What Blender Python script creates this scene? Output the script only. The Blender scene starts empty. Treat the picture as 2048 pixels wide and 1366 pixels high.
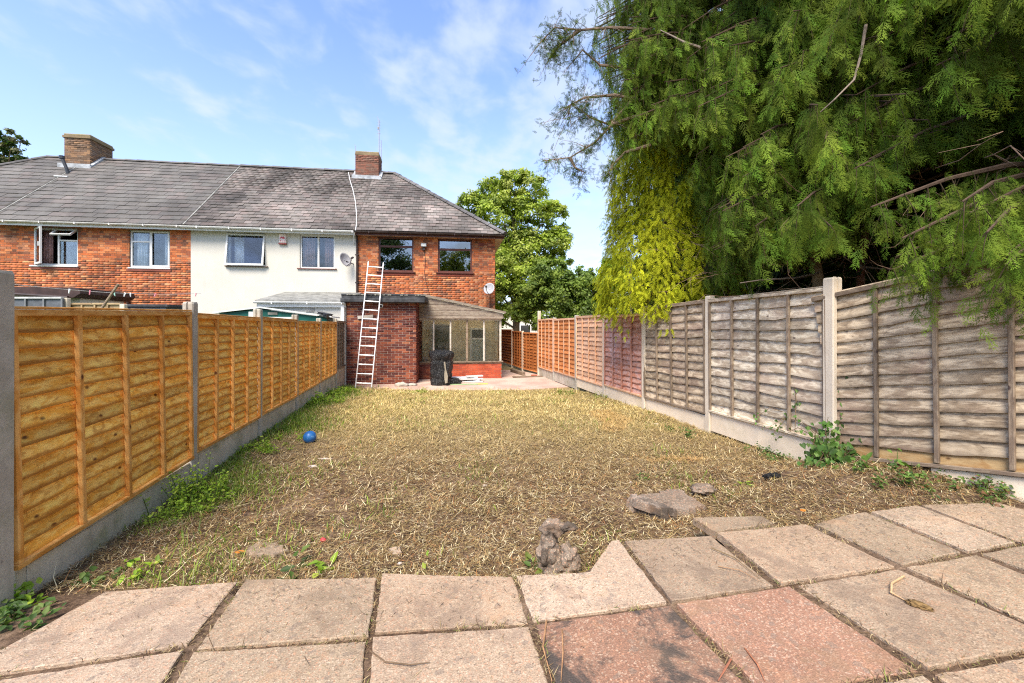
import bpy, math, random
import numpy as np
from mathutils import Vector, Matrix, noise as mnoise

random.seed(7)
RNG = np.random.default_rng(7)
scene = bpy.context.scene
COL = scene.collection
R = math.radians

# ------------------------------------------------------------------ camera, sky, sun, exposure
CAM_Z = 1.6
FPX = 840.0                     # focal length in pixels of a 2048 wide picture
HOR = 655.0
cd = bpy.data.cameras.new('camera')
cam = bpy.data.objects.new('camera', cd)
COL.objects.link(cam)
cam.location = (0, 0, CAM_Z)
cam.rotation_euler = (R(90), 0, 0)
cd.sensor_width = 36
cd.lens = 36 * FPX / 2048
cd.shift_y = -28 / 2048
cd.clip_start = 0.05
cd.clip_end = 2000
scene.camera = cam

SUN_DIR = Vector((-0.28, -0.95, 1.25)).normalized()
sun_el = math.asin(SUN_DIR.z)
sun_az = math.atan2(SUN_DIR.x, SUN_DIR.y)
world = bpy.data.worlds.new('World')
scene.world = world
world.use_nodes = True
wn = world.node_tree
for n in list(wn.nodes):
    wn.nodes.remove(n)


def wnode(t, **kw):
    n = wn.nodes.new(t)
    for k, v in kw.items():
        setattr(n, k, v)
    return n


def wmath(op, a, b=None, clamp=False):
    n = wnode('ShaderNodeMath', operation=op, use_clamp=clamp)
    for i, x in enumerate((a, b)):
        if x is None:
            continue
        if isinstance(x, (int, float)):
            n.inputs[i].default_value = x
        else:
            wn.links.new(x, n.inputs[i])
    return n.outputs[0]


sky = wnode('ShaderNodeTexSky', sky_type='NISHITA')
sky.sun_disc = False
sky.sun_elevation = sun_el
sky.sun_rotation = sun_az
sky.air_density = 1.0
sky.dust_density = 0.6
sky.ozone_density = 2.0
sky.altitude = 50
bg = wnode('ShaderNodeBackground')
bg.inputs['Strength'].default_value = 0.15
out = wnode('ShaderNodeOutputWorld')
tc = wnode('ShaderNodeTexCoord')
sep = wnode('ShaderNodeSeparateXYZ')
wn.links.new(tc.outputs['Generated'], sep.inputs[0])
zz = wmath('ADD', wmath('MAXIMUM', sep.outputs[2], 0.0), 0.16)
u = wmath('DIVIDE', sep.outputs[0], zz)
v = wmath('DIVIDE', sep.outputs[1], zz)
ua = wmath('ADD', wmath('MULTIPLY', u, 0.95), wmath('MULTIPLY', v, 0.20))
va = wmath('ADD', wmath('MULTIPLY', u, -0.30), wmath('MULTIPLY', v, 0.75))
comb = wnode('ShaderNodeCombineXYZ')
wn.links.new(ua, comb.inputs[0])
wn.links.new(va, comb.inputs[1])
n1 = wnode('ShaderNodeTexNoise')
n1.inputs['Scale'].default_value = 6.5
n1.inputs['Detail'].default_value = 7
n1.inputs['Roughness'].default_value = 0.52
n1.inputs['Distortion'].default_value = 0.2
wn.links.new(comb.outputs[0], n1.inputs['Vector'])
n2 = wnode('ShaderNodeTexNoise')
n2.inputs['Scale'].default_value = 0.9
n2.inputs['Detail'].default_value = 3
wn.links.new(comb.outputs[0], n2.inputs['Vector'])
cl = wmath('ADD', wmath('MULTIPLY', n1.outputs['Fac'], 0.75), wmath('MULTIPLY', n2.outputs['Fac'], 0.55))
# more veil towards +X and towards the horizon, as the sky in view goes on
cl = wmath('ADD', cl, wmath('MULTIPLY', sep.outputs[0], 0.16))
mr = wnode('ShaderNodeMapRange', interpolation_type='SMOOTHSTEP')
mr.inputs['From Min'].default_value = 0.53
mr.inputs['From Max'].default_value = 0.80
mr.inputs['To Min'].default_value = 0.0
mr.inputs['To Max'].default_value = 0.66
wn.links.new(cl, mr.inputs['Value'])
hz = wnode('ShaderNodeMapRange', interpolation_type='SMOOTHSTEP')
hz.inputs['From Min'].default_value = 0.62
hz.inputs['From Max'].default_value = 0.0
hz.inputs['To Min'].default_value = 0.0
hz.inputs['To Max'].default_value = 0.42
wn.links.new(sep.outputs[2], hz.inputs['Value'])
fac = wmath('SUBTRACT', 1.0, wmath('MULTIPLY', wmath('SUBTRACT', 1.0, mr.outputs[0]),
                                     wmath('SUBTRACT', 1.0, hz.outputs[0])))
SKYMUL = 1.0
smul = wnode('ShaderNodeVectorMath', operation='MULTIPLY')
wn.links.new(sky.outputs[0], smul.inputs[0])
smul.inputs[1].default_value = (0.84, 0.83, 0.95)
mixc = wnode('ShaderNodeMix', data_type='RGBA')
wn.links.new(fac, mixc.inputs['Factor'])
wn.links.new(smul.outputs[0], mixc.inputs['A'])
mixc.inputs['B'].default_value = (2.05, 2.30, 2.62, 1)
wn.links.new(mixc.outputs['Result'], bg.inputs['Color'])
wn.links.new(bg.outputs[0], out.inputs['Surface'])

sl = bpy.data.lights.new('sun', 'SUN')
sl.energy = 2.7
sl.angle = R(28)
sl.color = (1.0, 0.90, 0.76)
so = bpy.data.objects.new('sun', sl)
COL.objects.link(so)
so.rotation_euler = SUN_DIR.to_track_quat('Z', 'Y').to_euler()
so.location = (5, -5, 20)

scene.view_settings.view_transform = 'Standard'
scene.view_settings.look = 'None'
scene.view_settings.gamma = 1
scene.view_settings.use_curve_mapping = False
scene.view_settings.exposure = 1.48
scene.cycles.max_bounces = 8
scene.cycles.diffuse_bounces = 5
scene.cycles.glossy_bounces = 3
scene.cycles.transmission_bounces = 6
scene.cycles.transparent_max_bounces = 8
scene.cycles.use_denoising = False
scene.cycles.pixel_filter_type = 'BLACKMAN_HARRIS'
scene.cycles.filter_width = 1.15
scene.cycles.sample_clamp_indirect = 6


# ------------------------------------------------------------------ geometry helpers
def P(px, py, d):
    """point at distance d in front of the viewer seen at picture position px, py"""
    return Vector(((px - 1024) * d / FPX, d, CAM_Z + (HOR - py) * d / FPX))


def link(o, parent=None):
    COL.objects.link(o)
    if parent is not None:
        o.parent = parent
    return o


def empty(name, loc=(0, 0, 0), rotz=0, parent=None):
    o = bpy.data.objects.new(name, None)
    o.location = loc
    o.rotation_euler = (0, 0, rotz)
    o.empty_display_size = 0.1
    return link(o, parent)


def tag(o, label=None, cat=None, group=None, kind=None):
    if label:
        o['label'] = label
    if cat:
        o['category'] = cat
    if group:
        o['group'] = group
    if kind:
        o['kind'] = kind
    return o


def thing(name, label, cat, loc=(0, 0, 0), rotz=0, group=None):
    return tag(empty(name, loc, rotz), label, cat, group)


def np_mesh(name, V, F, mat, parent=None, C=None, smooth=False, loc=None):
    """V (N,3); F list of (M,k) index arrays; C (N,3) colours"""
    me = bpy.data.meshes.new(name)
    if not isinstance(F, (list, tuple)):
        F = [F]
    F = [np.asarray(f, dtype=np.int32) for f in F if len(f)]
    V = np.asarray(V, dtype=np.float32)
    me.vertices.add(len(V))
    me.vertices.foreach_set('co', V.ravel())
    idx = np.concatenate([f.ravel() for f in F])
    tot = np.concatenate([np.full(len(f), f.shape[1], dtype=np.int32) for f in F])
    start = np.concatenate([[0], np.cumsum(tot)[:-1]]).astype(np.int32)
    me.loops.add(len(idx))
    me.loops.foreach_set('vertex_index', idx)
    me.polygons.add(len(tot))
    me.polygons.foreach_set('loop_start', start)
    me.polygons.foreach_set('loop_total', tot)
    if smooth:
        me.polygons.foreach_set('use_smooth', np.ones(len(tot), dtype=bool))
    if C is not None:
        at = me.color_attributes.new('tint', 'FLOAT_COLOR', 'POINT')
        cc = np.ones((len(V), 4), dtype=np.float32)
        cc[:, :3] = C
        at.data.foreach_set('color', cc.ravel())
    me.update(calc_edges=True)
    me.validate()
    me.materials.append(mat)
    o = bpy.data.objects.new(name, me)
    if loc is not None:
        o.location = loc
    return link(o, parent)


BOXF = [(0, 3, 2, 1), (4, 5, 6, 7), (0, 1, 5, 4), (1, 2, 6, 5), (2, 3, 7, 6), (3, 0, 4, 7)]


class MB:
    def __init__(self):
        self.v, self.f, self.c = [], [], []

    def add(self, vs, fs, col=(1, 1, 1), M=None):
        b = len(self.v)
        for p in vs:
            self.v.append(tuple(M @ Vector(p)) if M is not None else tuple(p))
            self.c.append(col)
        self.f += [tuple(b + i for i in f) for f in fs]
        return self

    def box(self, x0, x1, y0, y1, z0, z1, col=(1, 1, 1), M=None):
        return self.add([(x0, y0, z0), (x1, y0, z0), (x1, y1, z0), (x0, y1, z0),
                         (x0, y0, z1), (x1, y0, z1), (x1, y1, z1), (x0, y1, z1)], BOXF, col, M)

    def cbox(self, x0, x1, y0, y1, z0, z1, b=0.004, col=(1, 1, 1), M=None):
        """box with chamfered edges"""
        X, Y, Z = (x0, x1), (y0, y1), (z0, z1)
        vs, ix = [], {}
        for i in (0, 1):
            for j in (0, 1):
                for k in (0, 1):
                    c = (X[i], Y[j], Z[k])
                    s = (1 - 2 * i, 1 - 2 * j, 1 - 2 * k)
                    for a in range(3):
                        p = [c[t] + (0 if t == a else s[t] * b) for t in range(3)]
                        ix[(i, j, k, a)] = len(vs)
                        vs.append(p)
        fs = []
        for a in range(3):
            for e in (0, 1):
                o1, o2 = [t for t in range(3) if t != a]
                ring = []
                for (m, n) in ((0, 0), (1, 0), (1, 1), (0, 1)):
                    k = [0, 0, 0]
                    k[a] = e
                    k[o1] = m
                    k[o2] = n
                    ring.append(ix[(*k, a)])
                fs.append(ring if (e == 1) == (a != 1) else ring[::-1])
        for a in range(3):
            o1, o2 = [t for t in range(3) if t != a]
            for m in (0, 1):
                for n in (0, 1):
                    k0 = [0, 0, 0]
                    k0[o1], k0[o2] = m, n
                    k1 = list(k0)
                    k1[a] = 1
                    fs.append([ix[(*k0, o1)], ix[(*k1, o1)], ix[(*k1, o2)], ix[(*k0, o2)]])
        for i in (0, 1):
            for j in (0, 1):
                for k in (0, 1):
                    fs.append([ix[(i, j, k, 0)], ix[(i, j, k, 1)], ix[(i, j, k, 2)]])
        return self.add(vs, fs, col, M)

    def prism(self, poly, z0, z1, col=(1, 1, 1), M=None, axis='z'):
        n = len(poly)
        if axis == 'z':
            vs = [(p[0], p[1], z0) for p in poly] + [(p[0], p[1], z1) for p in poly]
        else:                       # polygon in x,z extruded along y
            vs = [(p[0], z0, p[1]) for p in poly] + [(p[0], z1, p[1]) for p in poly]
        fs = [tuple(range(n))[::-1], tuple(range(n, 2 * n))]
        fs += [(i, (i + 1) % n, n + (i + 1) % n, n + i) for i in range(n)]
        return self.add(vs, fs, col, M)

    def tube(self, pts, rad, n=6, col=(1, 1, 1), M=None, cap=True):
        pts = [Vector(p) for p in pts]
        if not isinstance(rad, (list, tuple)):
            rad = [rad] * len(pts)
        vs, fs = [], []
        for i, p in enumerate(pts):
            t = (pts[min(i + 1, len(pts) - 1)] - pts[max(i - 1, 0)])
            t = t.normalized() if t.length > 1e-9 else Vector((0, 0, 1))
            a = t.orthogonal().normalized() if i == 0 else (a - t * a.dot(t)).normalized()
            b = t.cross(a)
            for k in range(n):
                w = 2 * math.pi * k / n
                vs.append(p + (a * math.cos(w) + b * math.sin(w)) * rad[i])
        for i in range(len(pts) - 1):
            for k in range(n):
                fs.append((i * n + k, i * n + (k + 1) % n, (i + 1) * n + (k + 1) % n, (i + 1) * n + k))
        if cap:
            fs.append(tuple(range(n))[::-1])
            fs.append(tuple((len(pts) - 1) * n + k for k in range(n)))
        return self.add(vs, fs, col, M)

    def build(self, name, mat, parent=None, smooth=False, loc=None, colour=True):
        me = bpy.data.meshes.new(name)
        me.from_pydata(self.v, [], self.f)
        if colour:
            at = me.color_attributes.new('tint', 'FLOAT_COLOR', 'POINT')
            at.data.foreach_set('color', np.array([(*c[:3], 1) for c in self.c], dtype=np.float32).ravel())
        if smooth:
            me.polygons.foreach_set('use_smooth', np.ones(len(me.polygons), dtype=bool))
        import bmesh
        bm = bmesh.new()
        bm.from_mesh(me)
        bmesh.ops.recalc_face_normals(bm, faces=bm.faces)
        bm.to_mesh(me)
        bm.free()
        me.materials.append(mat)
        o = bpy.data.objects.new(name, me)
        if loc is not None:
            o.location = loc
        return link(o, parent)


# ------------------------------------------------------------------ materials
class Mat:
    def __init__(self, name, rough=0.8, spec=0.3):
        self.m = bpy.data.materials.new(name)
        self.m.use_nodes = True
        self.t = self.m.node_tree
        self.b = self.t.nodes['Principled BSDF']
        self.b.inputs['Roughness'].default_value = rough
        self.b.inputs['Specular IOR Level'].default_value = spec
        self.out = self.t.nodes['Material Output']

    def n(self, t, **kw):
        x = self.t.nodes.new(t)
        for k, v in kw.items():
            setattr(x, k, v)
        return x

    def l(self, a, b):
        self.t.links.new(a, b)

    def setin(self, node, key, val):
        s = node.inputs[key]
        if hasattr(val, 'is_linked') or isinstance(val, bpy.types.NodeSocket):
            self.l(val, s)
        elif isinstance(val, (tuple, list)) and len(val) == 3 and s.type == 'RGBA':
            s.default_value = (*val, 1)
        else:
            s.default_value = val

    def math(self, op, a, b=0.0, clamp=False):
        x = self.n('ShaderNodeMath', operation=op, use_clamp=clamp)
        self.setin(x, 0, a)
        self.setin(x, 1, b)
        return x.outputs[0]

    def coord(self, kind='Object', scale=(1, 1, 1), rand=False, vec=None):
        if vec is None:
            if kind == 'World':
                vec = self.n('ShaderNodeNewGeometry').outputs['Position']
            else:
                vec = self.n('ShaderNodeTexCoord').outputs[kind]
        if rand:
            oi = self.n('ShaderNodeObjectInfo')
            ad = self.n('ShaderNodeVectorMath', operation='ADD')
            mu = self.math('MULTIPLY', oi.outputs['Random'], 47.0)
            self.l(vec, ad.inputs[0])
            self.l(mu, ad.inputs[1])
            vec = ad.outputs[0]
        mp = self.n('ShaderNodeMapping')
        mp.inputs['Scale'].default_value = scale
        self.l(vec, mp.inputs['Vector'])
        return mp.outputs[0]

    def noise(self, vec, scale=5, detail=4, rough=0.55, dist=0.0, out='Fac'):
        x = self.n('ShaderNodeTexNoise')
        x.inputs['Scale'].default_value = scale
        x.inputs['Detail'].default_value = detail
        x.inputs['Roughness'].default_value = rough
        x.inputs['Distortion'].default_value = dist
        self.l(vec, x.inputs['Vector'])
        return x.outputs[out]

    def voronoi(self, vec, scale=5, feature='F1', out='Distance', rnd=1.0):
        x = self.n('ShaderNodeTexVoronoi', feature=feature)
        x.inputs['Scale'].default_value = scale
        x.inputs['Randomness'].default_value = rnd
        self.l(vec, x.inputs['Vector'])
        return x.outputs[out]

    def rng(self, v, a, b, c=0.0, d=1.0, smooth=True):
        x = self.n('ShaderNodeMapRange', interpolation_type='SMOOTHSTEP' if smooth else 'LINEAR')
        self.setin(x, 'Value', v)
        for k, t in zip(('From Min', 'From Max', 'To Min', 'To Max'), (a, b, c, d)):
            x.inputs[k].default_value = t
        return x.outputs[0]

    def mix(self, f, a, b, mode='MIX'):
        x = self.n('ShaderNodeMix', data_type='RGBA', blend_type=mode)
        self.setin(x, 'Factor', f)
        self.setin(x, 'A', a)
        self.setin(x, 'B', b)
        return x.outputs['Result']

    def ramp(self, v, stops):
        x = self.n('ShaderNodeValToRGB')
        cr = x.color_ramp
        while len(cr.elements) > 1:
            cr.elements.remove(cr.elements[-1])
        cr.elements[0].position = stops[0][0]
        cr.elements[0].color = (*stops[0][1], 1)
        for p, c in stops[1:]:
            e = cr.elements.new(p)
            e.color = (*c, 1)
        self.l(v, x.inputs[0])
        return x.outputs[0]

    def attr(self):
        return self.n('ShaderNodeAttribute', attribute_name='tint').outputs['Color']

    def bump(self, h, strength=0.3, dist=0.01):
        x = self.n('ShaderNodeBump')
        x.inputs['Strength'].default_value = strength
        x.inputs['Distance'].default_value = dist
        self.l(h, x.inputs['Height'])
        self.l(x.outputs[0], self.b.inputs['Normal'])

    def base(self, c):
        self.setin(self.b, 'Base Color', c)
        return self

    def done(self):
        return self.m


def plain(name, col, rough=0.6, var=0.15, scale=6, spec=0.3, metal=0.0):
    m = Mat(name, rough, spec)
    v = m.coord('World')
    f = m.noise(v, scale, 5)
    dk = tuple(c * (1 - var) for c in col)
    lt = tuple(min(1, c * (1 + var)) for c in col)
    m.base(m.mix(m.rng(f, 0.3, 0.7), dk, lt))
    m.b.inputs['Metallic'].default_value = metal
    return m.done()


def tinted(name, rough=0.85, var=0.25, scale=30, bump=0.2, dist=0.004, spec=0.2, big=1.5, bigvar=0.2):
    """colour from each piece's own tint, with grain and weathering"""
    m = Mat(name, rough, spec)
    v = m.coord('World')
    f = m.noise(v, scale, 6, 0.65)
    g = m.noise(v, big, 4)
    c = m.mix(1.0, m.attr(), m.ramp(f, [(0.25, (1 - var,) * 3), (0.75, (1 + var,) * 3)]), 'MULTIPLY')
    c = m.mix(1.0, c, m.ramp(g, [(0.3, (1 - bigvar,) * 3), (0.7, (1 + bigvar,) * 3)]), 'MULTIPLY')
    m.base(c)
    if bump:
        m.bump(f, bump, dist)
    return m.done()


def wood_mat(name, pale, mid, dark, knot, streak=0.5, stain=None, stain_amt=0.0, rough=0.75, sp=3.0, patch=(0.4, 0.6), green=0.0, edge=0.0, blotch=0.0):
    """planed or sawn wood; grain along local x"""
    m = Mat(name, rough, 0.25)
    v = m.coord('Object', (0.9, 1, 9), rand=True)
    gr = m.noise(v, 9, 6, 0.6, 0.8)
    big = m.noise(m.coord('Object', (1.6, 1, 5.0), rand=True), sp, 3, 0.5, 1.2)
    fine = m.noise(m.coord('Object', (6, 1, 120), rand=True), 3, 3, 0.6)
    c = m.mix(m.rng(big, *patch), pale, mid)
    c = m.mix(m.math('MULTIPLY', m.rng(gr, 0.48, 0.75), streak), c, dark)
    c = m.mix(m.rng(fine, 0.35, 0.8, 0, 0.35), c, dark)
    kv = m.voronoi(m.coord('Object', (1.0, 1, 1.8), rand=True), 5.5)
    kn = m.rng(kv, 0.05, 0.16, 1, 0)
    kc = m.voronoi(m.coord('Object', (1.0, 1, 1.8), rand=True), 5.5, out='Color')
    kn = m.math('MULTIPLY', kn, m.rng(kc, 0.45, 0.6))
    c = m.mix(kn, c, knot)
    if blotch:
        bl = m.noise(m.coord('Object', (1.0, 1, 2.2), rand=True), 7.5, 4, 0.6, 1.6)
        c = m.mix(m.rng(bl, 0.50, 0.66, 0, blotch), c, dark)
        bl2 = m.noise(m.coord('Object', (0.8, 1, 2.0), rand=True), 4.0, 3, 0.5, 0.8)
        c = m.mix(m.rng(bl2, 0.56, 0.70, 0, 0.55), c, tuple(min(1, x * 1.25) for x in pale))
    if edge:  # slat foot darkened in the colour: weathered edge plus painted lap shadow line
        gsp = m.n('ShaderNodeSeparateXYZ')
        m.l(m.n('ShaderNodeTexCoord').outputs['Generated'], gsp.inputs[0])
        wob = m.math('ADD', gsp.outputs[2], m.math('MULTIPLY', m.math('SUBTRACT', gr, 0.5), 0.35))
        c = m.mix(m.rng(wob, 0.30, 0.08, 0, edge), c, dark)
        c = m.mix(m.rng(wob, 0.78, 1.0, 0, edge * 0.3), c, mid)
    if stain:
        s = m.noise(m.coord('World'), 1.6, 4, 0.6, 0.6)
        c = m.mix(m.rng(s, 0.47, 0.66, 0, stain_amt), c, stain)
    if green:
        s = m.noise(m.coord('World', (1, 1, 6)), 2.2, 4, 0.6)
        c = m.mix(m.rng(s, 0.6, 0.75, 0, green), c, (0.22, 0.30, 0.04))
    oi = m.n('ShaderNodeObjectInfo')
    c = m.mix(1.0, c, m.ramp(oi.outputs['Random'], [(0.0, (0.78,) * 3), (1.0, (1.22,) * 3)]), 'MULTIPLY')
    m.base(c)
    m.bump(m.math('ADD', gr, m.math('MULTIPLY', fine, 0.7)), 0.35, 0.004)
    return m.done()


def concrete_mat(name, a, b, speck=0.5, moss=0.0):
    m = Mat(name, 0.9, 0.15)
    v = m.coord('World')
    f = m.noise(v, 3, 6, 0.65)
    g = m.noise(v, 55, 4, 0.7)
    c = m.mix(m.rng(f, 0.35, 0.65), a, b)
    c = m.mix(m.rng(g, 0.55, 0.75, 0, speck), c, tuple(x * 0.35 for x in a))
    vo = m.voronoi(v, 45)
    c = m.mix(m.rng(vo, 0.06, 0.14, 0.5, 0), c, tuple(x * 0.3 for x in a))
    st = m.noise(m.coord('World', (5, 5, 0.6)), 2, 4, 0.6)
    c = m.mix(m.rng(st, 0.55, 0.75, 0, 0.35), c, tuple(x * 0.45 for x in a))
    if moss:
        mo = m.noise(v, 2.2, 5, 0.7)
        c = m.mix(m.rng(mo, 0.5, 0.7, 0, moss), c, (0.16, 0.19, 0.06))
    m.base(c)
    m.bump(g, 0.4, 0.004)
    return m.done()


def foliage_mat(name, rough=0.55, trans=0.35, spec=0.25):
    m = Mat(name, rough, spec)
    a = m.attr()
    m.base(a)
    tr = m.n('ShaderNodeBsdfTranslucent')
    g = m.n('ShaderNodeMix', data_type='RGBA', blend_type='MULTIPLY')
    g.inputs['Factor'].default_value = 1
    m.l(a, g.inputs['A'])
    g.inputs['B'].default_value = (1.3, 1.5, 0.5, 1)
    m.l(g.outputs['Result'], tr.inputs['Color'])
    mx = m.n('ShaderNodeMixShader')
    mx.inputs[0].default_value = trans
    m.l(m.b.outputs[0], mx.inputs[1])
    m.l(tr.outputs[0], mx.inputs[2])
    m.l(mx.outputs[0], m.out.inputs['Surface'])
    return m.done()


def glass_mat(name, tint=(0.9, 0.95, 0.95), refl=0.3, dirt=0.0):
    m = Mat(name, 0.03, 0.5)
    tr = m.n('ShaderNodeBsdfTransparent')
    tr.inputs['Color'].default_value = (*tint, 1)
    gl = m.n('ShaderNodeBsdfGlossy')
    gl.inputs['Roughness'].default_value = 0.02
    gl.inputs['Color'].default_value = (0.9, 0.95, 1, 1)
    mx = m.n('ShaderNodeMixShader')
    fr = m.n('ShaderNodeFresnel')
    fr.inputs['IOR'].default_value = 1.5
    m.l(m.math('ADD', fr.outputs[0], refl, True), mx.inputs[0])
    m.l(tr.outputs[0], mx.inputs[1])
    m.l(gl.outputs[0], mx.inputs[2])
    o = mx.outputs[0]
    if dirt:
        df = m.n('ShaderNodeBsdfDiffuse')
        df.inputs['Color'].default_value = (0.35, 0.33, 0.25, 1)
        m2 = m.n('ShaderNodeMixShader')
        m.l(m.rng(m.noise(m.coord('World'), 2.5, 4), 0.35, 0.7, dirt * 0.3, dirt), m2.inputs[0])
        m.l(o, m2.inputs[1])
        m.l(df.outputs[0], m2.inputs[2])
        o = m2.outputs[0]
    m.l(o, m.out.inputs['Surface'])
    return m.done()


MT = {}
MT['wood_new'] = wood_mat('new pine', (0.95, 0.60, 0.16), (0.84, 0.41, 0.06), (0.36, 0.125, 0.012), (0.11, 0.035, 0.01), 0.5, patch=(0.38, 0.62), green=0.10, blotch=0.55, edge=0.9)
MT['wood_rail'] = wood_mat('new pine rail', (0.76, 0.42, 0.13), (0.60, 0.26, 0.05), (0.38, 0.13, 0.02), (0.11, 0.035, 0.01), 0.3)
MT['wood_orange'] = wood_mat('stained orange pine', (0.62, 0.26, 0.09), (0.50, 0.16, 0.045), (0.28, 0.08, 0.02), (0.14, 0.05, 0.02), 0.3)
MT['wood_peach'] = wood_mat('faded peach pine', (0.66, 0.43, 0.28), (0.58, 0.32, 0.18), (0.36, 0.18, 0.10), (0.2, 0.1, 0.05), 0.3)
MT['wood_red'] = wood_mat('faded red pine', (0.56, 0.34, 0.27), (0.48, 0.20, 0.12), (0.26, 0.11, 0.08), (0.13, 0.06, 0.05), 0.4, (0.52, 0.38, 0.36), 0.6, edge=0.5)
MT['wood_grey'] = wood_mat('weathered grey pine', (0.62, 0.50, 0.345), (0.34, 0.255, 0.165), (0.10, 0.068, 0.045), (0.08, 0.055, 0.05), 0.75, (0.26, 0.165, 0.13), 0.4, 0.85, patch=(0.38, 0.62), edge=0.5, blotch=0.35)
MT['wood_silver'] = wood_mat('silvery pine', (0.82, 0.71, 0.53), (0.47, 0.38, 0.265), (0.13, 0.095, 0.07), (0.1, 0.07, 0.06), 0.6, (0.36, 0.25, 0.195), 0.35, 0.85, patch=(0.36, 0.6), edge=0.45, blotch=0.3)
MT['wood_greybat'] = wood_mat('weathered batten', (0.28, 0.215, 0.15), (0.185, 0.135, 0.095), (0.07, 0.05, 0.036), (0.06, 0.04, 0.035), 0.6)
MT['wood_bottom'] = wood_mat('damp yellow pine', (0.42, 0.29, 0.14), (0.34, 0.2, 0.08), (0.16, 0.09, 0.04), (0.1, 0.05, 0.02), 0.5)
MT['wood_brown'] = wood_mat('brown stained pine', (0.44, 0.16, 0.045), (0.32, 0.10, 0.025), (0.17, 0.05, 0.015), (0.1, 0.03, 0.01), 0.5)
MT['wood_cladding'] = wood_mat('bare grey cladding', (0.33, 0.28, 0.22), (0.24, 0.19, 0.15), (0.11, 0.085, 0.065), (0.08, 0.06, 0.05), 0.7)
MT['conc'] = concrete_mat('grey concrete', (0.36, 0.33, 0.28), (0.47, 0.44, 0.385), 0.6, 0.25)
MT['conc_pale'] = concrete_mat('pale concrete', (0.58, 0.50, 0.39), (0.66, 0.58, 0.46), 0.3)
MT['conc_board'] = concrete_mat('grey gravel board', (0.42, 0.38, 0.30), (0.56, 0.51, 0.42), 0.6, 0.5)
MT['conc_board_pale'] = concrete_mat('pale gravel board', (0.74, 0.62, 0.46), (0.80, 0.69, 0.53), 0.25, 0.15)
MT['brick'] = tinted('brick', 0.9, 0.3, 28, 0)
MT['mortar'] = plain('mortar', (0.30, 0.20, 0.14), 0.95, 0.25, 4)
MT['mortar_pale'] = plain('pale mortar', (0.42, 0.34, 0.28), 0.95, 0.2, 5)
MT['tile'] = tinted('roof tile', 0.75, 0.2, 18, 0, 0.004, 0.3, 0.8, 0.35)
MT['upvc'] = plain('white plastic', (0.66, 0.66, 0.64), 0.35, 0.05, 3, 0.4)
MT['brown_frame'] = plain('brown frame', (0.10, 0.035, 0.025), 0.4, 0.2, 5)
MT['dark'] = plain('dark room', (0.03, 0.03, 0.03), 0.9, 0.3, 2)
MT['black'] = plain('black plastic', (0.018, 0.018, 0.02), 0.35, 0.3, 8, 0.5)
MT['felt'] = plain('roofing felt', (0.045, 0.047, 0.05), 0.75, 0.45, 6)
MT['grey_roof'] = plain('grey felt', (0.22, 0.22, 0.20), 0.85, 0.35, 5)
MT['metal'] = plain('aluminium', (0.72, 0.72, 0.72), 0.4, 0.1, 8, 0.5, 0.35)
MT['lead'] = plain('lead flashing', (0.34, 0.36, 0.38), 0.6, 0.3, 6)
MT['grey_plastic'] = plain('grey plastic', (0.33, 0.33, 0.35), 0.5, 0.12, 10)
MT['green_wall'] = plain('green shed wall', (0.004, 0.075, 0.062), 0.5, 0.2, 4)
MT['curtain_w'] = plain('white curtain', (0.75, 0.76, 0.78), 0.9, 0.12, 12)
MT['curtain_p'] = plain('pink curtain', (0.42, 0.24, 0.21), 0.9, 0.25, 14)
MT['glass'] = glass_mat('window glass', (0.9, 0.93, 0.93), 0.02)
MT['glass_dark'] = glass_mat('dark window glass', (0.6, 0.6, 0.55), 0.16)
MT['glass_dirty'] = glass_mat('conservatory glass', (0.95, 0.94, 0.88), -0.03, 0.08)
MT['leaf'] = foliage_mat('leaf', 0.5, 0.35)
MT['needle'] = foliage_mat('needle', 0.65, 0.2, 0.08)
MT['straw'] = foliage_mat('straw', 0.8, 0.12, 0.1)
MT['bark'] = tinted('bark', 0.95, 0.4, 14, 0.7, 0.02)

m = Mat('white render', 0.9, 0.15)
v = m.coord('World')
c = m.mix(m.rng(m.noise(v, 1.1, 5, 0.6), 0.3, 0.7), (0.53, 0.51, 0.45), (0.58, 0.56, 0.50))
c = m.mix(m.rng(m.noise(m.coord('World', (3, 3, 0.35)), 1.6, 5, 0.65), 0.54, 0.8, 0, 0.35), c, (0.40, 0.37, 0.30))
m.base(c)
m.bump(m.noise(v, 60, 4, 0.7), 0.35, 0.006)
MT['render'] = m.done()

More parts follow.
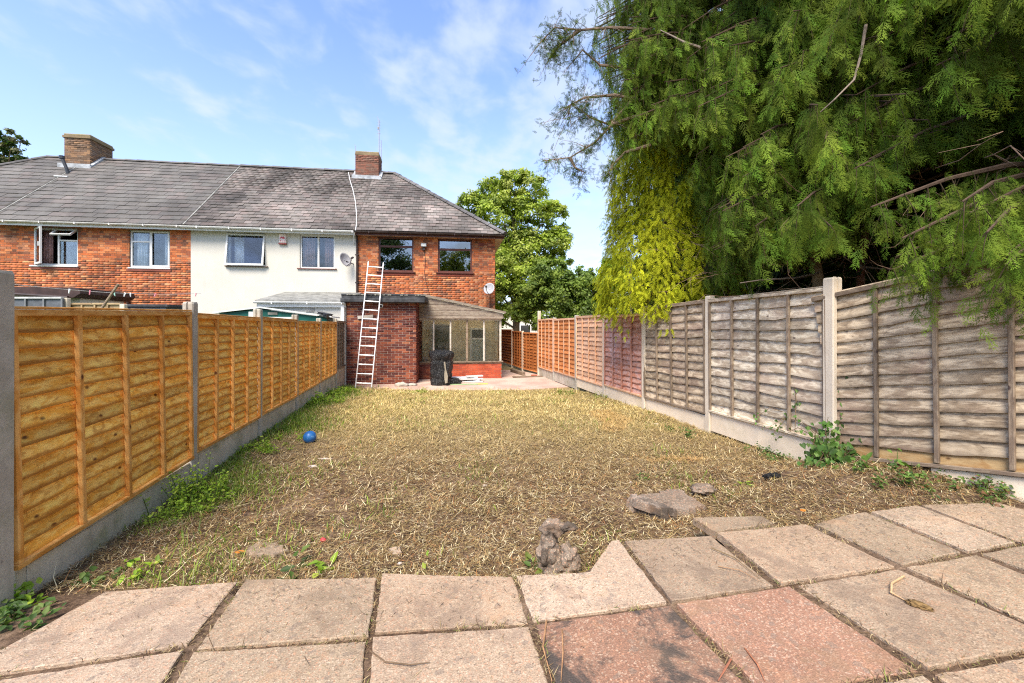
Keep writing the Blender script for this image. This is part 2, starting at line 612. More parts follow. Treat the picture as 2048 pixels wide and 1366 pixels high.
# exposed aggregate slab
def slab_mat(name, a, b, stain, samt):
    m = Mat(name, 0.85, 0.25)
    v = m.coord('World')
    big = m.noise(v, 2.3, 5, 0.6)
    c = m.mix(m.rng(big, 0.35, 0.65), a, b)
    vc = m.voronoi(v, 140, out='Color')
    bw = m.n('ShaderNodeSeparateColor')
    m.l(vc, bw.inputs[0])
    sp = bw.outputs[0]
    c = m.mix(m.rng(sp, 0.75, 0.99, 0, 0.45), c, (0.62, 0.50, 0.38))
    c = m.mix(m.rng(sp, 0.20, 0.02, 0, 0.6), c, (0.16, 0.115, 0.085))
    c = m.mix(m.rng(bw.outputs[1], 0.8, 1.0, 0, 0.6), c, (0.50, 0.26, 0.16))
    v2 = m.voronoi(v, 38, out='Color')
    b2 = m.n('ShaderNodeSeparateColor')
    m.l(v2, b2.inputs[0])
    c = m.mix(m.rng(b2.outputs[2], 0.88, 0.98, 0, 0.55), c, (0.2, 0.16, 0.13))
    st = m.noise(v, 3.1, 6, 0.72, 0.5)
    c = m.mix(m.rng(st, 0.47 if samt > .9 else 0.50, 0.60 if samt > .9 else 0.64, 0, samt), c, stain)
    fine = m.noise(v, 170, 3, 0.6)
    c = m.mix(1.0, c, m.ramp(fine, [(0.3, (0.72,) * 3), (0.7, (1.22,) * 3)]), 'MULTIPLY')
    oi = m.n('ShaderNodeObjectInfo')
    c = m.mix(1.0, c, m.ramp(oi.outputs['Random'], [(0.0, (0.80, 0.79, 0.76)), (0.5, (1.0, 0.97, 0.92)), (1.0, (1.14, 1.15, 1.16))]), 'MULTIPLY')
    dirt = m.noise(v, 1.7, 7, 0.7, 0.4)
    c = m.mix(m.rng(dirt, 0.54, 0.72, 0, 0.45), c, (0.17, 0.12, 0.08))
    ora = m.noise(v, 4.5, 5, 0.6, 0.4)
    c = m.mix(m.rng(ora, 0.55, 0.75, 0, 0.3), c, (0.44, 0.24, 0.12))
    m.base(c)
    m.bump(m.math('ADD', m.math('MULTIPLY', m.voronoi(v, 140), 0.7), m.math('MULTIPLY', fine, 0.6)), 0.55, 0.005)
    return m.done()


MT['slab'] = slab_mat('beige aggregate slab', (0.35, 0.258, 0.18), (0.42, 0.32, 0.23), (0.24, 0.175, 0.13), 0.65)
MT['slab_red'] = slab_mat('red aggregate slab', (0.27, 0.145, 0.098), (0.31, 0.178, 0.122), (0.26, 0.16, 0.10), 0.7)
MT['slab_red_dark'] = slab_mat('stained red slab', (0.26, 0.143, 0.098), (0.30, 0.175, 0.122), (0.075, 0.062, 0.055), 1.0)
MT['slab_grey'] = slab_mat('greyish slab', (0.30, 0.23, 0.16), (0.37, 0.285, 0.20), (0.20, 0.15, 0.105), 0.6)
MT['lump'] = slab_mat('concrete lump', (0.16, 0.128, 0.10), (0.26, 0.215, 0.175), (0.075, 0.06, 0.048), 0.95)

m = Mat('soil', 0.95, 0.1)
v = m.coord('World')
f1 = m.noise(v, 2.2, 6, 0.6)
f2 = m.noise(v, 40, 5, 0.75)
sepn = m.n('ShaderNodeSeparateXYZ')
m.l(v, sepn.inputs[0])
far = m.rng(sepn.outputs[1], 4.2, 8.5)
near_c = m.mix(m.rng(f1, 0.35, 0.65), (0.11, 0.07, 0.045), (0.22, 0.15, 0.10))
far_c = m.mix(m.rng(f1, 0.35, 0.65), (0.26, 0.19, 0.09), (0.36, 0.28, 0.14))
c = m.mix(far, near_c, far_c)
outside = m.math('ADD', sepn.outputs[0], m.math('MULTIPLY', sepn.outputs[1], 0.219))
c = m.mix(m.rng(outside, -2.38, -2.46), c, m.mix(m.rng(f1, 0.35, 0.65), (0.06, 0.10, 0.025), (0.12, 0.15, 0.05)))
c = m.mix(1.0, c, m.ramp(f2, [(0.3, (0.35,) * 3), (0.7, (1.7,) * 3)]), 'MULTIPLY')
m.base(c)
m.bump(f2, 0.9, 0.02)
MT['soil'] = m.done()

m = Mat('far concrete', 0.9, 0.15)
v = m.coord('World')
c = m.mix(m.rng(m.noise(v, 1.3, 5, 0.6), 0.35, 0.65), (0.44, 0.30, 0.24), (0.56, 0.42, 0.34))
c = m.mix(m.rng(m.noise(v, 5, 5, 0.7), 0.6, 0.75, 0, 0.5), c, (0.3, 0.23, 0.17))
m.base(c)
m.bump(m.noise(v, 50, 4), 0.3, 0.005)
MT['paving_far'] = m.done()

m = Mat('rough turf', 0.95, 0.1)
v = m.coord('World')
m.base(m.mix(m.rng(m.noise(v, 0.7, 6), 0.35, 0.65), (0.06, 0.09, 0.03), (0.11, 0.12, 0.05)))
MT['turf'] = m.done()

# ------------------------------------------------------------------ ground
def smooth(a, b, x):
    t = max(0.0, min(1.0, (x - a) / (b - a))) if a < b else 1 - max(0.0, min(1.0, (x - b) / (a - b)))
    return t * t * (3 - 2 * t)


def patio_z(x, y):
    return 0.05 + 0.035 * (x + 2.5)


def patio_edge(x):
    """distance at which the near slabs end"""
    pts = [(-9, 2.5), (-2.5, 2.5), (0.40, 2.53), (0.62, 2.83), (1.4, 2.88), (2.1, 2.97), (2.65, 3.1), (3.1, 3.2), (9, 3.3)]
    for (a, b), (c, d) in zip(pts, pts[1:]):
        if a <= x <= c:
            return b + (d - b) * (x - a) / (c - a)
    return 2.5


def gz(x, y, fine=True):
    z = -0.01 - 0.17 * smooth(7.5, 12.5, y)
    z += 0.27 * smooth(1.2, 3.9, x) * smooth(5.4, 3.3, y) + 0.09 * smooth(2.5, 3.5, x) * smooth(5.0, 4.2, y) * smooth(3.3, 3.95, y)
    z += 0.05 * smooth(0.2, -2.5, x) * smooth(4, 2, y) * 0.2
    if y > patio_edge(x) - 0.1 and y < 12.2 and fine:
        z += 0.035 * (mnoise.noise(Vector((x * 1.1, y * 1.1, 3.0)))) + 0.02 * mnoise.noise(Vector((x * 4.3, y * 4.3, 1.0)))
    e = patio_edge(x)
    if y < e + 0.1:
        z = min(z, patio_z(x, y) - 0.035) if y > e - 0.06 else patio_z(x, y) - 0.015
    if y > 11.9:
        z = min(z, -0.19)
    return z


def fence_left_x(y):
    return -2.351 - 0.219 * y


def fence_right_x(y):
    return 4.464 - 0.219 * y


xs = np.concatenate([np.linspace(-60, -8, 12), np.arange(-7.8, 8.0, 0.11), np.linspace(8.4, 60, 12)])
ys = np.concatenate([np.linspace(-40, 0.9, 10), np.arange(1.2, 14.0, 0.11), np.linspace(14.3, 90, 20)])
V = np.array([(x, y, gz(x, y) if 1 < y < 14 and -8 < x < 8 else -0.22 + 0.25 * (x > 4) * (y < 5)) for y in ys for x in xs])
nx, ny = len(xs), len(ys)
i, j = np.meshgrid(np.arange(nx - 1), np.arange(ny - 1))
a = (j * nx + i).ravel()
F = np.stack([a, a + 1, a + nx + 1, a + nx], 1)
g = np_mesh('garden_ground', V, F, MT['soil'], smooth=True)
tag(g, 'bare brown soil of the back garden under the cut straw', kind='structure')
V = [(-900, -400, -0.5), (900, -400, -0.5), (900, 1200, -0.5), (-900, 1200, -0.5)]
tag(np_mesh('ground', V, [[(0, 1, 2, 3)]], MT['turf']), kind='structure')

# near patio: slabs with joints
PATIO = empty('near_patio')
tag(PATIO, 'paved patio of worn square slabs in front of the garden', kind='structure')


def on_patio(px, py):
    a_ = (px - 1024) / FPX
    d = 1.4625 / ((py - HOR) / FPX + 0.035 * a_)
    return (a_ * d, d)


SLABS = [
    ([(212, 1181), (476, 1160), (376, 1288), (190, 1318), (0, 1345), (-120, 1365), (-60, 1335)], 'slab', 'slab with its back left corner cut away beside the fence'),
    ([(492, 1155), (754, 1153), (738, 1272), (392, 1299)], 'slab_grey', None),
    ([(764, 1149), (1026, 1152), (1058, 1244), (748, 1264)], 'slab', None),
    ([(1032, 1150), (1178, 1145), (1224, 1083), (1238, 1081), (1334, 1205), (1065, 1241)], 'slab', 'slab cut into an L shape behind the concrete lump'),
    ([(1248, 1080), (1422, 1068), (1548, 1171), (1343, 1204)], 'slab', None),
    ([(1434, 1066), (1612, 1047), (1790, 1132), (1562, 1168)], 'slab', None),
    ([(1628, 1046), (1690, 1029), (1732, 1024), (1922, 1105), (1806, 1129)], 'slab_grey', None),
    ([(1742, 1022), (1832, 1009), (2032, 1086), (1936, 1103)], 'slab_grey', None),
    ([(1842, 1008), (1992, 1005), (2200, 1060), (2170, 1078), (2044, 1085)], 'slab_grey', None),
    ([(1385, 1036), (1524, 1030), (1552, 1045), (1430, 1063)], 'slab_grey', 'narrow cut slab at the back edge of the patio'),
    ([(-140, 1380), (0, 1356), (368, 1301), (250, 1480), (-400, 1560)], 'slab', 'slab with a smooth brown corner at the front left'),
    ([(386, 1305), (733, 1281), (716, 1480), (262, 1520)], 'slab_grey', None),
    ([(745, 1275), (1058, 1250), (1135, 1460), (728, 1490)], 'slab', None),
    ([(1071, 1248), (1340, 1213), (1560, 1440), (1150, 1480)], 'slab_red_dark', 'red slab blotched with black stains'),
    ([(1352, 1210), (1578, 1171), (1838, 1338), (1640, 1372), (1535, 1392)], 'slab_red', 'clean brick-red slab'),
    ([(1594, 1167), (1796, 1138), (2125, 1286), (1856, 1336)], 'slab', None),
    ([(1812, 1134), (1952, 1109), (2270, 1235), (2140, 1280)], 'slab_grey', None),
    ([(1962, 1106), (2052, 1090), (2330, 1170), (2290, 1225)], 'slab_grey', None),
    ([(1868, 1347), (2134, 1298), (2400, 1440), (2060, 1480)], 'slab', None),
    ([(1560, 1402), (1846, 1350), (2040, 1490), (1700, 1560)], 'slab_grey', None),
]
for k, (poly, mt, lab) in enumerate(SLABS):
    pts = [on_patio(*p) for p in poly]
    cx = sum(p[0] for p in pts) / len(pts)
    cy = sum(p[1] for p in pts) / len(pts)
    tx, ty = random.uniform(-.006, .006), random.uniform(-.006, .006)
    dz = random.uniform(-.002, .003)
    # subdivide the rim so that the worn edge wobbles, then chamfer
    rim = []
    for (x0, y0), (x1, y1) in zip(pts, pts[1:] + pts[:1]):
        n = max(1, int(math.hypot(x1 - x0, y1 - y0) / 0.045))
        for q in range(n):
            t = q / n
            wob = 0 if q == 0 else 0.004
            rim.append((x0 + (x1 - x0) * t + random.uniform(-wob, wob), y0 + (y1 - y0) * t + random.uniform(-wob, wob)))
    n = len(rim)

    def ring(off, drop):
        o = []
        for (x, y) in rim:
            dx, dy = cx - x, cy - y
            L = math.hypot(dx, dy)
            x2, y2 = x + dx / L * off, y + dy / L * off
            o.append((x2 - cx, y2 - cy, patio_z(x2, y2) + dz + tx * (x2 - cx) * 3 + ty * (y2 - cy) * 3 - drop - patio_z(cx, cy)))
        return o
    mb = MB()
    vs = ring(0.010, 0) + ring(0.004, 0.003) + ring(0, 0.052)
    fs = [tuple(range(n))]
    for r_ in (0, 1):
        fs += [(r_ * n + q, (r_ + 1) * n + q, (r_ + 1) * n + (q + 1) % n, r_ * n + (q + 1) % n) for q in range(n)]
    mb.add(vs, fs)
    o = mb.build('paving_slab', MT[mt], PATIO, loc=(cx, cy, patio_z(cx, cy)))
    if lab:
        o['label'] = lab

# far concrete apron by the house
mb = MB()
ap = [P(826, 783, 11.9)[0:2], P(1105, 783, 11.9)[0:2], (P(1085, 757, 15.2)[0:2]), (-0.2, 17.5), (-3.2, 17.3), (-6.2, 15.5), (-6.4, 12.4)]
ap = [(-5.35, 12.35), (-3.4, 12.1), (-2.2, 11.95), (-0.9, 11.9), (0.3, 12.05), (1.0, 12.3), (1.75, 12.6), (0.95, 16.0), (0.2, 17.6), (-3.2, 17.3), (-6.5, 15.5)]
mb.prism(ap, -0.25, -0.178)
o = mb.build('far_paving', MT['paving_far'])
tag(o, 'cracked pinkish concrete apron by the house', kind='structure')

# ------------------------------------------------------------------ houses
TH = R(7.8)
CW, SW = math.cos(TH), math.sin(TH)
HX, HY = -3.21, 15.5
BASE = -0.2


def hw(s, q, z=0.0):
    return Vector((HX + CW * s - SW * q, HY + SW * s + CW * q, z))


def ws(px, q=0.0):
    a_ = (px - 1024) / FPX
    return (a_ * (HY + CW * q) - HX + SW * q) / (CW - SW * a_)


def wz(px, py, q=0.0):
    s = ws(px, q)
    return CAM_Z + (HOR - py) * (HY + SW * s + CW * q) / FPX - BASE     # local height over the base


def house_empty(name, label, cat, s0, q0=0.0):
    p = hw(s0, q0, BASE)
    return thing(name, label, cat, p, TH)


_unit = {}


def unit_box(key, col, mat):
    k = (key, col)
    if k not in _unit:
        mb = MB().box(-.5, .5, -.5, .5, -.5, .5, col)
        me = bpy.data.meshes.new(key)
        me.from_pydata(mb.v, [], mb.f)
        at = me.color_attributes.new('tint', 'FLOAT_COLOR', 'POINT')
        at.data.foreach_set('color', np.array([(*c[:3], 1) for c in mb.c], dtype=np.float32).ravel())
        me.materials.append(mat)
        _unit[k] = me
    return _unit[k]


def pieces(name, stuffname, parent, items, mat, cap=300, key=None):
    """items: (centre, size, rot3x3 or None, colour, verts or None). The nearest `cap` regular ones become parts, the rest one mesh."""
    items = list(items)
    if key:
        items.sort(key=key)
    n = 0
    V, F, C = [], [], []
    for (c, sz, rot, col, verts) in items:
        if n < cap and verts is None:
            o = bpy.data.objects.new(name, unit_box(name, col, mat))
            Mx = Matrix.Translation(c) @ ((rot.to_4x4() if rot is not None else Matrix.Identity(4)) @ Matrix.Diagonal((*sz, 1)))
            link(o, parent)
            o.matrix_local = Mx
            n += 1
        else:
            b = len(V)
            if verts is None:
                for z in (-.5, .5):
                    for (x, y) in ((-.5, -.5), (.5, -.5), (.5, .5), (-.5, .5)):
                        p = Vector((x * sz[0], y * sz[1], z * sz[2]))
                        if rot is not None:
                            p = rot @ p
                        V.append(tuple(p + Vector(c)))
            else:
                V += [tuple(p) for p in verts]
            F += [tuple(b + i for i in f) for f in BOXF]
            C += [col] * 8
    if V:
        o = np_mesh(stuffname, V, [np.array(F)], mat, parent, C=np.array(C))
        tag(o, kind='stuff')


def brick_rects(s0, s1, z0, z1, openings, pitch=0.225, course=0.075, joint=0.010, bond='stretcher', soldier=True):
    out = []
    nrow = int(round((z1 - z0) / course))
    for r_ in range(nrow):
        za, zb = z0 + r_ * course + joint, z0 + (r_ + 1) * course
        if zb > z1 + 0.01:
            break
        iv = [(s0, s1)]
        for (a0, a1, b0, b1) in openings:
            if zb > b0 + 0.01 and za < b1 - 0.01:
                nv = []
                for (p, q) in iv:
                    if a1 <= p or a0 >= q:
                        nv.append((p, q))
                    else:
                        if a0 > p:
                            nv.append((p, a0))
                        if a1 < q:
                            nv.append((a1, q))
                iv = nv
        if bond == 'flemish':
            units = [0.225, 0.1125]
            x = s0 - (0.17 if r_ % 2 else 0.0)
        elif bond == 'garden' and r_ % 4 == 3:
            units = [0.1125]
            x = s0 - 0.056
        else:
            units = [pitch]
            x = s0 - (pitch / 2 if r_ % 2 else 0)
        k = 0
        while x < s1:
            w = units[k % len(units)]
            a, b = x, x + w - joint
            for (p, q) in iv:
                c0, c1 = max(a, p), min(b, q)
                if c1 - c0 > 0.03:
                    out.append((c0, c1, za, zb))
            x += w
            k += 1
    return out


def wall_with_holes(mb, s0, s1, q0, q1, z0, z1, openings, col=(1, 1, 1)):
    """solid wall butted from boxes round rectangular openings"""
    xs_ = sorted({s0, s1, *[o[0] for o in openings], *[o[1] for o in openings]})
    for a, b in zip(xs_, xs_[1:]):
        m_ = (a + b) / 2
        spans = sorted([(o[2], o[3]) for o in openings if o[0] < m_ < o[1]])
        z = z0
        for (p, q) in spans:
            if p > z:
                mb.box(a, b, q0, q1, z, p, col)
            z = q
        if z < z1:
            mb.box(a, b, q0, q1, z, z1, col)


BR_ORANGE = [(0.47, 0.15, 0.055), (0.42, 0.13, 0.05), (0.52, 0.19, 0.075), (0.36, 0.105, 0.045), (0.29, 0.09, 0.045),
             (0.55, 0.24, 0.11), (0.44, 0.12, 0.04), (0.20, 0.085, 0.05), (0.40, 0.17, 0.09), (0.50, 0.15, 0.06)]
BR_DARK = [(0.15, 0.045, 0.03), (0.12, 0.035, 0.026), (0.19, 0.055, 0.032), (0.10, 0.035, 0.03), (0.22, 0.065, 0.035),
           (0.16, 0.05, 0.035), (0.09, 0.03, 0.026), (0.27, 0.085, 0.045)]
BR_RED = [(0.42, 0.085, 0.04), (0.38, 0.075, 0.035), (0.45, 0.10, 0.05), (0.34, 0.07, 0.04)]
BR_CHIM = [(0.22, 0.13, 0.08), (0.17, 0.11, 0.075), (0.27, 0.16, 0.09), (0.20, 0.14, 0.10), (0.14, 0.09, 0.06)]
BR_CHIM2 = [(0.19, 0.085, 0.06), (0.15, 0.075, 0.055), (0.23, 0.10, 0.07), (0.17, 0.10, 0.075)]


def bricks(parent, rects, pal, y_face=0.0, proud=0.006, mat=None, cap=300, key=None, pick=None, axis='x', flip=1):
    items = []
    for (a, b, za, zb) in rects:
        col = pick(a, b, za, zb) if pick else random.choice(pal)
        pr = proud * random.uniform(0.5, 1.4)
        th = 0.05
        yc = y_face + flip * (-pr + th / 2) if axis == 'x' else y_face + flip * (-pr + th / 2)
        if axis == 'x':
            c, sz = ((a + b) / 2, yc, (za + zb) / 2), (b - a, th, zb - za)
        else:
            c, sz = (yc, (a + b) / 2, (za + zb) / 2), (th, b - a, zb - za)
        items.append((Vector(c), sz, None, col, None))
    pieces('brick', 'brickwork', parent, items, mat or MT['brick'], cap, key)


def frame_boxes(mb, s0, s1, z0, z1, w, y0, y1):
    mb.box(s0, s1, y0, y1, z0, z0 + w)
    mb.box(s0, s1, y0, y1, z1 - w, z1)
    mb.box(s0, s0 + w, y0, y1, z0 + w, z1 - w)
    mb.box(s1 - w, s1, y0, y1, z0 + w, z1 - w)


def curtain(parent, s0, s1, z0, z1, y, mat, folds=6, amp=0.03):
    n = folds * 4
    vs, fs = [], []
    for i_ in range(n + 1):
        t = i_ / n
        yy = y + amp * math.sin(t * folds * 2 * math.pi) + random.uniform(-.004, .004)
        vs += [(s0 + (s1 - s0) * t, yy, z0), (s0 + (s1 - s0) * t, yy, z1)]
    for i_ in range(n):
        fs.append((2 * i_, 2 * i_ + 2, 2 * i_ + 3, 2 * i_ + 1))
    o = np_mesh('curtain', vs, [np.array(fs)], mat, parent, smooth=True)
    so_ = o.modifiers.new('thickness', 'SOLIDIFY')
    so_.thickness = 0.006
    return o


def pane(parent, s0, s1, z0, z1, y, mat=None, M=None):
    mb = MB().box(s0, s1, y - .003, y + .003, z0, z1, M=M)
    return mb.build('pane', mat or MT['glass'], parent)


def room(parent, s0, s1, z0, z1, depth=2.2, y=0.27, mat=None):
    """lightless room behind a window: floor, ceiling, back and side walls"""
    mb = MB()
    a, b, c, d = s0 - .5, s1 + .5, z0 - .7, z1 + .25
    t = .04
    mb.box(a, b, y, y + depth, c - t, c)
    mb.box(a, b, y, y + depth, d, d + t)
    mb.box(a - t, a, y, y + depth, c, d)
    mb.box(b, b + t, y, y + depth, c, d)
    mb.box(a, b, y + depth, y + depth + t, c, d)
    return mb.build('room', MT['room'], parent)


MT['room'] = plain('room wall', (0.16, 0.15, 0.14), 0.9, 0.2, 2)

EAVE = 5.05 - BASE           # local height of the wall top
RIDGE = 8.44 - BASE
QR = 3.45
OVER = 0.33
PITCH = math.atan2(RIDGE - EAVE, QR + OVER)
SLOPE = math.hypot(RIDGE - EAVE, QR + OVER)
TILE_A = [(0.112, 0.104, 0.094), (0.122, 0.113, 0.102), (0.106, 0.099, 0.091), (0.128, 0.112, 0.102), (0.117, 0.111, 0.101)]
TILE_B = [(0.14, 0.122, 0.108), (0.16, 0.138, 0.124), (0.125, 0.112, 0.101), (0.178, 0.152, 0.138), (0.14, 0.126, 0.113), (0.155, 0.126, 0.113)]


def roof_front(house, s_off, sl, sr, sl_top, sr_top, pal, tw, expo, pickcol=None, cap=300, lift=0.014, jit=0.004):
    """solid roof with both slopes, and tiles on the front slope. sl.. are along the eave and the ridge (local)"""
    mb = MB()
    vs = [(sl, -OVER, EAVE), (sr, -OVER, EAVE), (sr_top, QR, RIDGE), (sl_top, QR, RIDGE),
          (sl, 2 * QR + OVER, EAVE), (sr, 2 * QR + OVER, EAVE)]
    fs = [(0, 1, 2, 3), (5, 4, 3, 2), (0, 3, 4), (1, 5, 2), (0, 4, 5, 1)]
    mb.add(vs, fs)
    roof = mb.build('roof', MT['felt'], house)
    nrow = int(SLOPE / expo)
    ca, sa = math.cos(PITCH), math.sin(PITCH)
    tilt = math.atan2(0.020, expo)
    rot = Matrix.Rotation(PITCH - tilt, 3, 'X')
    items = []

    def lim(t):
        f = max(0.0, min(1.0, t / SLOPE))
        return sl + (sl_top - sl) * f, sr + (sr_top - sr) * f
    for r_ in range(nrow + 1):
        t0 = r_ * expo - 0.03
        t1 = min(t0 + expo + 0.035, SLOPE)
        if t1 - t0 < 0.05:
            continue
        x = min(sl, sl_top) - (tw / 2 if r_ % 2 else 0)
        while x < max(sr, sr_top):
            a, b = x + 0.004, x + tw - 0.004
            x += tw
            la0, lb0 = lim(t0)
            la1, lb1 = lim(t1)
            jz = random.uniform(-jit, jit)
            dt = random.uniform(-.006, .006)
            col = pickcol(a, t0) if pickcol else random.choice(pal)
            if a >= max(la0, la1) and b <= min(lb0, lb1):
                tm = (t0 + t1) / 2 + dt
                c = Vector(((a + b) / 2, -OVER + tm * ca - (lift + jz) * sa, EAVE + tm * sa + (lift + jz) * ca))
                items.append((c, (b - a, t1 - t0, 0.020), rot, col, None))
            else:
                a0, b0 = max(a, la0), min(b, lb0)
                a1, b1 = max(a, la1), min(b, lb1)
                if b0 - a0 < 0.02 and b1 - a1 < 0.02:
                    continue
                b0, b1 = max(b0, a0 + .005), max(b1, a1 + .005)
                vv = []
                for h_ in (0.006, 0.021):
                    for (xx, tt) in ((a0, t0), (b0, t0), (b1, t1), (a1, t1)):
                        hh = h_ + (0.012 if tt == t0 else 0)
                        vv.append((xx, -OVER + tt * ca - hh * sa, EAVE + tt * sa + hh * ca))
                items.append((Vector((0, 0, 0)), (1, 1, 1), None, col, vv))
    pieces('roof_tile', 'roof_tiles', roof, items, MT['tile'], cap)
    return roof


def ridge_line(parent, p0, p1, n, r_=0.11, col=(0.12, 0.115, 0.115), name='ridge_tile'):
    p0, p1 = Vector(p0), Vector(p1)
    me = None
    d = (p1 - p0) / n
    L = d.length
    X = d.normalized()
    Z = Vector((0, 0, 1))
    Z = (Z - X * Z.dot(X)).normalized()
    Y = Z.cross(X)
    for k in range(n):
        if me is None:
            mb = MB()
            vs = []
            for e, rr in ((0, r_), (L * 1.04, r_ * 0.86)):
                for w in range(7):
                    an = math.pi * w / 6
                    vs.append((e, math.cos(an) * rr, math.sin(an) * rr * 0.8 - 0.03))
            fs = [(w, w + 1, 8 + w, 7 + w) for w in range(6)] + [tuple(range(7)), tuple(range(13, 6, -1)), (0, 7, 13, 6)]
            mb.add(vs, fs, col)
            o = mb.build(name, MT['tile'], parent)
            me = o.data
        else:
            o = link(bpy.data.objects.new(name, me), parent)
        Mx = Matrix((X, Y, Z)).transposed().to_4x4()
        Mx.translation = p0 + d * k + Vector((0, 0, random.uniform(-.006, .006)))
        o.matrix_local = Mx


def chimney(house, s0, s1, q0, q1, z0, z1, pal, cap_w=0.05, lead=True):
    mb = MB().box(s0, s1, q0, q1, z0, z1)
    ch = mb.build('chimney', MT['mortar'], house)
    rects = brick_rects(s0, s1, z0, z1 - 0.16, [])
    bricks(ch, rects, pal, q0, 0.008, cap=60)
    rects = brick_rects(q0, q1, z0, z1 - 0.16, [])
    items = []
    for (a, b, za, zb) in rects:
        for xf, sg in ((s1, 1), (s0, -1)):
            items.append((Vector((xf + sg * 0.008 - sg * 0.025, (a + b) / 2, (za + zb) / 2)), (0.05, b - a, zb - za), None, random.choice(pal), None))
    pieces('brick', 'brickwork', ch, items, MT['brick'], 60)
    w = cap_w
    mb = MB()
    mb.cbox(s0 - w, s1 + w, q0 - w, q1 + w, z1 - 0.16, z1 - 0.06, 0.01, (0.20, 0.15, 0.09))
    mb.cbox(s0 - w * .4, s1 + w * .4, q0 - w * .4, q1 + w * .4, z1 - 0.057, z1 + 0.02, 0.02, (0.26, 0.22, 0.13))
    mb.build('chimney_cap', MT['brick'], ch)
    if lead:
        mb = MB()
        slope = (RIDGE - EAVE) / (QR + OVER)

        def zr(q):
            return EAVE + slope * (min(q, QR) + OVER)
        mb.box(s0 - .12, s1 + .12, q0 - 0.16, q0 - .02, zr(q0 - .16) - .02, zr(q0) + 0.05)
        for e in (0, 1):
            x0, x1 = (s0 - .1, s0 - .012) if e == 0 else (s1 + .012, s1 + .14)
            mb.prism([(q0 - .15, zr(q0 - .15) + .0), (QR, zr(QR)), (QR, zr(QR) + .12), (q0 - .15, zr(q0 - .15) + .1)], x0, x1,
                     M=Matrix(((0, 1, 0, 0), (1, 0, 0, 0), (0, 0, 1, 0), (0, 0, 0, 1))), axis='y')
        mb.build('lead_flashing', MT['lead'], ch)
    return ch


S12, S23, S34, S45 = -13.6, ws(382), ws(713), ws(990)

# ---- end house at the far left (mostly outside the picture)
H1 = house_empty('end_terrace_house', 'brown-roofed end terrace house left of the brick house, only its hipped roof in view', 'house', -19.35)
o1 = -19.35
W1 = S12 - o1
mb = MB().box(0, W1 - .003, 0, 2 * QR, 0, EAVE)
mb.build('wall', MT['mortar'], H1)
bricks(H1, brick_rects(W1 - 2.6, W1, 0.0, EAVE, []), BR_ORANGE, cap=0)
roof_front(H1, o1, -OVER, W1 + .0, -15.1 - o1, W1, TILE_A, 0.33, 0.30, cap=250)
ridge_line(H1, (-15.1 - o1, QR, RIDGE + .02), (W1, QR, RIDGE + .02), 4)
ridge_line(H1, (-OVER, -OVER, EAVE + .03), (-15.1 - o1, QR, RIDGE + .03), 14)

# ---- brick house
H2 = house_empty('brick_terrace_house', 'orange brick terrace house with two white windows, one open, under a plain grey roof', 'house', S12)
W2 = S23 - S12
ops = []
for (x0, x1, y0, y1) in ((68, 156, 456, 531), (259, 340, 461, 535)):
    ops.append((ws(x0) - S12, ws(x1) - S12, wz((x0 + x1) / 2, y1), wz((x0 + x1) / 2, y0)))
mb = MB()
wall_with_holes(mb, 0, W2 - .003, 0.0, 0.25, 0, EAVE, ops)
MB().box(0.003, W2 - .006, 6.6, 6.85, 0, EAVE).build('back_wall', MT['mortar'], H2)
wall2 = mb.build('wall', MT['mortar'], H2)
_dk = lambda a, b, za, zb: random.choice(BR_ORANGE)


def pick2(a, b, za, zb):
    f = mnoise.noise(Vector((a * .8, 0, za * 1.1)))
    c = random.choice(BR_ORANGE)
    m_ = 0.92 + 0.35 * f
    if random.random() < 0.02:
        return (0.5, 0.42, 0.36)
    return (round(c[0] * m_, 2), round(c[1] * m_, 2), round(c[2] * m_, 3))


def q_pick(pal):
    """limit the number of distinct tints so that pieces share meshes"""
    tab = []
    for c in pal:
        for m_ in (0.75, 0.95, 1.12):
            tab.append((c[0] * m_, c[1] * m_, c[2] * m_))

    def f(a, b, za, zb):
        n_ = mnoise.noise(Vector((a * .8, 0, za * 1.3)))
        lvl = 0 if n_ + random.uniform(-.25, .25) < -0.12 else (1 if n_ + random.uniform(-.2, .2) < 0.12 else 2)
        return tab[random.randrange(len(pal)) * 3 + lvl]
    return f


camkey = lambda it: -it[0][2]
bricks(wall2, brick_rects(0.0, W2, 0.0, EAVE, ops, bond='flemish'), BR_ORANGE, pick=q_pick(BR_ORANGE), key=lambda it: (abs(it[0][2] - 3.6) > 1.5, -it[0][2]))
roof_front(H2, S12, 0, W2, 0, W2, TILE_A, 0.33, 0.30)
ridge_line(H2, (0, QR, RIDGE + .02), (W2, QR, RIDGE + .02), 13)
# raised mortar verge at the party line
ca_, sa_ = math.cos(PITCH), math.sin(PITCH)


def verge(house, x, w=0.07, col='conc', h=0.055):
    mb = MB()
    M_ = Matrix.Translation((x, -OVER, EAVE)) @ Matrix.Rotation(PITCH, 4, 'X')
    mb.box(-w / 2, w / 2, -0.02, SLOPE, 0.0, h, M=M_)
    mb.build('verge', MT[col], house)


verge(H2, 0.04, .035, 'grey_roof', .038)
verge(H2, W2 - 0.035, 0.035, 'grey_roof', .036)
chimney(H2, ws(129, 2.9) - S12, ws(180, 2.9) - S12, 2.9, 4.0, RIDGE - 0.75, 9.2 - BASE, BR_CHIM)
# gutter and fascia
mb = MB()
mb.box(0, W2, -OVER + .02, -OVER + .045, EAVE - .17, EAVE - .005)
mb.box(0, W2, -OVER + .05, -0.012, EAVE - .055, EAVE - .03)
mb.build('fascia', MT['upvc'], H2)


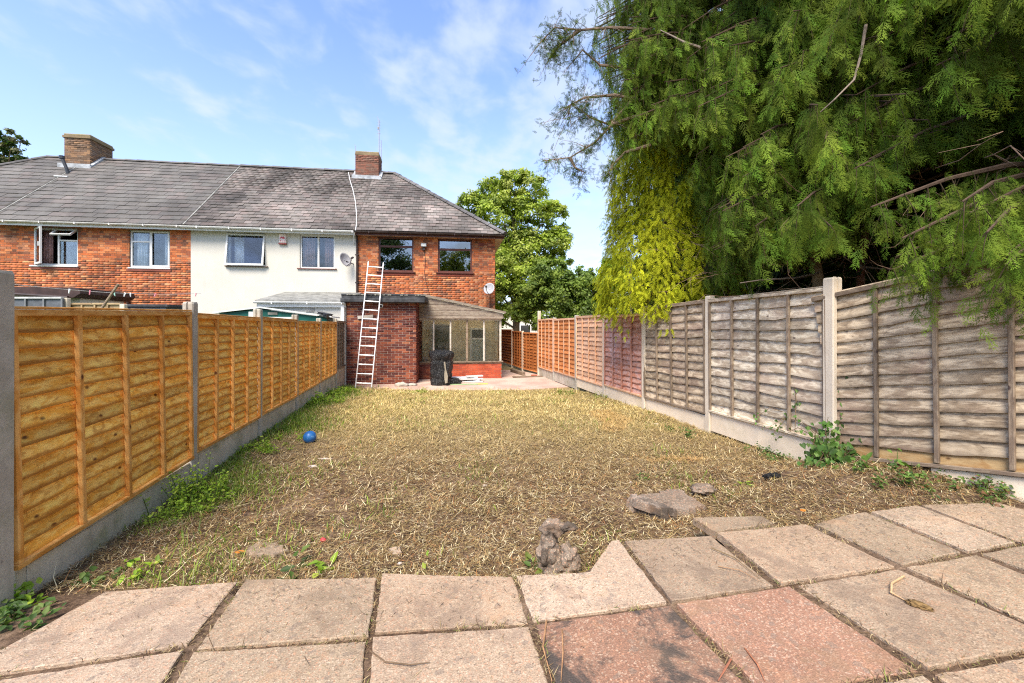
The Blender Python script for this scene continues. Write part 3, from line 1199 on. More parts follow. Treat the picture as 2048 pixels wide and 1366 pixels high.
def gutter(house, x0, x1, y, z, mat, r_=0.055):
    mb = MB()
    vs, fs = [], []
    for x in (x0, x1):
        for w in range(9):
            an = math.pi * w / 8
            vs.append((x, y - math.cos(an) * r_, z - math.sin(an) * r_))
        for w in range(8, -1, -1):
            an = math.pi * w / 8
            vs.append((x, y - math.cos(an) * (r_ - .006), z - math.sin(an) * (r_ - .006)))
    n_ = 18
    fs = [(w, (w + 1) % n_, n_ + (w + 1) % n_, n_ + w) for w in range(n_)] + [tuple(range(n_))[::-1], tuple(range(n_, 2 * n_))]
    mb.add(vs, fs)
    k = x0 + 0.5
    while k < x1:
        mb.box(k, k + .03, y - r_ - .006, y + r_ + .004, z - r_ - .012, z + .004)
        k += 1.0
    return mb.build('gutter', mat, house)


MT['gutter_grey'] = plain('grey gutter', (0.62, 0.60, 0.57), 0.5, 0.15, 4)
MT['gutter_black'] = plain('dark gutter', (0.05, 0.035, 0.03), 0.4, 0.3, 4)
gutter(H2, 0, W2 - .05, -OVER - .06, EAVE - .04, MT['gutter_grey'])
# soil pipe through the roof with its slate
p_s = ws(138, 1.6) - S12
vent_b = P(137, 356, 15.2)


def to_local(p, s0, q0=0.0):
    d_ = Vector((p[0] - HX, p[1] - HY, 0))
    s = d_.x * CW + d_.y * SW
    q = -d_.x * SW + d_.y * CW
    return Vector((s - s0, q - q0, p[2] - BASE))


vl = to_local(vent_b, S12)
# put the pipe foot on the slope
vq = 2.35
vs_ = ws(137, vq) - S12
vzr = EAVE + (RIDGE - EAVE) / (QR + OVER) * (vq + OVER)
mb = MB().tube([(vs_, vq, vzr - .05), (vs_ - .05, vq - .02, vzr + .2), (vs_ - .16, vq - .03, vzr + .5), (vs_ - .2, vq - .03, vzr + .62)], [.06, .055, .055, .055], 8)
mb.tube([(vs_ - .19, vq - .03, vzr + .55), (vs_ - .2, vq - .03, vzr + .66)], .085, 8)
mb.build('vent_pipe', MT['black'], H2)
M_ = Matrix.Translation((vs_, vq - .28, vzr - .22)) @ Matrix.Rotation(PITCH, 4, 'X')
MB().box(-.22, .22, -.05, .0, .02, .05, M=M_).build('vent_slate', MT['upvc'], H2)

# window 1: left casement swung open, middle dark, fanlight tipped out
s0, s1, z0, z1 = ops[0]
mb = MB()
frame_boxes(mb, s0 + .003, s1 - .003, z0 + .003, z1 - .003, .06, .05, .12)
sm = s0 + (s1 - s0) * .50
mb.box(sm, sm + .05, .055, .115, z0 + .063, z1 - .063)
zt = z0 + (z1 - z0) * .66
mb.box(sm + .05, s1 - .063, .055, .115, zt, zt + .05)
w1 = mb.build('window', MT['upvc'], H2)
pane(w1, sm + .05, s1 - .06, z0 + .06, zt, .085)
mb = MB()
mb.cbox(s0 - .09, s1 + .03, -.06, .05, z0 - .05, z0 - .002, .008)
mb.build('sill', MT['upvc'], w1)
mb = MB()
wd = (sm - s0) - .02
M_ = Matrix.Translation((s0 + .03, .04, 0)) @ Matrix.Rotation(R(-38), 4, 'Z')
for (a, b, c, d_) in ((0, wd, z0 + .02, z0 + .08), (0, wd, z1 - .08, z1 - .02), (0, .06, z0 + .08, z1 - .08), (wd - .06, wd, z0 + .08, z1 - .08)):
    mb.box(a, b, -.05, 0, c, d_, M=M_)
mb.box(wd - .05, wd - .02, -.09, -.05, (z0 + z1) / 2 - .04, (z0 + z1) / 2 + .1, M=M_)
cs = mb.build('casement', MT['upvc'], w1)
mb2 = MB().box(.06, wd - .06, -.028, -.022, z0 + .08, z1 - .08, M=M_)
mb2.build('pane', MT['glass'], w1)
mb = MB()
fz = z1 - .06
fh = fz - (zt + .05)
M_ = Matrix.Translation((0, .045, fz)) @ Matrix.Rotation(R(-50), 4, 'X')
fa, fb = sm + .0, s1 - .04
for (a, b, c, d_) in ((fa, fb, -.05, 0), (fa, fb, -fh - .03, -fh + .02), (fa, fa + .05, -fh + .02, -.05), (fb - .05, fb, -fh + .02, -.05)):
    mb.box(a, b, -.05, 0, c, d_, M=M_)
mb.build('fanlight', MT['upvc'], w1)
MB().box(fa + .05, fb - .05, -.028, -.022, -fh + .02, -.05, M=M_).build('pane', MT['glass'], w1)
curtain(w1, s0 + .02, s0 + .35, z0, z1, .26, MT['curtain_p'], 4)
room(H2, s0, s1, z0, z1)

# window 2
s0, s1, z0, z1 = ops[1]
mb = MB()
frame_boxes(mb, s0 + .003, s1 - .003, z0 + .003, z1 - .003, .055, .04, .11)
sm = s0 + (s1 - s0) * .47
mb.box(sm, sm + .06, .045, .105, z0 + .058, z1 - .058)
zt = z0 + (z1 - z0) * .68
mb.box(s0 + .058, sm, .045, .105, zt, zt + .05)
frame_boxes(mb, sm + .04, s1 - .03, z0 + .03, z1 - .03, .05, .02, .05)
w2 = mb.build('window', MT['upvc'], H2)
pane(w2, s0 + .05, sm, z0 + .05, zt, .075)
pane(w2, s0 + .05, sm, zt + .05, z1 - .05, .075)
pane(w2, sm + .06, s1 - .05, z0 + .05, z1 - .05, .075)
MB().cbox(s0 - .03, s1 + .03, -.05, .04, z0 - .05, z0 - .002, .008).build('sill', MT['upvc'], w2)
curtain(w2, s0 + .08, s0 + .42, z0, z1, .22, MT['curtain_w'], 4)
curtain(w2, s1 - .3, s1 - .03, z0, z1, .24, MT['curtain_w'], 3)
room(H2, s0, s1, z0, z1)
# brick sills under both windows
for k in (0, 1):
    s0, s1, z0, z1 = ops[k]
    MB().box(s0 - .08, s1 + .04, -.03, -.009, z0 - .13, z0 - .053, (0.2, 0.07, 0.05)).build('brick_sill', MT['brick'], (w1, w2)[k])

# ---- white rendered house
H3 = house_empty('white_rendered_house', 'white rendered terrace house between the two brick houses, with one window tipped open', 'house', S23)
W3 = S34 - S23
ops3 = []
for (x0, x1, y0, y1) in ((455, 531, 466, 532), (600, 670, 470, 537)):
    ops3.append((ws(x0) - S23, ws(x1) - S23, wz((x0 + x1) / 2, y1), wz((x0 + x1) / 2, y0)))
mb = MB()
wall_with_holes(mb, 0.003, W3 - .003, -0.02, 0.25, 0, EAVE, ops3)
MB().box(0.006, W3 - .006, 6.6, 6.85, 0, EAVE).build('back_wall', MT['mortar'], H3)
mb.build('wall', MT['render'], H3)


def pick3(off):
    def f(a, t):
        n_ = mnoise.noise(Vector(((a + off) * .55, t * .35, 2.0))) + 0.45 * mnoise.noise(Vector(((a + off) * 2.2, t * .8, 5.0)))
        k = min(3, max(0, int((n_ + random.uniform(-.18, .18) + .55) * 3.2)))
        c = random.choice(TILE_B)
        m_ = (0.5, 0.78, 1.0, 1.2)[k]
        return (c[0] * m_, c[1] * m_, c[2] * m_)
    return f


roof_front(H3, S23, 0, W3, 0, W3, TILE_B, 0.235, 0.215, pickcol=pick3(0), jit=0.009)
ridge_line(H3, (0, QR, RIDGE + .02), (W3, QR, RIDGE + .02), 13, 0.13)
mb = MB()
mb.box(0.01, W3, -OVER + .02, -OVER + .045, EAVE - .17, EAVE - .005)
mb.box(0.01, W3, -OVER + .05, -0.032, EAVE - .055, EAVE - .03)
mb.build('fascia', MT['upvc'], H3)
gutter(H3, -.1, W3 - .02, -OVER - .06, EAVE - .05, MT['upvc'], 0.062)
s0, s1, z0, z1 = ops3[0]
mb = MB()
frame_boxes(mb, s0 + .003, s1 - .003, z0 + .003, z1 - .003, .045, .08, .15)
w3 = mb.build('window', MT['upvc'], H3)
h_ = z1 - z0 - .03
M_ = Matrix.Translation((0, .02, z1 - .04)) @ Matrix.Rotation(R(-8), 4, 'X')
mb = MB()
a0_, a1_ = s0 - .02, s1 - .01
for (a, b, c, d_) in ((a0_, a1_, -.06, 0), (a0_, a1_, -h_, -h_ + .06), (a0_, a0_ + .055, -h_ + .06, -.06), (a1_ - .055, a1_, -h_ + .06, -.06)):
    mb.box(a, b, -.05, 0, c, d_, M=M_)
mb.build('sash', MT['upvc'], w3)
MB().box(a0_ + .055, a1_ - .055, -.03, -.024, -h_ + .06, -.06, M=M_).build('pane', MT['glass'], w3)
MB().cbox(s0 - .06, s1 + .1, -.09, .08, z0 - .04, z0 - .002, .006, (.2, .17, .15)).build('sill', plain('brown sill', (0.15, .11, .09)), w3)
curtain(w3, s0 + .1, s0 + .42, z0, z1, .27, MT['curtain_w'], 5)
room(H3, s0, s1, z0, z1)
s0, s1, z0, z1 = ops3[1]
mb = MB()
frame_boxes(mb, s0 + .003, s1 - .003, z0 + .003, z1 - .003, .05, .03, .10)
sm = s0 + (s1 - s0) * .49
mb.box(sm, sm + .06, .035, .095, z0 + .053, z1 - .053)
w4 = mb.build('window', MT['upvc'], H3)
pane(w4, s0 + .05, sm, z0 + .05, z1 - .05, .065)
pane(w4, sm + .06, s1 - .05, z0 + .05, z1 - .05, .065)
MB().cbox(s0 - .08, s1 + .07, -.08, .03, z0 - .035, z0 - .002, .006).build('sill', plain('red brown sill', (0.16, .07, .06)), w4)
curtain(w4, s0 + .05, s0 + .46, z0, z1, .2, MT['curtain_p'], 5)
curtain(w4, sm + .2, s1 - .03, z0, z1, .2, MT['curtain_p'], 5)
room(H3, s0, s1, z0, z1)

# ---- brick end house
H4 = house_empty('brick_end_house', 'orange brick end house with brown window frames and a hipped tiled roof above the conservatory', 'house', S34)
W4 = S45 - S34
ops4 = []
for (x0, x1, y0, y1) in ((757, 827, 474, 543), (876, 944, 478, 545)):
    ops4.append((ws(x0) - S34, ws(x1) - S34, wz((x0 + x1) / 2, y1), wz((x0 + x1) / 2, y0)))
door_open = (ws(936) - S34, ws(968) - S34, 0.12, 2.12)
mb = MB()
wall_with_holes(mb, 0, W4, 0.0, 0.25, 0, EAVE, ops4)
mb.box(W4 - .25, W4, .25, 6.85, 0, EAVE)
MB().box(0.003, W4 - .253, 6.6, 6.85, 0, EAVE).build('back_wall', MT['mortar'], H4)
wall4 = mb.build('wall', MT['mortar'], H4)
rc = brick_rects(0.0, W4, 0.0, EAVE - .05, ops4, bond='flemish')
bricks(wall4, rc, BR_ORANGE, pick=q_pick(BR_ORANGE), key=lambda it: (abs(it[0][2] - 3.6) > 1.5, -it[0][2]))
items = []
for (a, b, za, zb) in brick_rects(0, 6.8, 0, EAVE - .05, [], bond='flemish'):
    items.append((Vector((W4 + .006 - .025, (a + b) / 2, (za + zb) / 2)), (.05, b - a, zb - za), None, random.choice(BR_ORANGE), None))
pieces('brick', 'brickwork', wall4, items, MT['brick'], 0)


def pick4(a, t):
    n_ = mnoise.noise(Vector(((a + 5) * .55, t * .35, 2.0))) + 0.45 * mnoise.noise(Vector(((a + 5) * 2.2, t * .8, 5.0)))
    if abs(a - 1.0) < .9 + .3 * n_ and t > 1.6:        # lime run off below the stack
        n_ += .55 * max(0, 1 - abs(a - 1.0))
    k = min(3, max(0, int((n_ + random.uniform(-.18, .18) + .6) * 3.2)))
    c = random.choice(TILE_B)
    m_ = (0.5, 0.78, 1.0, 1.4)[k]
    return (c[0] * m_, c[1] * m_, c[2] * m_)


roof_front(H4, S34, 0, W4 + OVER, 0, -1.56 - S34, TILE_B, 0.235, 0.215, pickcol=pick4, jit=0.009)
ridge_line(H4, (0, QR, RIDGE + .02), (-1.56 - S34, QR, RIDGE + .02), 3, 0.13)
ridge_line(H4, (W4 + OVER + .02, -OVER - .02, EAVE + .03), (-1.56 - S34, QR, RIDGE + .03), 17, 0.13)
chimney(H4, ws(711, 3.05) - S34, ws(757, 3.05) - S34, 3.05, 3.85, RIDGE - 0.6, 9.2 - BASE, BR_CHIM2, 0.02)
mb = MB()
mb.box(-.0, W4 + OVER, -OVER + .02, -OVER + .045, EAVE - .16, EAVE - .005)
mb.build('fascia', MT['brown_frame'], H4)
mb = MB()
mb.box(0, W4 + OVER - .02, -OVER + .05, -0.012, EAVE - .12, EAVE - .08)
mb.box(W4 + .012, W4 + OVER - .02, -.01, 6.8, EAVE - .12, EAVE - .08)
mb.build('soffit', plain('cream soffit', (0.55, 0.45, 0.33)), H4)
gutter(H4, 0, W4 + OVER, -OVER - .06, EAVE - .045, MT['gutter_black'], 0.055)
for k, (s0, s1, z0, z1) in enumerate(ops4):
    mb = MB()
    frame_boxes(mb, s0 + .003, s1 - .003, z0 + .003, z1 - .003, .055, .04, .11)
    zt = z0 + (z1 - z0) * (.70 if k == 0 else .66)
    mb.box(s0 + .058, s1 - .058, .03, .105, zt, zt + .07)
    w = mb.build('window', MT['brown_frame'], H4)
    pane(w, s0 + .05, s1 - .05, z0 + .05, zt, .075, MT['glass_dark'])
    pane(w, s0 + .05, s1 - .05, zt + .07, z1 - .05, .075, MT['glass_dark'])
    MB().cbox(s0 - .07, s1 + .07, -.07, .04, z0 - .05, z0 - .002, .006).build('sill', MT['brown_frame'], w)
    MB().box(s0 - .03, s1 + .03, -.022, -.01, z0 - .14, z0 - .053, (.22, .06, .04)).build('brick_sill', MT['brick'], w)
    room(H4, s0, s1, z0, z1)
    if k == 1:       # something white with thin legs on the window board
        mb = MB()
        a, b = s0 + .33, s0 + .62
        mb.box(a, a + .02, .2, .22, z0 + .05, z0 + .28)
        mb.box(b, b + .02, .2, .22, z0 + .05, z0 + .28)
        mb.box(a, b + .02, .2, .22, z0 + .28, z0 + .30)
        o = mb.build('white_rack', MT['upvc'])
        o.parent = None
        o.matrix_world = H4.matrix_basis
        tag(o, 'small white rack standing inside the right-hand upstairs window of the end house', 'rack')
    else:
        MB().box(s0 + .1, s1 - .1, .6, .62, z0, z1 - .1).build('blind', MT['curtain_w'], w) if False else None
# downpipe at the party line, air brick
mb = MB()
mb.tube([(0.02, -.12, EAVE - .1), (0.03, -.07, EAVE - .3), (0.03, -.06, 2.6)], .036, 8)
for z in (4.4, 3.4):
    mb.box(-.03, .09, -.1, -.01, z, z + .03)
mb.build('downpipe', MT['gutter_black'], H4)
sx, zx = ws(962) - S34, wz(962, 489)
mb = MB().box(sx - .1, sx + .1, -.02, -.004, zx - .06, zx + .06)
for k in range(4):
    mb.box(sx - .09, sx + .09, -.026, -.02, zx - .05 + k * .03, zx - .04 + k * .03)
mb.build('air_brick', plain('dark terracotta', (.2, .05, .03)), H4)

# ------------------------------------------------------------------ brick outhouse
QF = -2.2
AS0, AS1 = ws(693, QF), ws(832, QF)
A = house_empty('brick_outhouse', 'flat-roofed dark red brick outhouse behind the leaning ladder', 'outbuilding', AS0, QF)
WA = AS1 - AS0
HA = 2.42 - BASE
mb = MB()
mb.box(.012, WA - .012, .012, 2.19, 0, HA)
wa = mb.build('wall', MT['mortar_pale'], A)


def pickA(a, b, za, zb):
    if a > WA - .9 and 0.7 < za < 1.7 and random.random() < .45 * (a - WA + 1.1):
        return random.choice(((0.34, 0.13, 0.07), (0.30, 0.10, 0.055), (0.27, 0.085, 0.045)))
    if zb > 2.0 and a < .5 and random.random() < .2:
        return (0.36, 0.13, 0.05)
    return random.choice(BR_DARK)


bricks(wa, brick_rects(0, WA, 0, HA, []), BR_DARK, .012, .006, pick=pickA, key=lambda it: -it[0][2] * 0 + random.random())
items = []
for (a, b, za, zb) in brick_rects(.02, 2.19, 0, HA, []):
    items.append((Vector((WA - .012 + .006 - .025 + .02, (a + b) / 2, (za + zb) / 2)), (.05, b - a, zb - za), None, random.choice(BR_DARK), None))
pieces('brick', 'brickwork', wa, items, MT['brick'], 100)
mb = MB()
mb.cbox(-.1, WA + .32, -.22, 2.19, HA + .002, HA + .17, .03)
mb.cbox(-.12, WA + .3, -.27, -.2, HA - .05, HA + .08, .02)
mb.tube([(-.1, -.2, HA + .18), (WA * .5, -.2, HA + .195), (WA + .3, -.19, HA + .18)], .035, 6)
mb.build('roof', MT['felt'], A)
mb = MB()
for k in range(34):
    x = random.uniform(-.05, WA + .25)
    mb.box(x, x + random.uniform(.04, .12), -.235, -.1, HA + .172, HA + .172 + random.uniform(.006, .03))
mb.build('roof_moss', plain('pale lichen', (0.30, 0.29, 0.24), .95, .4, 20), A)

# ------------------------------------------------------------------ conservatory
mp_ = Mat('weathered plastic roof', .5, .3)
mp_.base((.45, .45, .40))
tr_ = mp_.n('ShaderNodeBsdfTranslucent')
tr_.inputs['Color'].default_value = (.85, .83, .72, 1)
mx_ = mp_.n('ShaderNodeMixShader')
mx_.inputs[0].default_value = .75
mp_.l(mp_.b.outputs[0], mx_.inputs[1])
mp_.l(tr_.outputs[0], mx_.inputs[2])
mp_.l(mx_.outputs[0], mp_.out.inputs['Surface'])
MT['poly_roof'] = mp_.done()
QC = -1.1
CS0, CS1 = AS1 + .02, ws(1003, QC)
Cn = house_empty('lean_to_conservatory', 'wooden lean-to conservatory with grey boarded gable and a low red brick wall', 'conservatory', CS0, QC)
WC = CS1 - CS0
sillz = wz(950, 725, QC)
headz = wz(950, 639, QC)
clb = wz(920, 637, QC)
ctl, ctr = wz(850, 592, QC), wz(1005, 627, QC)
mb = MB()
mb.box(0, WC, .012, .11, 0, sillz)
mb.box(WC - .11, WC - .012, .113, 1.09, 0, sillz)
dw = mb.build('dwarf_wall', MT['mortar'], Cn)
mid_px = ws(905, QC) - CS0


def pickC(a, b, za, zb):
    return random.choice(BR_RED) if a > mid_px - .2 else random.choice(BR_DARK)


bricks(dw, brick_rects(0, WC, 0, sillz - .03, [], joint=.006), BR_RED, .012, .004, pick=pickC)
items = []
for (a, b, za, zb) in brick_rects(.02, 1.09, 0, sillz - .03, [], joint=.006):
    items.append((Vector((WC - .012 + .004 - .025, (a + b) / 2, (za + zb) / 2)), (.05, b - a, zb - za), None, random.choice(BR_RED), None))
pieces('brick', 'brickwork', dw, items, MT['brick'], 60)
MB().cbox(-.0, WC + .06, -.05, .13, sillz, sillz + .045, .008).build('sill', MT['wood_greybat'], Cn)
mull = [ws(x, QC) - CS0 for x in (836, 867, 901, 934, 968, 1001)]
mb = MB()
mb.box(0, WC, .02, .09, headz - .03, headz + .06)
MT['frame_cream'] = plain('flaking cream paint', (0.55, 0.50, 0.42), .7, .25, 9)
hd = mb.build('head_rail', MT['frame_cream'], Cn)
for k, x in enumerate(mull):
    w_ = .028 if k not in (3, 5) else .035
    MB().cbox(x - w_, x + w_, .015, .095, sillz + .047, headz - .033, .006).build('mullion', MT['frame_cream'] if k != 3 else MT['wood_greybat'], Cn)
for x0, x1 in zip(mull, mull[1:]):
    MB().box(x0 + .028, x1 - .028, .05, .056, sillz + .047, headz - .033).build('pane', MT['glass_dirty'], Cn)
MB().box(WC - .055, WC - .049, .12, 1.06, sillz + .047, headz - .033).build('pane', MT['glass_dirty'], Cn)
MB().box(WC - .09, WC - .03, 1.06, 1.09, sillz + .047, headz).build('mullion', MT['frame_cream'], Cn)
# cladding: horizontal boards in a falling triangle, each its own board
nb = 8
top_l, top_r = ctl, ctr
zz0 = clb
bh = (top_l - zz0) / nb
sl0, sl1 = ws(842, QC) - CS0, ws(1006, QC) - CS0
for k in range(nb):
    za, zb = zz0 + k * bh, zz0 + (k + 1) * bh - .006

    def xr(z):
        return sl1 if z <= top_r else sl1 + (sl0 + .02 - sl1) * (z - top_r) / (top_l - top_r)
    pl = [(sl0 - .12, za), (xr(za), za), (xr(zb), zb), (sl0 - .12, zb)]
    if xr(za) - sl0 < .05:
        continue
    MB().prism(pl, -.10 - .012 * (k % 2) - random.uniform(0, .006), -.065, axis='y').build('board', MT['wood_cladding'], Cn)
mb = MB()
mb.prism([(sl0 - .12, top_l - .02), (sl0 - .02, top_l - .0), (sl1 + .06, top_r - .0), (sl1 + .06, top_r + .045), (sl0, top_l + .05), (sl0 - .12, top_l + .05)], -.15, 1.08, axis='y')
mb.build('roof', MT['poly_roof'], Cn)
mb = MB()
mb.prism([(sl0 + .1, top_l - .01), (sl1 + .08, top_r + .0), (sl1 + .08, top_r + .06), (sl0 + .1, top_l + .055)], -.19, -.153, axis='y')
mb.build('barge_board', MT['wood_cladding'], Cn)
mb = MB()
mb.box(0.0, WC, .1, 1.08, -.0, .01)
mb.build('floor', plain('dusty floor', (.3, .27, .22)), Cn)
# room-side wall with white patio door, seen through the glass
MT['cons_wall'] = plain('beige inner wall', (0.7, 0.6, 0.42), .9, .15, 3)
mb = MB()
wall_with_holes(mb, 0.02, WC, 1.05, 1.078, 0.01, headz + .3, [(ws(940, 0) - CS0, ws(972, 0) - CS0, .1, headz - .3)])
mb.build('inner_wall', MT['cons_wall'], Cn)
d0, d1 = ws(940, 0) - CS0, ws(972, 0) - CS0
mb = MB()
frame_boxes(mb, d0 + .003, d1 - .003, .1, headz - .3, .06, .99, 1.045)
mb.box(d0 + .06, d1 - .06, .99, 1.045, 1.35, 1.41)
dr = mb.build('door', MT['upvc'], Cn)
MB().box(d0 + .06, d1 - .06, 1.01, 1.02, .16, 1.35).build('pane', plain('frosted pane', (.36, .40, .36), .3), dr)
MB().box(d0 + .06, d1 - .06, 1.01, 1.02, 1.41, headz - .36).build('pane', plain('dark pane', (.06, .06, .06), .2), dr)
d2, d3 = ws(850, 0) - CS0 + .2, ws(900, 0) - CS0 + .05
mb = MB()
frame_boxes(mb, d2, d3, .7, headz - .15, .05, 1.0, 1.045)
wdw = mb.build('inner_window', MT['frame_cream'], Cn)
MB().box(d2 + .05, d3 - .05, 1.02, 1.03, .75, headz - .2).build('pane', plain('dark pane b', (.07, .06, .05), .15), wdw)
# vertical blinds along the right side
for k in range(9):
    y = .16 + k * .1
    M_ = Matrix.Translation((WC - .12, y, 0)) @ Matrix.Rotation(R(62), 4, 'Z')
    MB().box(-.045, .045, -.003, .003, sillz + .09, headz - .05, M=M_).build('blind_slat', MT['blind'] if 'blind' in MT else MT.setdefault('blind', plain('cream blind', (0.72, 0.70, 0.55))), Cn)
mb = MB().box(WC - .16, WC - .08, .13, 1.04, headz - .05, headz - .02)
mb.build('blind_rail', MT['upvc'], Cn)
o = MB().cbox(0, .2, 0, .12, 0, .16, .01).build('cardboard_box', plain('pinkish card', (.5, .38, .33)))
o.matrix_world = Matrix.Translation(hw(CS0 + .1, QC + .15, BASE + sillz + .05)) @ Matrix.Rotation(TH, 4, 'Z')
tag(o, 'small pinkish box on the window board inside the leftmost conservatory pane', 'box')

# ------------------------------------------------------------------ white kitchen extension of the white house
ES0 = ws(520, QF)
E = house_empty('white_extension', 'low white rendered extension with white gutter beside the brick outhouse', 'outbuilding', ES0, QF)
WE = AS0 - ES0 - .01
mb = MB()
mb.box(0, WE, 0, 2.15, 0, 2.5)
mb.build('wall', MT['render'], E)
# mono-pitch felt roof rising to the house wall
mb = MB()
mb.prism([(-.15, 2.56), (2.17, 2.98), (2.17, 3.06), (-.15, 2.62)], -.08, WE,
         M=Matrix(((0, 1, 0, 0), (1, 0, 0, 0), (0, 0, 1, 0), (0, 0, 0, 1))), axis='y')
mb.build('roof', MT['grey_roof'], E)
MB().box(-.05, WE, -.1, -.07, 2.42, 2.56).build('fascia', MT['upvc'], E)
gutter(E, -.1, WE, -.17, 2.58, MT['upvc'], .06)
mb = MB()
mb.box(WE - .13, WE - .03, -.12, -.02, 0.0, 2.5)
mb.build('downpipe', MT['upvc'], E)
sx, zx = ws(620, QF) - ES0, wz(620, 620, QF)
mb = MB().box(sx - .12, sx + .12, -.02, -.003, zx - .06, zx + .06)
for k in range(5):
    mb.box(sx - .1, sx + .1, -.03, -.02, zx - .05 + k * .022, zx - .04 + k * .022)
mb.build('vent_grille', plain('putty grille', (.42, .4, .36)), E)

# ------------------------------------------------------------------ fences
def line_pt(side, y):
    return Vector((fence_left_x(y) if side == 'L' else fence_right_x(y), y, 0))


def slat_mesh(L, h, wave, th=.014, seg=14, seed=0):
    """lapped board: x along, y proud towards the garden at its foot, waney lower edge"""
    vs, fs = [], []
    rr = random.Random(seed)
    ph = [rr.uniform(0, 50) for _ in range(3)]
    lean = .026
    for i_ in range(seg + 1):
        x = -L / 2 + L * i_ / seg
        w = wave * (mnoise.noise(Vector((x * 1.6 + ph[0], 0, 0))) * 1.3 + .5 * mnoise.noise(Vector((x * 6 + ph[1], 0, 0))))
        bow = wave * .55 * mnoise.noise(Vector((x * 2.2 + ph[2], 3, 0)))
        zb, zt = -h * .10 + w, h
        vs += [(x, lean + th + bow, zb), (x, th * .4 + .001, zt), (x, 0.0, zt), (x, lean + bow, zb)]
    for i_ in range(seg):
        b = 4 * i_
        for k in range(4):
            fs.append((b + k, b + (k + 1) % 4, b + 4 + (k + 1) % 4, b + 4 + k))
    fs += [(3, 2, 1, 0), (4 * seg, 4 * seg + 1, 4 * seg + 2, 4 * seg + 3)]
    return vs, fs


def fence_panel(label, group, side_pts, zb, zt, nsl, wave, mats, nbat=5, top='cap', name='lap_fence', tilt=0.0, foot=None, bat_rot=0.0):
    """side_pts = (pa, pb): local x runs from pa to pb, local y points into the garden"""
    pa, pb = Vector(side_pts[0]), Vector(side_pts[1])
    d = (pb - pa)
    d.z = 0
    L = d.length
    H = zt - zb
    X = d.normalized()
    X = Vector((X.x * math.cos(tilt), X.y * math.cos(tilt), math.sin(tilt)))
    Yv = Vector((-X.y, X.x, 0)).normalized()
    Z = X.cross(Yv)
    t = tag(bpy.data.objects.new(name, None), label, 'fence panel', group)
    t.empty_display_size = .1
    link(t)
    Mx = Matrix((X, Yv, Z)).transposed().to_4x4()
    Mx.translation = (pa + pb) / 2 + Vector((0, 0, zb))
    t.matrix_world = Mx
    L = L / math.cos(tilt)
    step = (H - .06) / nsl
    for k in range(nsl):
        vs, fs = slat_mesh(L - .002, step * 1.12, wave, seed=random.randrange(10 ** 6))
        mb = MB().add(vs, fs)
        mt = mats['slat']
        if foot and k < 1:
            mt = foot
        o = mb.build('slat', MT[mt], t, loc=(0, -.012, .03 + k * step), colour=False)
        if foot and k < 1:
            o['label'] = 'yellowish unweathered bottom slat'
    fb = .034
    for k in range(nbat):
        x = -L / 2 + fb / 2 + .004 + (L - fb - .008) * k / (nbat - 1)
        x += random.uniform(-.006, .006) if 0 < k < nbat - 1 else 0
        M_ = Matrix.Translation((x, .036, H / 2)) @ Matrix.Rotation(random.uniform(-.004, .004) + bat_rot, 4, 'Y') @ Matrix.Rotation(R(90), 4, 'Y')
        mb = MB().cbox(-H / 2 + .034, H / 2 - .034, -.014, .018, -fb / 2, fb / 2, .004)
        o = mb.build('batten', MT[mats['bat']], t, colour=False)
        o.matrix_local = M_
    o = MB().cbox(-L / 2, L / 2, -.020, .016, -.017, .017, .004).build('bottom_rail', MT[mats['rail']], t, loc=(0, .038, .017), colour=False)
    o = MB().cbox(-L / 2, L / 2, -.016, .018, -.02, .02, .004).build('top_rail', MT[mats['rail']], t, loc=(0, .036, H - .022), colour=False)
    if top == 'cap':
        MB().cbox(-L / 2, L / 2, -.03, .035, -.007, .008, .003).build('capping', MT[mats['cap']], t, loc=(0, .016, H + .007), colour=False)
    return t


def post(label, side, y, z0, z1, mat, w=.10, dx=0.0, group=None):
    p = line_pt(side, y)
    ang = math.atan(0.219)
    o = MB()
    n = 5
    b = .010
    # weathered head: chamfered section, slightly uneven top
    sec = [(-w / 2 + b, -w / 2), (-.014, -w / 2), (-.010, -w / 2 + .018), (.010, -w / 2 + .018), (.014, -w / 2), (w / 2 - b, -w / 2), (w / 2, -w / 2 + b), (w / 2, w / 2 - b), (w / 2 - b, w / 2),
           (.014, w / 2), (.010, w / 2 - .018), (-.010, w / 2 - .018), (-.014, w / 2), (-w / 2 + b, w / 2), (-w / 2, w / 2 - b), (-w / 2, -w / 2 + b)]
    m_ = len(sec)
    vs = []
    for (zz, s) in ((z0 - .25, 1), (z0 + .4, 1), ((z0 + z1) / 2, 1), (z1 - .02, 1), (z1, .88)):
        for (x, yy) in sec:
            vs.append((x * s, yy * s, zz + (random.uniform(-.006, .004) if zz == z1 else 0)))
    fs = []
    for r_ in range(4):
        fs += [(r_ * m_ + k, r_ * m_ + (k + 1) % m_, (r_ + 1) * m_ + (k + 1) % m_, (r_ + 1) * m_ + k) for k in range(m_)]
    fs += [tuple(range(4 * m_, 5 * m_)), tuple(range(m_))[::-1]]
    o.add(vs, fs)
    ob = o.build('fence_post', MT[mat], colour=False)
    ob.location = (p.x + dx, p.y, 0)
    ob.rotation_euler = (random.uniform(-.004, .004), random.uniform(-.004, .004), ang)
    tag(ob, label, 'fence post', group)
    return ob


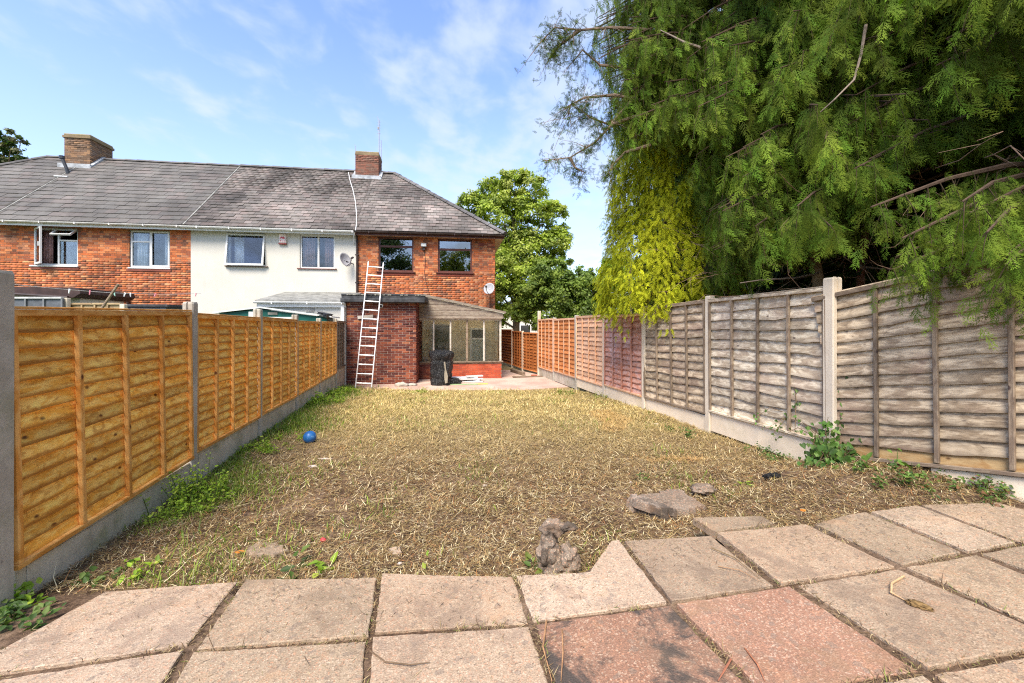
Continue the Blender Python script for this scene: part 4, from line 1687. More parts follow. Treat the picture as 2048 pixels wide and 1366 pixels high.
def gravel_board(label, side, ya, yb, z0, z1, mat, group):
    pa, pb = line_pt(side, ya), line_pt(side, yb)
    c = (pa + pb) / 2
    L = (pb - pa).length - .05
    ang = math.atan2(pb.y - pa.y, pb.x - pa.x)
    mb = MB().cbox(-L / 2, L / 2, -.022, .022, z0 - .08, z1, .006)
    mb.cbox(-L / 2 + .06, L / 2 - .06, -.028, -.0225, z0 - .03, z1 - .04, .004)
    o = mb.build('gravel_board', MT[mat], colour=False)
    o.location = (c.x, c.y, 0)
    o.rotation_euler = (0, 0, ang)
    tag(o, label, 'gravel board', group)


LP = [2.31, 4.293, 6.08, 7.90, 9.73, 11.62, 13.12]
LT = [1.918, 1.86, 1.868, 1.84, 1.815, 1.85, 1.83]
lpl = ['thick grey concrete post cut by the left picture edge beside the nearest yellow panel',
       'concrete post between the nearest two yellow fence panels, chipped dark head',
       'concrete post right of the second yellow fence panel, in front of the green shed',
       'concrete post between the third and fourth yellow fence panels',
       'concrete post between the fourth and fifth yellow fence panels',
       'concrete post between the last yellow panel and the short grey trellis-like panel',
       'slim concrete end post of the left fence against the dark brick outhouse']
for k, (y, t_) in enumerate(zip(LP, LT)):
    post(lpl[k], 'L', y, -.05, t_, 'conc', .115 if k == 0 else .10, group='concrete posts of the left fence')
NEW = dict(slat='wood_new', bat='wood_rail', rail='wood_rail', cap='wood_rail')
PT = [(1.735, .235), (1.735, .30), (1.74, .31), (1.72, .32), (1.735, .33)]
pl_lab = ['nearest yellow lapped fence panel, three battens across its dark-knotted slats',
          'second nearest yellow fence panel with a long crack across the middle slat',
          'third yellow fence panel, right of the post in front of the green shed',
          'fourth yellow fence panel, above the bright green weeds on the left',
          'farthest yellow fence panel, next to the short grey panel']
gb_lab = ['long grey concrete gravel board under the nearest yellow panel',
          'concrete gravel board under the second yellow panel, behind the weeds',
          'concrete gravel board under the third yellow panel, behind the blue ball',
          'concrete gravel board under the fourth yellow panel above green grass',
          'concrete gravel board under the farthest yellow panel']
for k in range(5):
    ya, yb = LP[k] + (.025 if k else .085), LP[k + 1] - .025
    zt_, zb_ = PT[k]
    fence_panel(pl_lab[k], 'yellow lapped panels of the left fence', (line_pt('L', yb), line_pt('L', ya)), zb_, zt_, 15, .009, NEW,
                tilt=(-.03 if k == 0 else random.uniform(-.008, .008)))
    gravel_board(gb_lab[k], 'L', ya, yb, 0.0, zb_ - (.0 if k == 0 else .004), 'conc_board', 'gravel boards of the left fence')
GREYP = dict(slat='wood_greybat', bat='wood_greybat', rail='wood_greybat', cap='wood_greybat')
fence_panel('short dark grey-brown fence panel against the brick outhouse', None, (line_pt('L', LP[6] - .05), line_pt('L', LP[5] + .05)), .42, 1.78, 11, .008, GREYP, nbat=5)
gravel_board('deep concrete gravel board under the short grey panel', 'L', LP[5] + .05, LP[6] - .05, -.1, .415, 'conc_board', 'gravel boards of the left fence')

RP = [4.545, 6.47, 8.33, 10.13, 11.94, 13.94, 15.76]
RT = [2.14, 2.09, 2.02, 1.91, 1.95, 1.93, 2.22]
rpl = ['pale concrete post with ivy at its foot, between the two largest grey panels',
       'pale concrete post between the two silvery panels of the right fence',
       'concrete post where the reddish panel meets the first grey panel',
       'concrete post between the peach panel and the reddish panel',
       'concrete post between the bright orange panel and the peach panel',
       'slim concrete post between the two small bright orange panels',
       'tall concrete post standing above the orange panels at the far corner']
rm = ['conc_pale', 'conc_pale', 'conc_pale', 'conc_pale', 'conc', 'conc', 'conc_pale']
for k, (y, t_) in enumerate(zip(RP, RT)):
    post(rpl[k], 'R', y, -.1 + (.15 if k == 0 else 0), t_, rm[k], .125 if k == 0 else .105, group='concrete posts of the right fence')
SILV = dict(slat='wood_silver', bat='wood_greybat', rail='wood_silver', cap='wood_silver')
GREY = dict(slat='wood_grey', bat='wood_greybat', rail='wood_greybat', cap='wood_grey')
RED = dict(slat='wood_red', bat='wood_red', rail='wood_peach', cap='wood_peach')
PEA = dict(slat='wood_peach', bat='wood_peach', rail='wood_peach', cap='wood_peach')
ORA = dict(slat='wood_orange', bat='wood_peach', rail='wood_peach', cap='wood_peach')
rdef = [
    (0, 1, 2.03, .32, 12, .020, SILV, 'silvery grey lapped panel with wavy slats, left of the ivy-footed post', 'pale concrete gravel board with brambles in front, left of the ivy', .10, .004),
    (1, 2, 2.00, .235, 13, .018, GREY, 'grey weathered panel with curling slats, next to the reddish panel', 'pale concrete gravel board under the grey panel next to the reddish one', .0, .012),
    (2, 3, 1.875, .21, 14, .020, RED, 'reddish panel with purple-stained wavy slats', 'gravel board under the reddish panel', 0, 0),
    (3, 4, 1.90, .17, 14, .008, PEA, 'pale peach panel with flat faded slats', 'gravel board under the pale peach panel', 0, 0),
    (4, 5, 1.865, .15, 13, .008, ORA, 'bright orange panel touching the peach panel', 'gravel board under the bright orange panel touching the peach one', -.08, 0),
    (5, 6, 1.89, .11, 13, .008, ORA, 'small bright orange panel beside the tall far corner post', 'gravel board beside the tall far corner post', -.12, 0),
]
for (a, b, zt_, zb_, ns, wv, ms, lab, glab, gzb, tl) in rdef:
    ya, yb = RP[a] + .03, RP[b] - .03
    fence_panel(lab, 'lapped panels of the right fence', (line_pt('R', ya), line_pt('R', yb)), zb_, zt_, ns, wv, ms, top='cap' if ms in (ORA, PEA, RED) else 'cap', tilt=-tl * 2)
    gravel_board(glab, 'R', ya, yb, gzb, zb_ - .004, 'conc_board_pale' if a < 4 else 'conc_board', 'gravel boards of the right fence')
# nearest right panel: climbs with the ground and swings outwards
pa = Vector((3.50, 4.46, 0))
ud = Vector((.42, -1, 0)).normalized()
Lg = 1.86
pb = pa + ud * Lg * math.cos(R(9.4))
fence_panel('largest weathered grey panel at the right edge, climbing towards the patio', 'lapped panels of the right fence',
            ((pb.x, pb.y, 0), (pa.x, pa.y, 0)), .225 + math.sin(R(9.4)) * Lg / 2 - .0, 1.95 + math.sin(R(9.4)) * Lg / 2, 14, .017,
            GREY, tilt=-R(9.4), foot='wood_bottom', nbat=5, bat_rot=-R(8.8))
gp = pb + Vector((.03, -.05, 0))
c_ = (pa + pb) / 2
mb = MB().cbox(-.7, .7, -.024, .024, -.3, .0, .006)
o = mb.build('gravel_board', MT['conc_board_pale'], colour=False)
ctr = pa + ud * 1.42
o.location = (ctr.x, ctr.y, .225 + math.tan(R(9.4)) * 1.42 - .008)
o.rotation_euler = (0, 0, math.atan2(-ud.y, -ud.x))
Mr = Matrix.Translation(o.location) @ Matrix.Rotation(math.atan2(-ud.y, -ud.x), 4, 'Z') @ Matrix.Rotation(R(9.4), 4, 'Y')
o.matrix_world = Mr
tag(o, 'stained concrete gravel board under the largest grey panel at the right edge', 'gravel board', 'gravel boards of the right fence')

# lower brown fence at the far right, between conservatory and tall post
fy0 = 15.85
BRN = dict(slat='wood_brown', bat='wood_brown', rail='wood_orange', cap='wood_orange')
fa = P(1076, 700, 15.9)
fb_ = P(1047, 700, 17.3)
fc = P(1026, 700, 19.0)
fd = P(1000, 700, 21.2)
labs = ['low brown stained panel just left of the tall corner post', 'middle brown panel of the low far fence', 'dark plain brown panel of the low fence behind the conservatory']
for k, (p, q) in enumerate(((fa, fb_), (fb_, fc), (fc, fd))):
    zt_ = (1.39, 1.43, 1.50)[k]
    fence_panel(labs[k], 'brown panels of the low far fence', ((p.x, p.y, 0), (q.x, q.y, 0)), -.1, zt_, 12, .006, BRN, nbat=5 if k < 2 else 2)
for k, p in enumerate((fb_, fc)):
    mb = MB().cbox(-.045, .045, -.045, .045, -.3, (1.46, 1.5)[k], .008)
    o = mb.build('fence_post', MT['conc_pale'], colour=False)
    o.location = (p.x - .03, p.y, 0)
    tag(o, ('slim pale post between the two nearer brown panels of the low far fence', 'slim pale post at the dark plain brown far panel')[k], 'fence post', 'posts of the low far fence')
# rubbish by its foot
o = MB().cbox(-.55, .55, -.05, .05, 0, .05, .01).build('timber_offcut', MT['wood_greybat'], colour=False)
o.location = P(1055, 750, 15.0).to_tuple()[:2] + (-.175,)
o.rotation_euler = (0, .02, .25)
tag(o, 'old dark timber length lying on the paving before the low brown fence', 'timber')
o = MB().cbox(-.7, .7, -.06, .06, 0, .12, .01).build('timber_offcut', MT['wood_greybat'], colour=False)
o.location = P(1035, 742, 16.2).to_tuple()[:2] + (-.177,)
o.rotation_euler = (0, .0, 1.9)
tag(o, 'grey timber leaning along the foot of the low brown fence', 'timber')
mb = MB().cbox(-.11, .11, -.05, .05, 0, .07, .008, BR_RED[0]).build('loose_brick', MT['brick'])
mb.location = P(1068, 752, 15.2).to_tuple()[:2] + (-.177,)
tag(mb, 'loose red brick at the foot of the tall far corner post', 'brick')

# ------------------------------------------------------------------ neighbour's garden, over the left fence
sh = P(549, 640, 11.2)
Sh = thing('green_shed', 'dark green shed with pale roof trim behind the left fence', 'shed', (sh.x, sh.y, -.2), R(12))
w0, w1_ = P(447, 626, 11.2), P(651, 633, 11.2)
ax = P(524.5, 616.5, 11.2).x - sh.x
xl, xr_ = w0.x - sh.x, w1_.x - sh.x
zl, zr_, za_ = w0.z + .2, w1_.z + .2, P(524.5, 616.5, 11.2).z + .2
mb = MB().prism([(xl + .05, 0), (xr_ - .05, 0), (xr_ - .05, zr_ - .02), (ax, za_ - .03), (xl + .05, zl - .02)], 0, 1.0, axis='y')
mb.build('wall', MT['green_wall'], Sh)
mb = MB()
for (p, q) in (((xl - .08, zl - .02), (ax, za_)), ((ax, za_), (xr_ + .08, zr_ - .02))):
    mb.prism([(p[0], p[1]), (q[0], q[1]), (q[0], q[1] + .035), (p[0], p[1] + .035)], -.08, 1.08, axis='y')
MT['pale_green'] = plain('pale trim', (.62, .66, .64), .6, .1, 6)
mb.build('roof', MT['pale_green'], Sh)
vx, vz = P(546, 627, 11.2).x - sh.x, P(546, 627, 11.2).z + .2
mb = MB().box(vx - .115, vx + .115, -.02, -.002, vz - .035, vz + .035)
for k in range(9):
    mb.box(vx - .1 + k * .022, vx - .09 + k * .022, -.026, -.02, vz - .028, vz + .028)
mb.build('vent_grille', MT['grey_roof'], Sh)
mb = MB().box(P(527, 636, 11.2).x - sh.x, P(585, 636, 11.2).x - sh.x, -.03, -.002, P(0, 637.5, 11.2).z + .2, P(0, 634, 11.2).z + .2)
mb.build('window_frame', MT['upvc'], Sh)
px_ = P(509, 630, 11.18).x - sh.x
MB().box(px_ - .06, px_ + .05, -.12, -.03, 0, za_ - .1).build('corner_post', MT['pale_green'], Sh)

cc_ = P(648, 629, 11.5)
T_ = thing('tool_case', 'black plastic case with two lids lying on the right end of the green shed roof', 'case', (cc_.x, cc_.y, cc_.z - .085), R(-12))
M_ = Matrix.Rotation(R(12), 4, 'Y')
MB().cbox(-.16, .0, -.12, .12, .005, .12, .025, M=M_).cbox(.005, .18, -.12, .12, .0, .14, .03, M=M_).build('body', MT['black'], T_)
mb = MB().tube([(-.13, -.13, .1), (-.13, -.15, .07), (.13, -.15, .05), (.13, -.13, .08)], .012, 5)
mb.build('handle', MT['black'], T_)
MB().cbox(-.17, .19, -.125, .125, .118, .135, .01, M=M_).build('lid', MT['black'], T_)

# dark lean-to roof over the neighbour's back door
lr = P(106, 590, 12.0)
D_ = thing('porch_lean_to', 'dark brown felted lean-to with white wall beneath, below the open window', 'outbuilding', (P(-60, 600, 11.2).x, 11.5, -.2), R(5))
wl = P(180, 600, 12.0).x - P(-60, 600, 11.2).x
zt1, zt2 = P(0, 573, 12).z + .2, P(0, 597, 12).z + .2
mb = MB()
mb.prism([(0, zt1 - .05), (wl * .93, zt1 - .05), (wl, zt1 - .08), (wl + .03, zt1 - .22), (wl * .93, zt2 + .0), (0, zt1 - .2)], 0, 1.9, axis='y')
mb.build('roof', plain('dark brown fascia', (.05, .028, .024), .6, .3, 5), D_)
MB().box(.02, wl * .9, .3, 1.8, 0, zt1 - .22).build('wall', MT['render'], D_)
MB().tube([(0, -.05, zt1 - .2), (wl * .9, -.05, zt2 - .0)], .045, 8).build('gutter', MT['gutter_black'], D_)

# grey slatted panel and tan panels across the neighbour's garden
def small_panel(label, x0, x1, ytop, d, mat, nb_, hz_):
    a, b = P(x0, ytop, d), P(x1, ytop, d)
    t = thing('lap_fence', label, 'fence panel', ((a.x + b.x) / 2, d, -.2), 0, 'fence panels across the neighbouring garden')
    L = b.x - a.x
    H = a.z + .2
    for k in range(10):
        MB().box(-L / 2, L / 2, 0, .012, k * (H - .04) / 10, (k + 1) * (H - .04) / 10 - .008).build('slat', MT[mat], t, colour=False)
    for k in range(nb_ + 1):
        x = -L / 2 + L * k / nb_
        MB().box(x - .02, x + .02, -.035, -.002, 0, H - .05).build('batten', MT[mat if mat != 'slate' else 'slate2'], t, colour=False)
    MB().cbox(-L / 2, L / 2, -.045, .03, H - .045, H, .006).build('top_rail', MT[hz_], t, colour=False)


MT['slate'] = plain('slate grey paint', (.10, .11, .125), .7, .2, 8)
MT['slate2'] = plain('grey paint', (.16, .17, .18), .7, .2, 8)
MT['slate3'] = plain('pale grey rail', (.42, .43, .42), .7, .2, 8)
MT['tan'] = wood_mat('dull tan pine', (.36, .27, .15), (.29, .2, .11), (.17, .1, .05), (.1, .06, .03), .4)
small_panel('slate grey panel with pale top rail behind the nearest yellow panel', -20, 126, 594, 10.2, 'slate', 4, 'slate3')
small_panel('dull tan panel seen over the nearest yellow fence panel', 140, 243, 606, 10.4, 'tan', 4, 'tan')
for k, (x, yt, lab) in enumerate(((133, 596, 'pale post between the slate grey and the dull tan panel'), (247, 608, 'pale post at the right end of the dull tan panel'))):
    p = P(x, yt, 10.3)
    o = MB().cbox(-.06, .06, -.05, .05, 0, p.z + .2, .01).build('fence_post', MT['conc_pale'], colour=False)
    o.location = (p.x, 10.3, -.2)
    tag(o, lab, 'fence post', 'posts across the neighbouring garden')
p = P(290, 612, 11.5)
S2 = thing('low_store', 'low flat-roofed black-edged store behind the nearest yellow fence', 'shed', (p.x, p.y, -.2), R(4))
MB().box(-.5, .5, .05, 1.0, 0, P(0, 614, 11.5).z + .2).build('wall', MT['slate'], S2)
MB().cbox(-.58, .58, 0, 1.05, P(0, 614, 11.5).z + .203, P(0, 608.5, 11.5).z + .2, .01).build('roof', MT['felt'], S2)
# dark waste pipes on the neighbour's wall
sA, zA = ws(183), wz(183, 592)
sB, zB = ws(259), wz(259, 596)
o = MB().tube([(sA - S12, -.08, zA), (sB - S12, -.08, zB), (sB - S12 + .02, -.08, zB - .5)], .05, 8).build('waste_pipe', MT['gutter_black'], H2)

# washing line, pegs and prop
line_pts = []
l0, l1 = P(-10, 565, 8.0), P(402, 587, 13.2)
for k in range(25):
    t = k / 24
    p = l0.lerp(l1, t)
    p.z -= .10 * math.sin(math.pi * t)
    line_pts.append(p)
o = MB().tube(line_pts, .006, 5).build('washing_line', plain('white line', (.75, .7, .68)), colour=False)
tag(o, 'thin pale washing line strung across the neighbouring garden', 'washing line')
pegs = [(139, 'white'), (180, 'pink'), (228, 'mint'), (250, 'white'), (261, 'white'), (311, 'pink'), (392, 'pink')]
PEGC = {'white': (.8, .82, .84), 'pink': (.7, .25, .3), 'mint': (.35, .6, .5)}
PM = {k: plain(k + ' peg', c, .5, .05) for k, c in PEGC.items()}
lp_px = [1024 + FPX * p.x / p.y for p in line_pts]
peg_lab = ['white peg above the dark lean-to, first on the washing line', 'pink peg above the end of the dark lean-to', 'mint green peg left of the tilted clothes prop',
           'white peg just right of the clothes prop', 'white peg, hanging straight, second right of the clothes prop', 'pink peg on the washing line under the right-hand white window', 'small pink peg on the washing line in front of the white house']
for k, (px, cn) in enumerate(pegs):
    i_ = min(range(len(lp_px) - 1), key=lambda i: 0 if lp_px[i] <= px <= lp_px[i + 1] else 1 + abs(lp_px[i] - px))
    t = (px - lp_px[i_]) / (lp_px[i_ + 1] - lp_px[i_])
    p = line_pts[i_].lerp(line_pts[i_ + 1], t)
    mb = MB()
    for s_ in (-1, 1):
        M_ = Matrix.Rotation(s_ * .16, 4, 'Y')
        mb.cbox(s_ * .012 - .009, s_ * .012 + .009, -.008, .008, -.085, .02, .003, M=M_)
    o = mb.build('clothes_peg', PM[cn], colour=False)
    o.location = p
    o.rotation_euler = (0, random.uniform(-.5, .5) if k != 4 else 0, random.uniform(-.4, .4))
    tag(o, peg_lab[k], 'clothes peg', 'pegs on the washing line')
a, b = P(196, 628, 9.3), P(237, 568, 9.3)
o = MB().tube([a + (a - b) * 2.0, a, b], [.027, .027, .024], 8).build('clothes_prop', MT['wood_greybat'], colour=False)
tag(o, 'grey clothes prop pole leaning behind the nearest yellow fence panel', 'pole')

# ------------------------------------------------------------------ things on the houses
def dish(label, px, py, d, rx, face, mat, elev=R(18)):
    """offset dish on its wall arm"""
    c = P(px, py, d)
    t = thing('satellite_dish', label, 'satellite dish', c)
    n, m_ = 5, 20
    vs, fs = [], []
    for i_ in range(n + 1):
        r_ = rx * i_ / n
        for k in range(m_):
            an = 2 * math.pi * k / m_
            vs.append((r_ * math.cos(an), .25 * (rx * rx - r_ * r_) / rx * 1.2, r_ * 1.08 * math.sin(an)))
    for i_ in range(n):
        for k in range(m_):
            fs.append((i_ * m_ + k, i_ * m_ + (k + 1) % m_, (i_ + 1) * m_ + (k + 1) % m_, (i_ + 1) * m_ + k))
    o = np_mesh('reflector', vs, [np.array(fs)], mat, t, smooth=True)
    so_ = o.modifiers.new('thickness', 'SOLIDIFY')
    so_.thickness = .008
    rot = Matrix.Rotation(face, 4, 'Z') @ Matrix.Rotation(-elev, 4, 'X')
    o.matrix_local = rot
    ar = MB().tube([(0, .05, -rx), (0, -.18, -rx * .9), (0, -.32, -rx * .35)], .012, 6)
    ar.box(-.03, .03, -.38, -.28, -rx * .4, -rx * .2)
    a_ = ar.build('receiver_arm', MT['gutter_black'], t)
    a_.matrix_local = rot
    return t


D1 = dish('grey satellite dish seen nearly edge on, on the white house wall', 691, 519, 14.75, .24, R(62), MT['grey_plastic'])
MB().tube([(.0, .05, -.05), (.12, .25, -.1), (.14, .42, -.1)], .018, 6).build('wall_bracket', MT['gutter_black'], D1)
D2 = dish('pale grey satellite dish facing the garden at the right corner of the end house', 978, 577, 15.4, .21, R(-16), MT['grey_plastic'])
MB().tube([(.0, .08, -.02), (.02, .3, -.08), (.02, .33, -.75)], .018, 6).build('wall_bracket', MT['gutter_black'], D2)

p = hw(ws(567), -.02, 0)
Al = thing('alarm_box', 'white and red burglar alarm box under the gutter of the white house', 'alarm box', (p.x, p.y, wz(567, 487) + BASE), TH)
MB().cbox(-.12, .12, -.09, -.003, .0, .33, .02).build('casing', plain('aged white plastic', (.72, .62, .58)), Al)
MT['red'] = plain('red print', (.5, .05, .06), .5, .2)
mb = MB()
mb.prism([(-.09, .13), (-.06, .20), (-.02, .23), (.02, .19), (.05, .235), (.09, .15), (.05, .15), (.02, .14), (-.03, .17)], -.0925, -.0905, axis='y')
mb.box(-.08, -.05, -.0925, -.0905, .05, .09)
mb.box(-.02, .04, -.0925, -.0905, .055, .075)
mb.box(.06, .08, -.0925, -.0905, .05, .09)
mb.build('printing', MT['red'], Al)
MB().cbox(-.13, .13, -.1, -.003, -.05, -.003, .01).build('strobe', plain('dark red lens', (.25, .06, .05), .3), Al)

p = hw(ws(848), 0, 0)
Fl = thing('floodlight', 'small grey floodlight between the two upstairs windows of the end house', 'floodlight', (p.x, p.y, wz(848, 494) + BASE), TH)
MB().cbox(-.10, .10, -.16, -.05, -.02, .12, .02).build('lamp_housing', MT['grey_plastic'], Fl)
MB().box(-.08, .08, -.165, -.161, 0, .09).build('lens', plain('lamp glass', (.6, .62, .6), .15), Fl)
MB().cbox(-.05, .05, -.1, -.003, -.14, -.03, .01).build('sensor', MT['gutter_black'], Fl)
pts = []
for (x, y) in ((849, 504), (851, 520), (849, 545), (852, 565), (858, 585), (862, 598)):
    q_ = hw(ws(x), -.022, wz(x, y) + BASE)
    pts.append(q_)
o = MB().tube(pts, .009, 5).build('cable', MT['gutter_black'], colour=False)
tag(o, 'black cable running down the brickwork from the floodlight', 'cable')
pts = []
slope = (RIDGE - EAVE) / (QR + OVER)
for (x, q_) in ((697, 3.3), (700, 2.7), (706, 2.0), (711, 1.2), (713, .5), (713, -.1), (711, -.42)):
    s = ws(x, q_)
    pts.append(hw(s, q_, EAVE + BASE + slope * (q_ + OVER) + .05))
pts.append(hw(ws(708, -.3), -.3, EAVE + BASE - .2))
pts.append(hw(ws(707, -.06), -.06, EAVE + BASE - .45))
o = MB().tube(pts, .016, 6).build('cable', MT['upvc'], colour=False)
tag(o, 'white aerial cable lying down the tiled roof below the chimney', 'cable')

p = hw(ws(757, 3.6), 3.75, 0)
z0_ = RIDGE + BASE - .2
An = thing('roof_aerial', 'tall thin twin-pole aerial beside the end house chimney', 'aerial', (p.x, p.y, z0_))
ztop = 1.6 + (655 - 240) * p.y / FPX - z0_
MB().tube([(0, 0, 0), (0, 0, ztop)], .022, 6).build('mast', MT['grey_plastic'], An)
MB().tube([(.09, 0, 0), (.09, 0, ztop * .66)], .02, 6).build('mast', MT['grey_plastic'], An)
mb = MB()
mb.tube([(-.02, 0, ztop), (-.08, 0, ztop + .15)], .012, 5)
for k in range(5):
    mb.tube([(-.09, -.02, ztop - .1 - k * .13), (.06, .03, ztop - .08 - k * .13)], .009, 4)
mb.cbox(-.07, -.02, -.03, .03, ztop - .42, ztop - .3, .01)
mb.build('element', MT['grey_plastic'], An)
p = hw(ws(711, 3.05), 3.1, 0)
o = MB().tube([(p.x, p.y, 9.0), (p.x - .02, p.y, 9.45), (p.x - .05, p.y, 9.5)], .012, 5).build('aerial_rod', MT['grey_plastic'], colour=False)
tag(o, 'short thin rod on the left corner of the end house chimney', 'rod')

p = hw(ws(765, QF), QF, 0)
Cm = thing('security_camera', 'white bullet security camera on the outhouse wall right of the ladder', 'camera', (p.x, p.y, wz(765, 613, QF) + BASE), TH)
MB().cbox(-.03, .03, -.05, -.002, .02, .08, .01).build('mount', MT['upvc'], Cm)
MB().tube([(-.02, -.04, .03), (.0, -.24, .0)], .055, 12).build('body', MT['upvc'], Cm)
MB().tube([(.0, -.238, .0), (.001, -.262, -.002)], .043, 12).build('lens', MT['black'], Cm)
p = hw(ws(731, QF), QF - .012, 0)
o = MB().cbox(-.23, .24, -.035, 0, -.05, .05, .006, M=Matrix.Rotation(R(-6), 4, 'Y')).build('wall_plaque', MT['conc'], colour=False)
o.location = (p.x, p.y, wz(731, 634, QF) + BASE)
o.rotation_euler = (0, 0, TH)
tag(o, 'grey board fixed slightly askew on the outhouse wall behind the ladder', 'board')

# ------------------------------------------------------------------ ladder
foot_c = P(727, 774, 12.22)
top_c = P(752, 524.5, 13.02)
foot_c.z = -.185
ax_ = (top_c - foot_c)
LL = ax_.length
Zl = ax_.normalized()
Xl = Vector((CW, SW, 0))
Xl = (Xl - Zl * Xl.dot(Zl)).normalized()
Yl = Zl.cross(Xl)
La = tag(bpy.data.objects.new('ladder', None), 'silver aluminium ladder leaning on the brick outhouse roof', 'ladder')
link(La)
Mx = Matrix((Xl, Yl, Zl)).transposed().to_4x4()
Mx.translation = foot_c
La.matrix_world = Mx
hwid = .225
for s_ in (-1, 1):
    MB().cbox(s_ * hwid - .014, s_ * hwid + .014, -.03, .03, .02, LL, .003).build('rail', MT['metal'], La, colour=False)
    MB().cbox(s_ * hwid - .02, s_ * hwid + .02, -.035, .035, 0, .06, .006).build('foot', MT['grey_plastic'], La, colour=False)
for k in range(14):
    z = .16 + k * (LL - .32) / 13
    MB().tube([(-hwid + .012, 0, z), (hwid - .012, 0, z)], .019, 8).build('rung', MT['metal'], La, colour=False)

# ------------------------------------------------------------------ wrapped bin, boards, stones
def blob(name, mat, r_, seed, sub=4, amp=.2, scale=(1, 1, 1), freq=2.0, parent=None, ridg=0, col=None):
    import bmesh
    bm = bmesh.new()
    bmesh.ops.create_icosphere(bm, subdivisions=sub, radius=1)
    for v_ in bm.verts:
        p = v_.co.copy()
        n_ = mnoise.noise(p * freq + Vector((seed, 0, 0))) * amp + mnoise.noise(p * freq * 3.1 + Vector((0, seed, 0))) * amp * .4
        n_ += mnoise.noise(p * freq * 8 + Vector((0, seed, 3))) * amp * .15
        if ridg:
            n_ += ridg * (1 - abs(mnoise.noise(Vector((p.x * 5, p.y * 5, p.z * 1.5 + seed)))) * 4) * .5
        p = p * (1 + n_)
        v_.co = Vector((p.x * scale[0], p.y * scale[1], p.z * scale[2])) * r_
    me = bpy.data.meshes.new(name)
    bm.to_mesh(me)
    bm.free()
    me.polygons.foreach_set('use_smooth', np.ones(len(me.polygons), dtype=bool))
    me.materials.append(mat)
    return link(bpy.data.objects.new(name, me), parent)


mbag = Mat('black polythene', .28, .5)
vv_ = mbag.coord('World')
mbag.base((.012, .013, .014))
mbag.bump(mbag.noise(mbag.coord('World', (3, 3, 1.2)), 6, 6, .7, 1.5), 1.0, .06)
MT['bag'] = mbag.done()
bp = P(883, 768, 13.1)
Bg = thing('wrapped_bin', 'tall bin wrapped in wrinkled black polythene in front of the conservatory', 'bin', (bp.x, bp.y, -.178))
nn, mm = 26, 40
vs, fs = [], []
for i_ in range(nn + 1):
    t = i_ / nn
    z = t * 1.08
    if t < .18:
        r0_ = .34
    elif t < .70:
        r0_ = .335
    else:
        r0_ = .36 - .03 * abs(t - .85) / .15
    if t > .96:
        r0_ *= .8 - (t - .96) * 10
    for k in range(mm):
        an = 2 * math.pi * k / mm
        w = .085 * mnoise.noise(Vector((math.cos(an) * 2.0, math.sin(an) * 2.5, z * 2.2 + 4))) + .045 * mnoise.noise(Vector((math.cos(an) * 7 + z * 2, math.sin(an) * 7, z * 5)))
        w -= .035 * math.exp(-((z - .76) / .03) ** 2) + .03 * math.exp(-((z - .20) / .03) ** 2)
        rr = max(.02, r0_ + w)
        vs.append((rr * math.cos(an), rr * math.sin(an) * .9, z + .03 * mnoise.noise(Vector((math.cos(an) * 2, math.sin(an) * 2, 9)))))
for i_ in range(nn):
    for k in range(mm):
        fs.append((i_ * mm + k, i_ * mm + (k + 1) % mm, (i_ + 1) * mm + (k + 1) % mm, (i_ + 1) * mm + k))
me_ = [np.array(fs), np.array([tuple(range(nn * mm, (nn + 1) * mm))])]
np_mesh('wrapping', vs, me_, MT['bag'], Bg, smooth=True)
vs = [(.13, -.33, .72), (.17, -.335, .74), (.20, -.34, .5), (.25, -.33, .3), (.24, -.33, .1), (.17, -.34, .08), (.14, -.345, .3), (.16, -.34, .5)]
mb = MB().prism([(v_[0], v_[2]) for v_ in vs], -.36, -.31, axis='y')
mb.build('torn_patch', plain('exposed card', (.28, .25, .19)), Bg)
o = blob('rubbish_bag', MT['bag'], .22, 3.3, 4, .3, (1, .8, .5), 2.2)
o.location = (bp.x + .38, bp.y + .05, -.1)
tag(o, 'small slumped black rubbish bag at the foot of the wrapped bin', 'bag')

pile = P(935, 760, 13.7)
labs = ['longest white board, bottom of the small pile beside the bin', 'white board crossing the pile at an angle beside the bin', 'white board lying second from the top of the small pile',
        'narrow white board on top of the small pile', 'short white board at the right end of the pile']
for k, (dx, dy, dz, ln, rot, w_) in enumerate(((0, 0, .0, 1.0, .12, .2), (-.05, .14, .042, .95, -.2, .2), (.05, -.02, .084, .9, .25, .18), (-.1, .06, .126, .85, .02, .16), (.22, .05, .168, .55, .4, .16))):
    o = MB().cbox(-ln / 2, ln / 2, -w_ / 2, w_ / 2, 0, .038, .003)
    o.box(-ln / 2 - .001, ln / 2 + .001, -w_ / 2 - .001, -w_ / 2 + .004, .006, .032)
    o = o.build('white_board', MT['upvc'] if k % 2 == 0 else plain('off white', (.68, .72, .76)), colour=False)
    o.location = (pile.x + dx, pile.y + dy, -.176 + dz)
    o.rotation_euler = (0, 0, rot)
    tag(o, labs[k], 'board', 'white boards piled beside the bin')
o = MB().cbox(-.55, .55, -.02, .02, 0, .03, .004).build('batten_offcut', plain('pale green strip', (.30, .42, .22)), colour=False)
q_ = P(930, 771, 13.0)
o.location = (q_.x - .15, q_.y, -.177)
o.rotation_euler = (0, 0, .10)
tag(o, 'thin pale green strip lying in front of the white boards', 'strip')
o = MB().cbox(-.2, .2, -.025, .025, 0, .03, .004).build('batten_offcut', plain('yellow strip', (.6, .5, .1)), colour=False)
o.location = (q_.x + .5, q_.y + .12, -.177)
o.rotation_euler = (0, 0, .15)
tag(o, 'short yellow strip in front of the white boards', 'strip')
o = blob('rubble_stone', MT['conc'], .14, 8.1, 3, .35, (1.4, .8, .6), 2)
q_ = P(803, 769, 12.75)
o.location = (q_.x, q_.y, -.14)
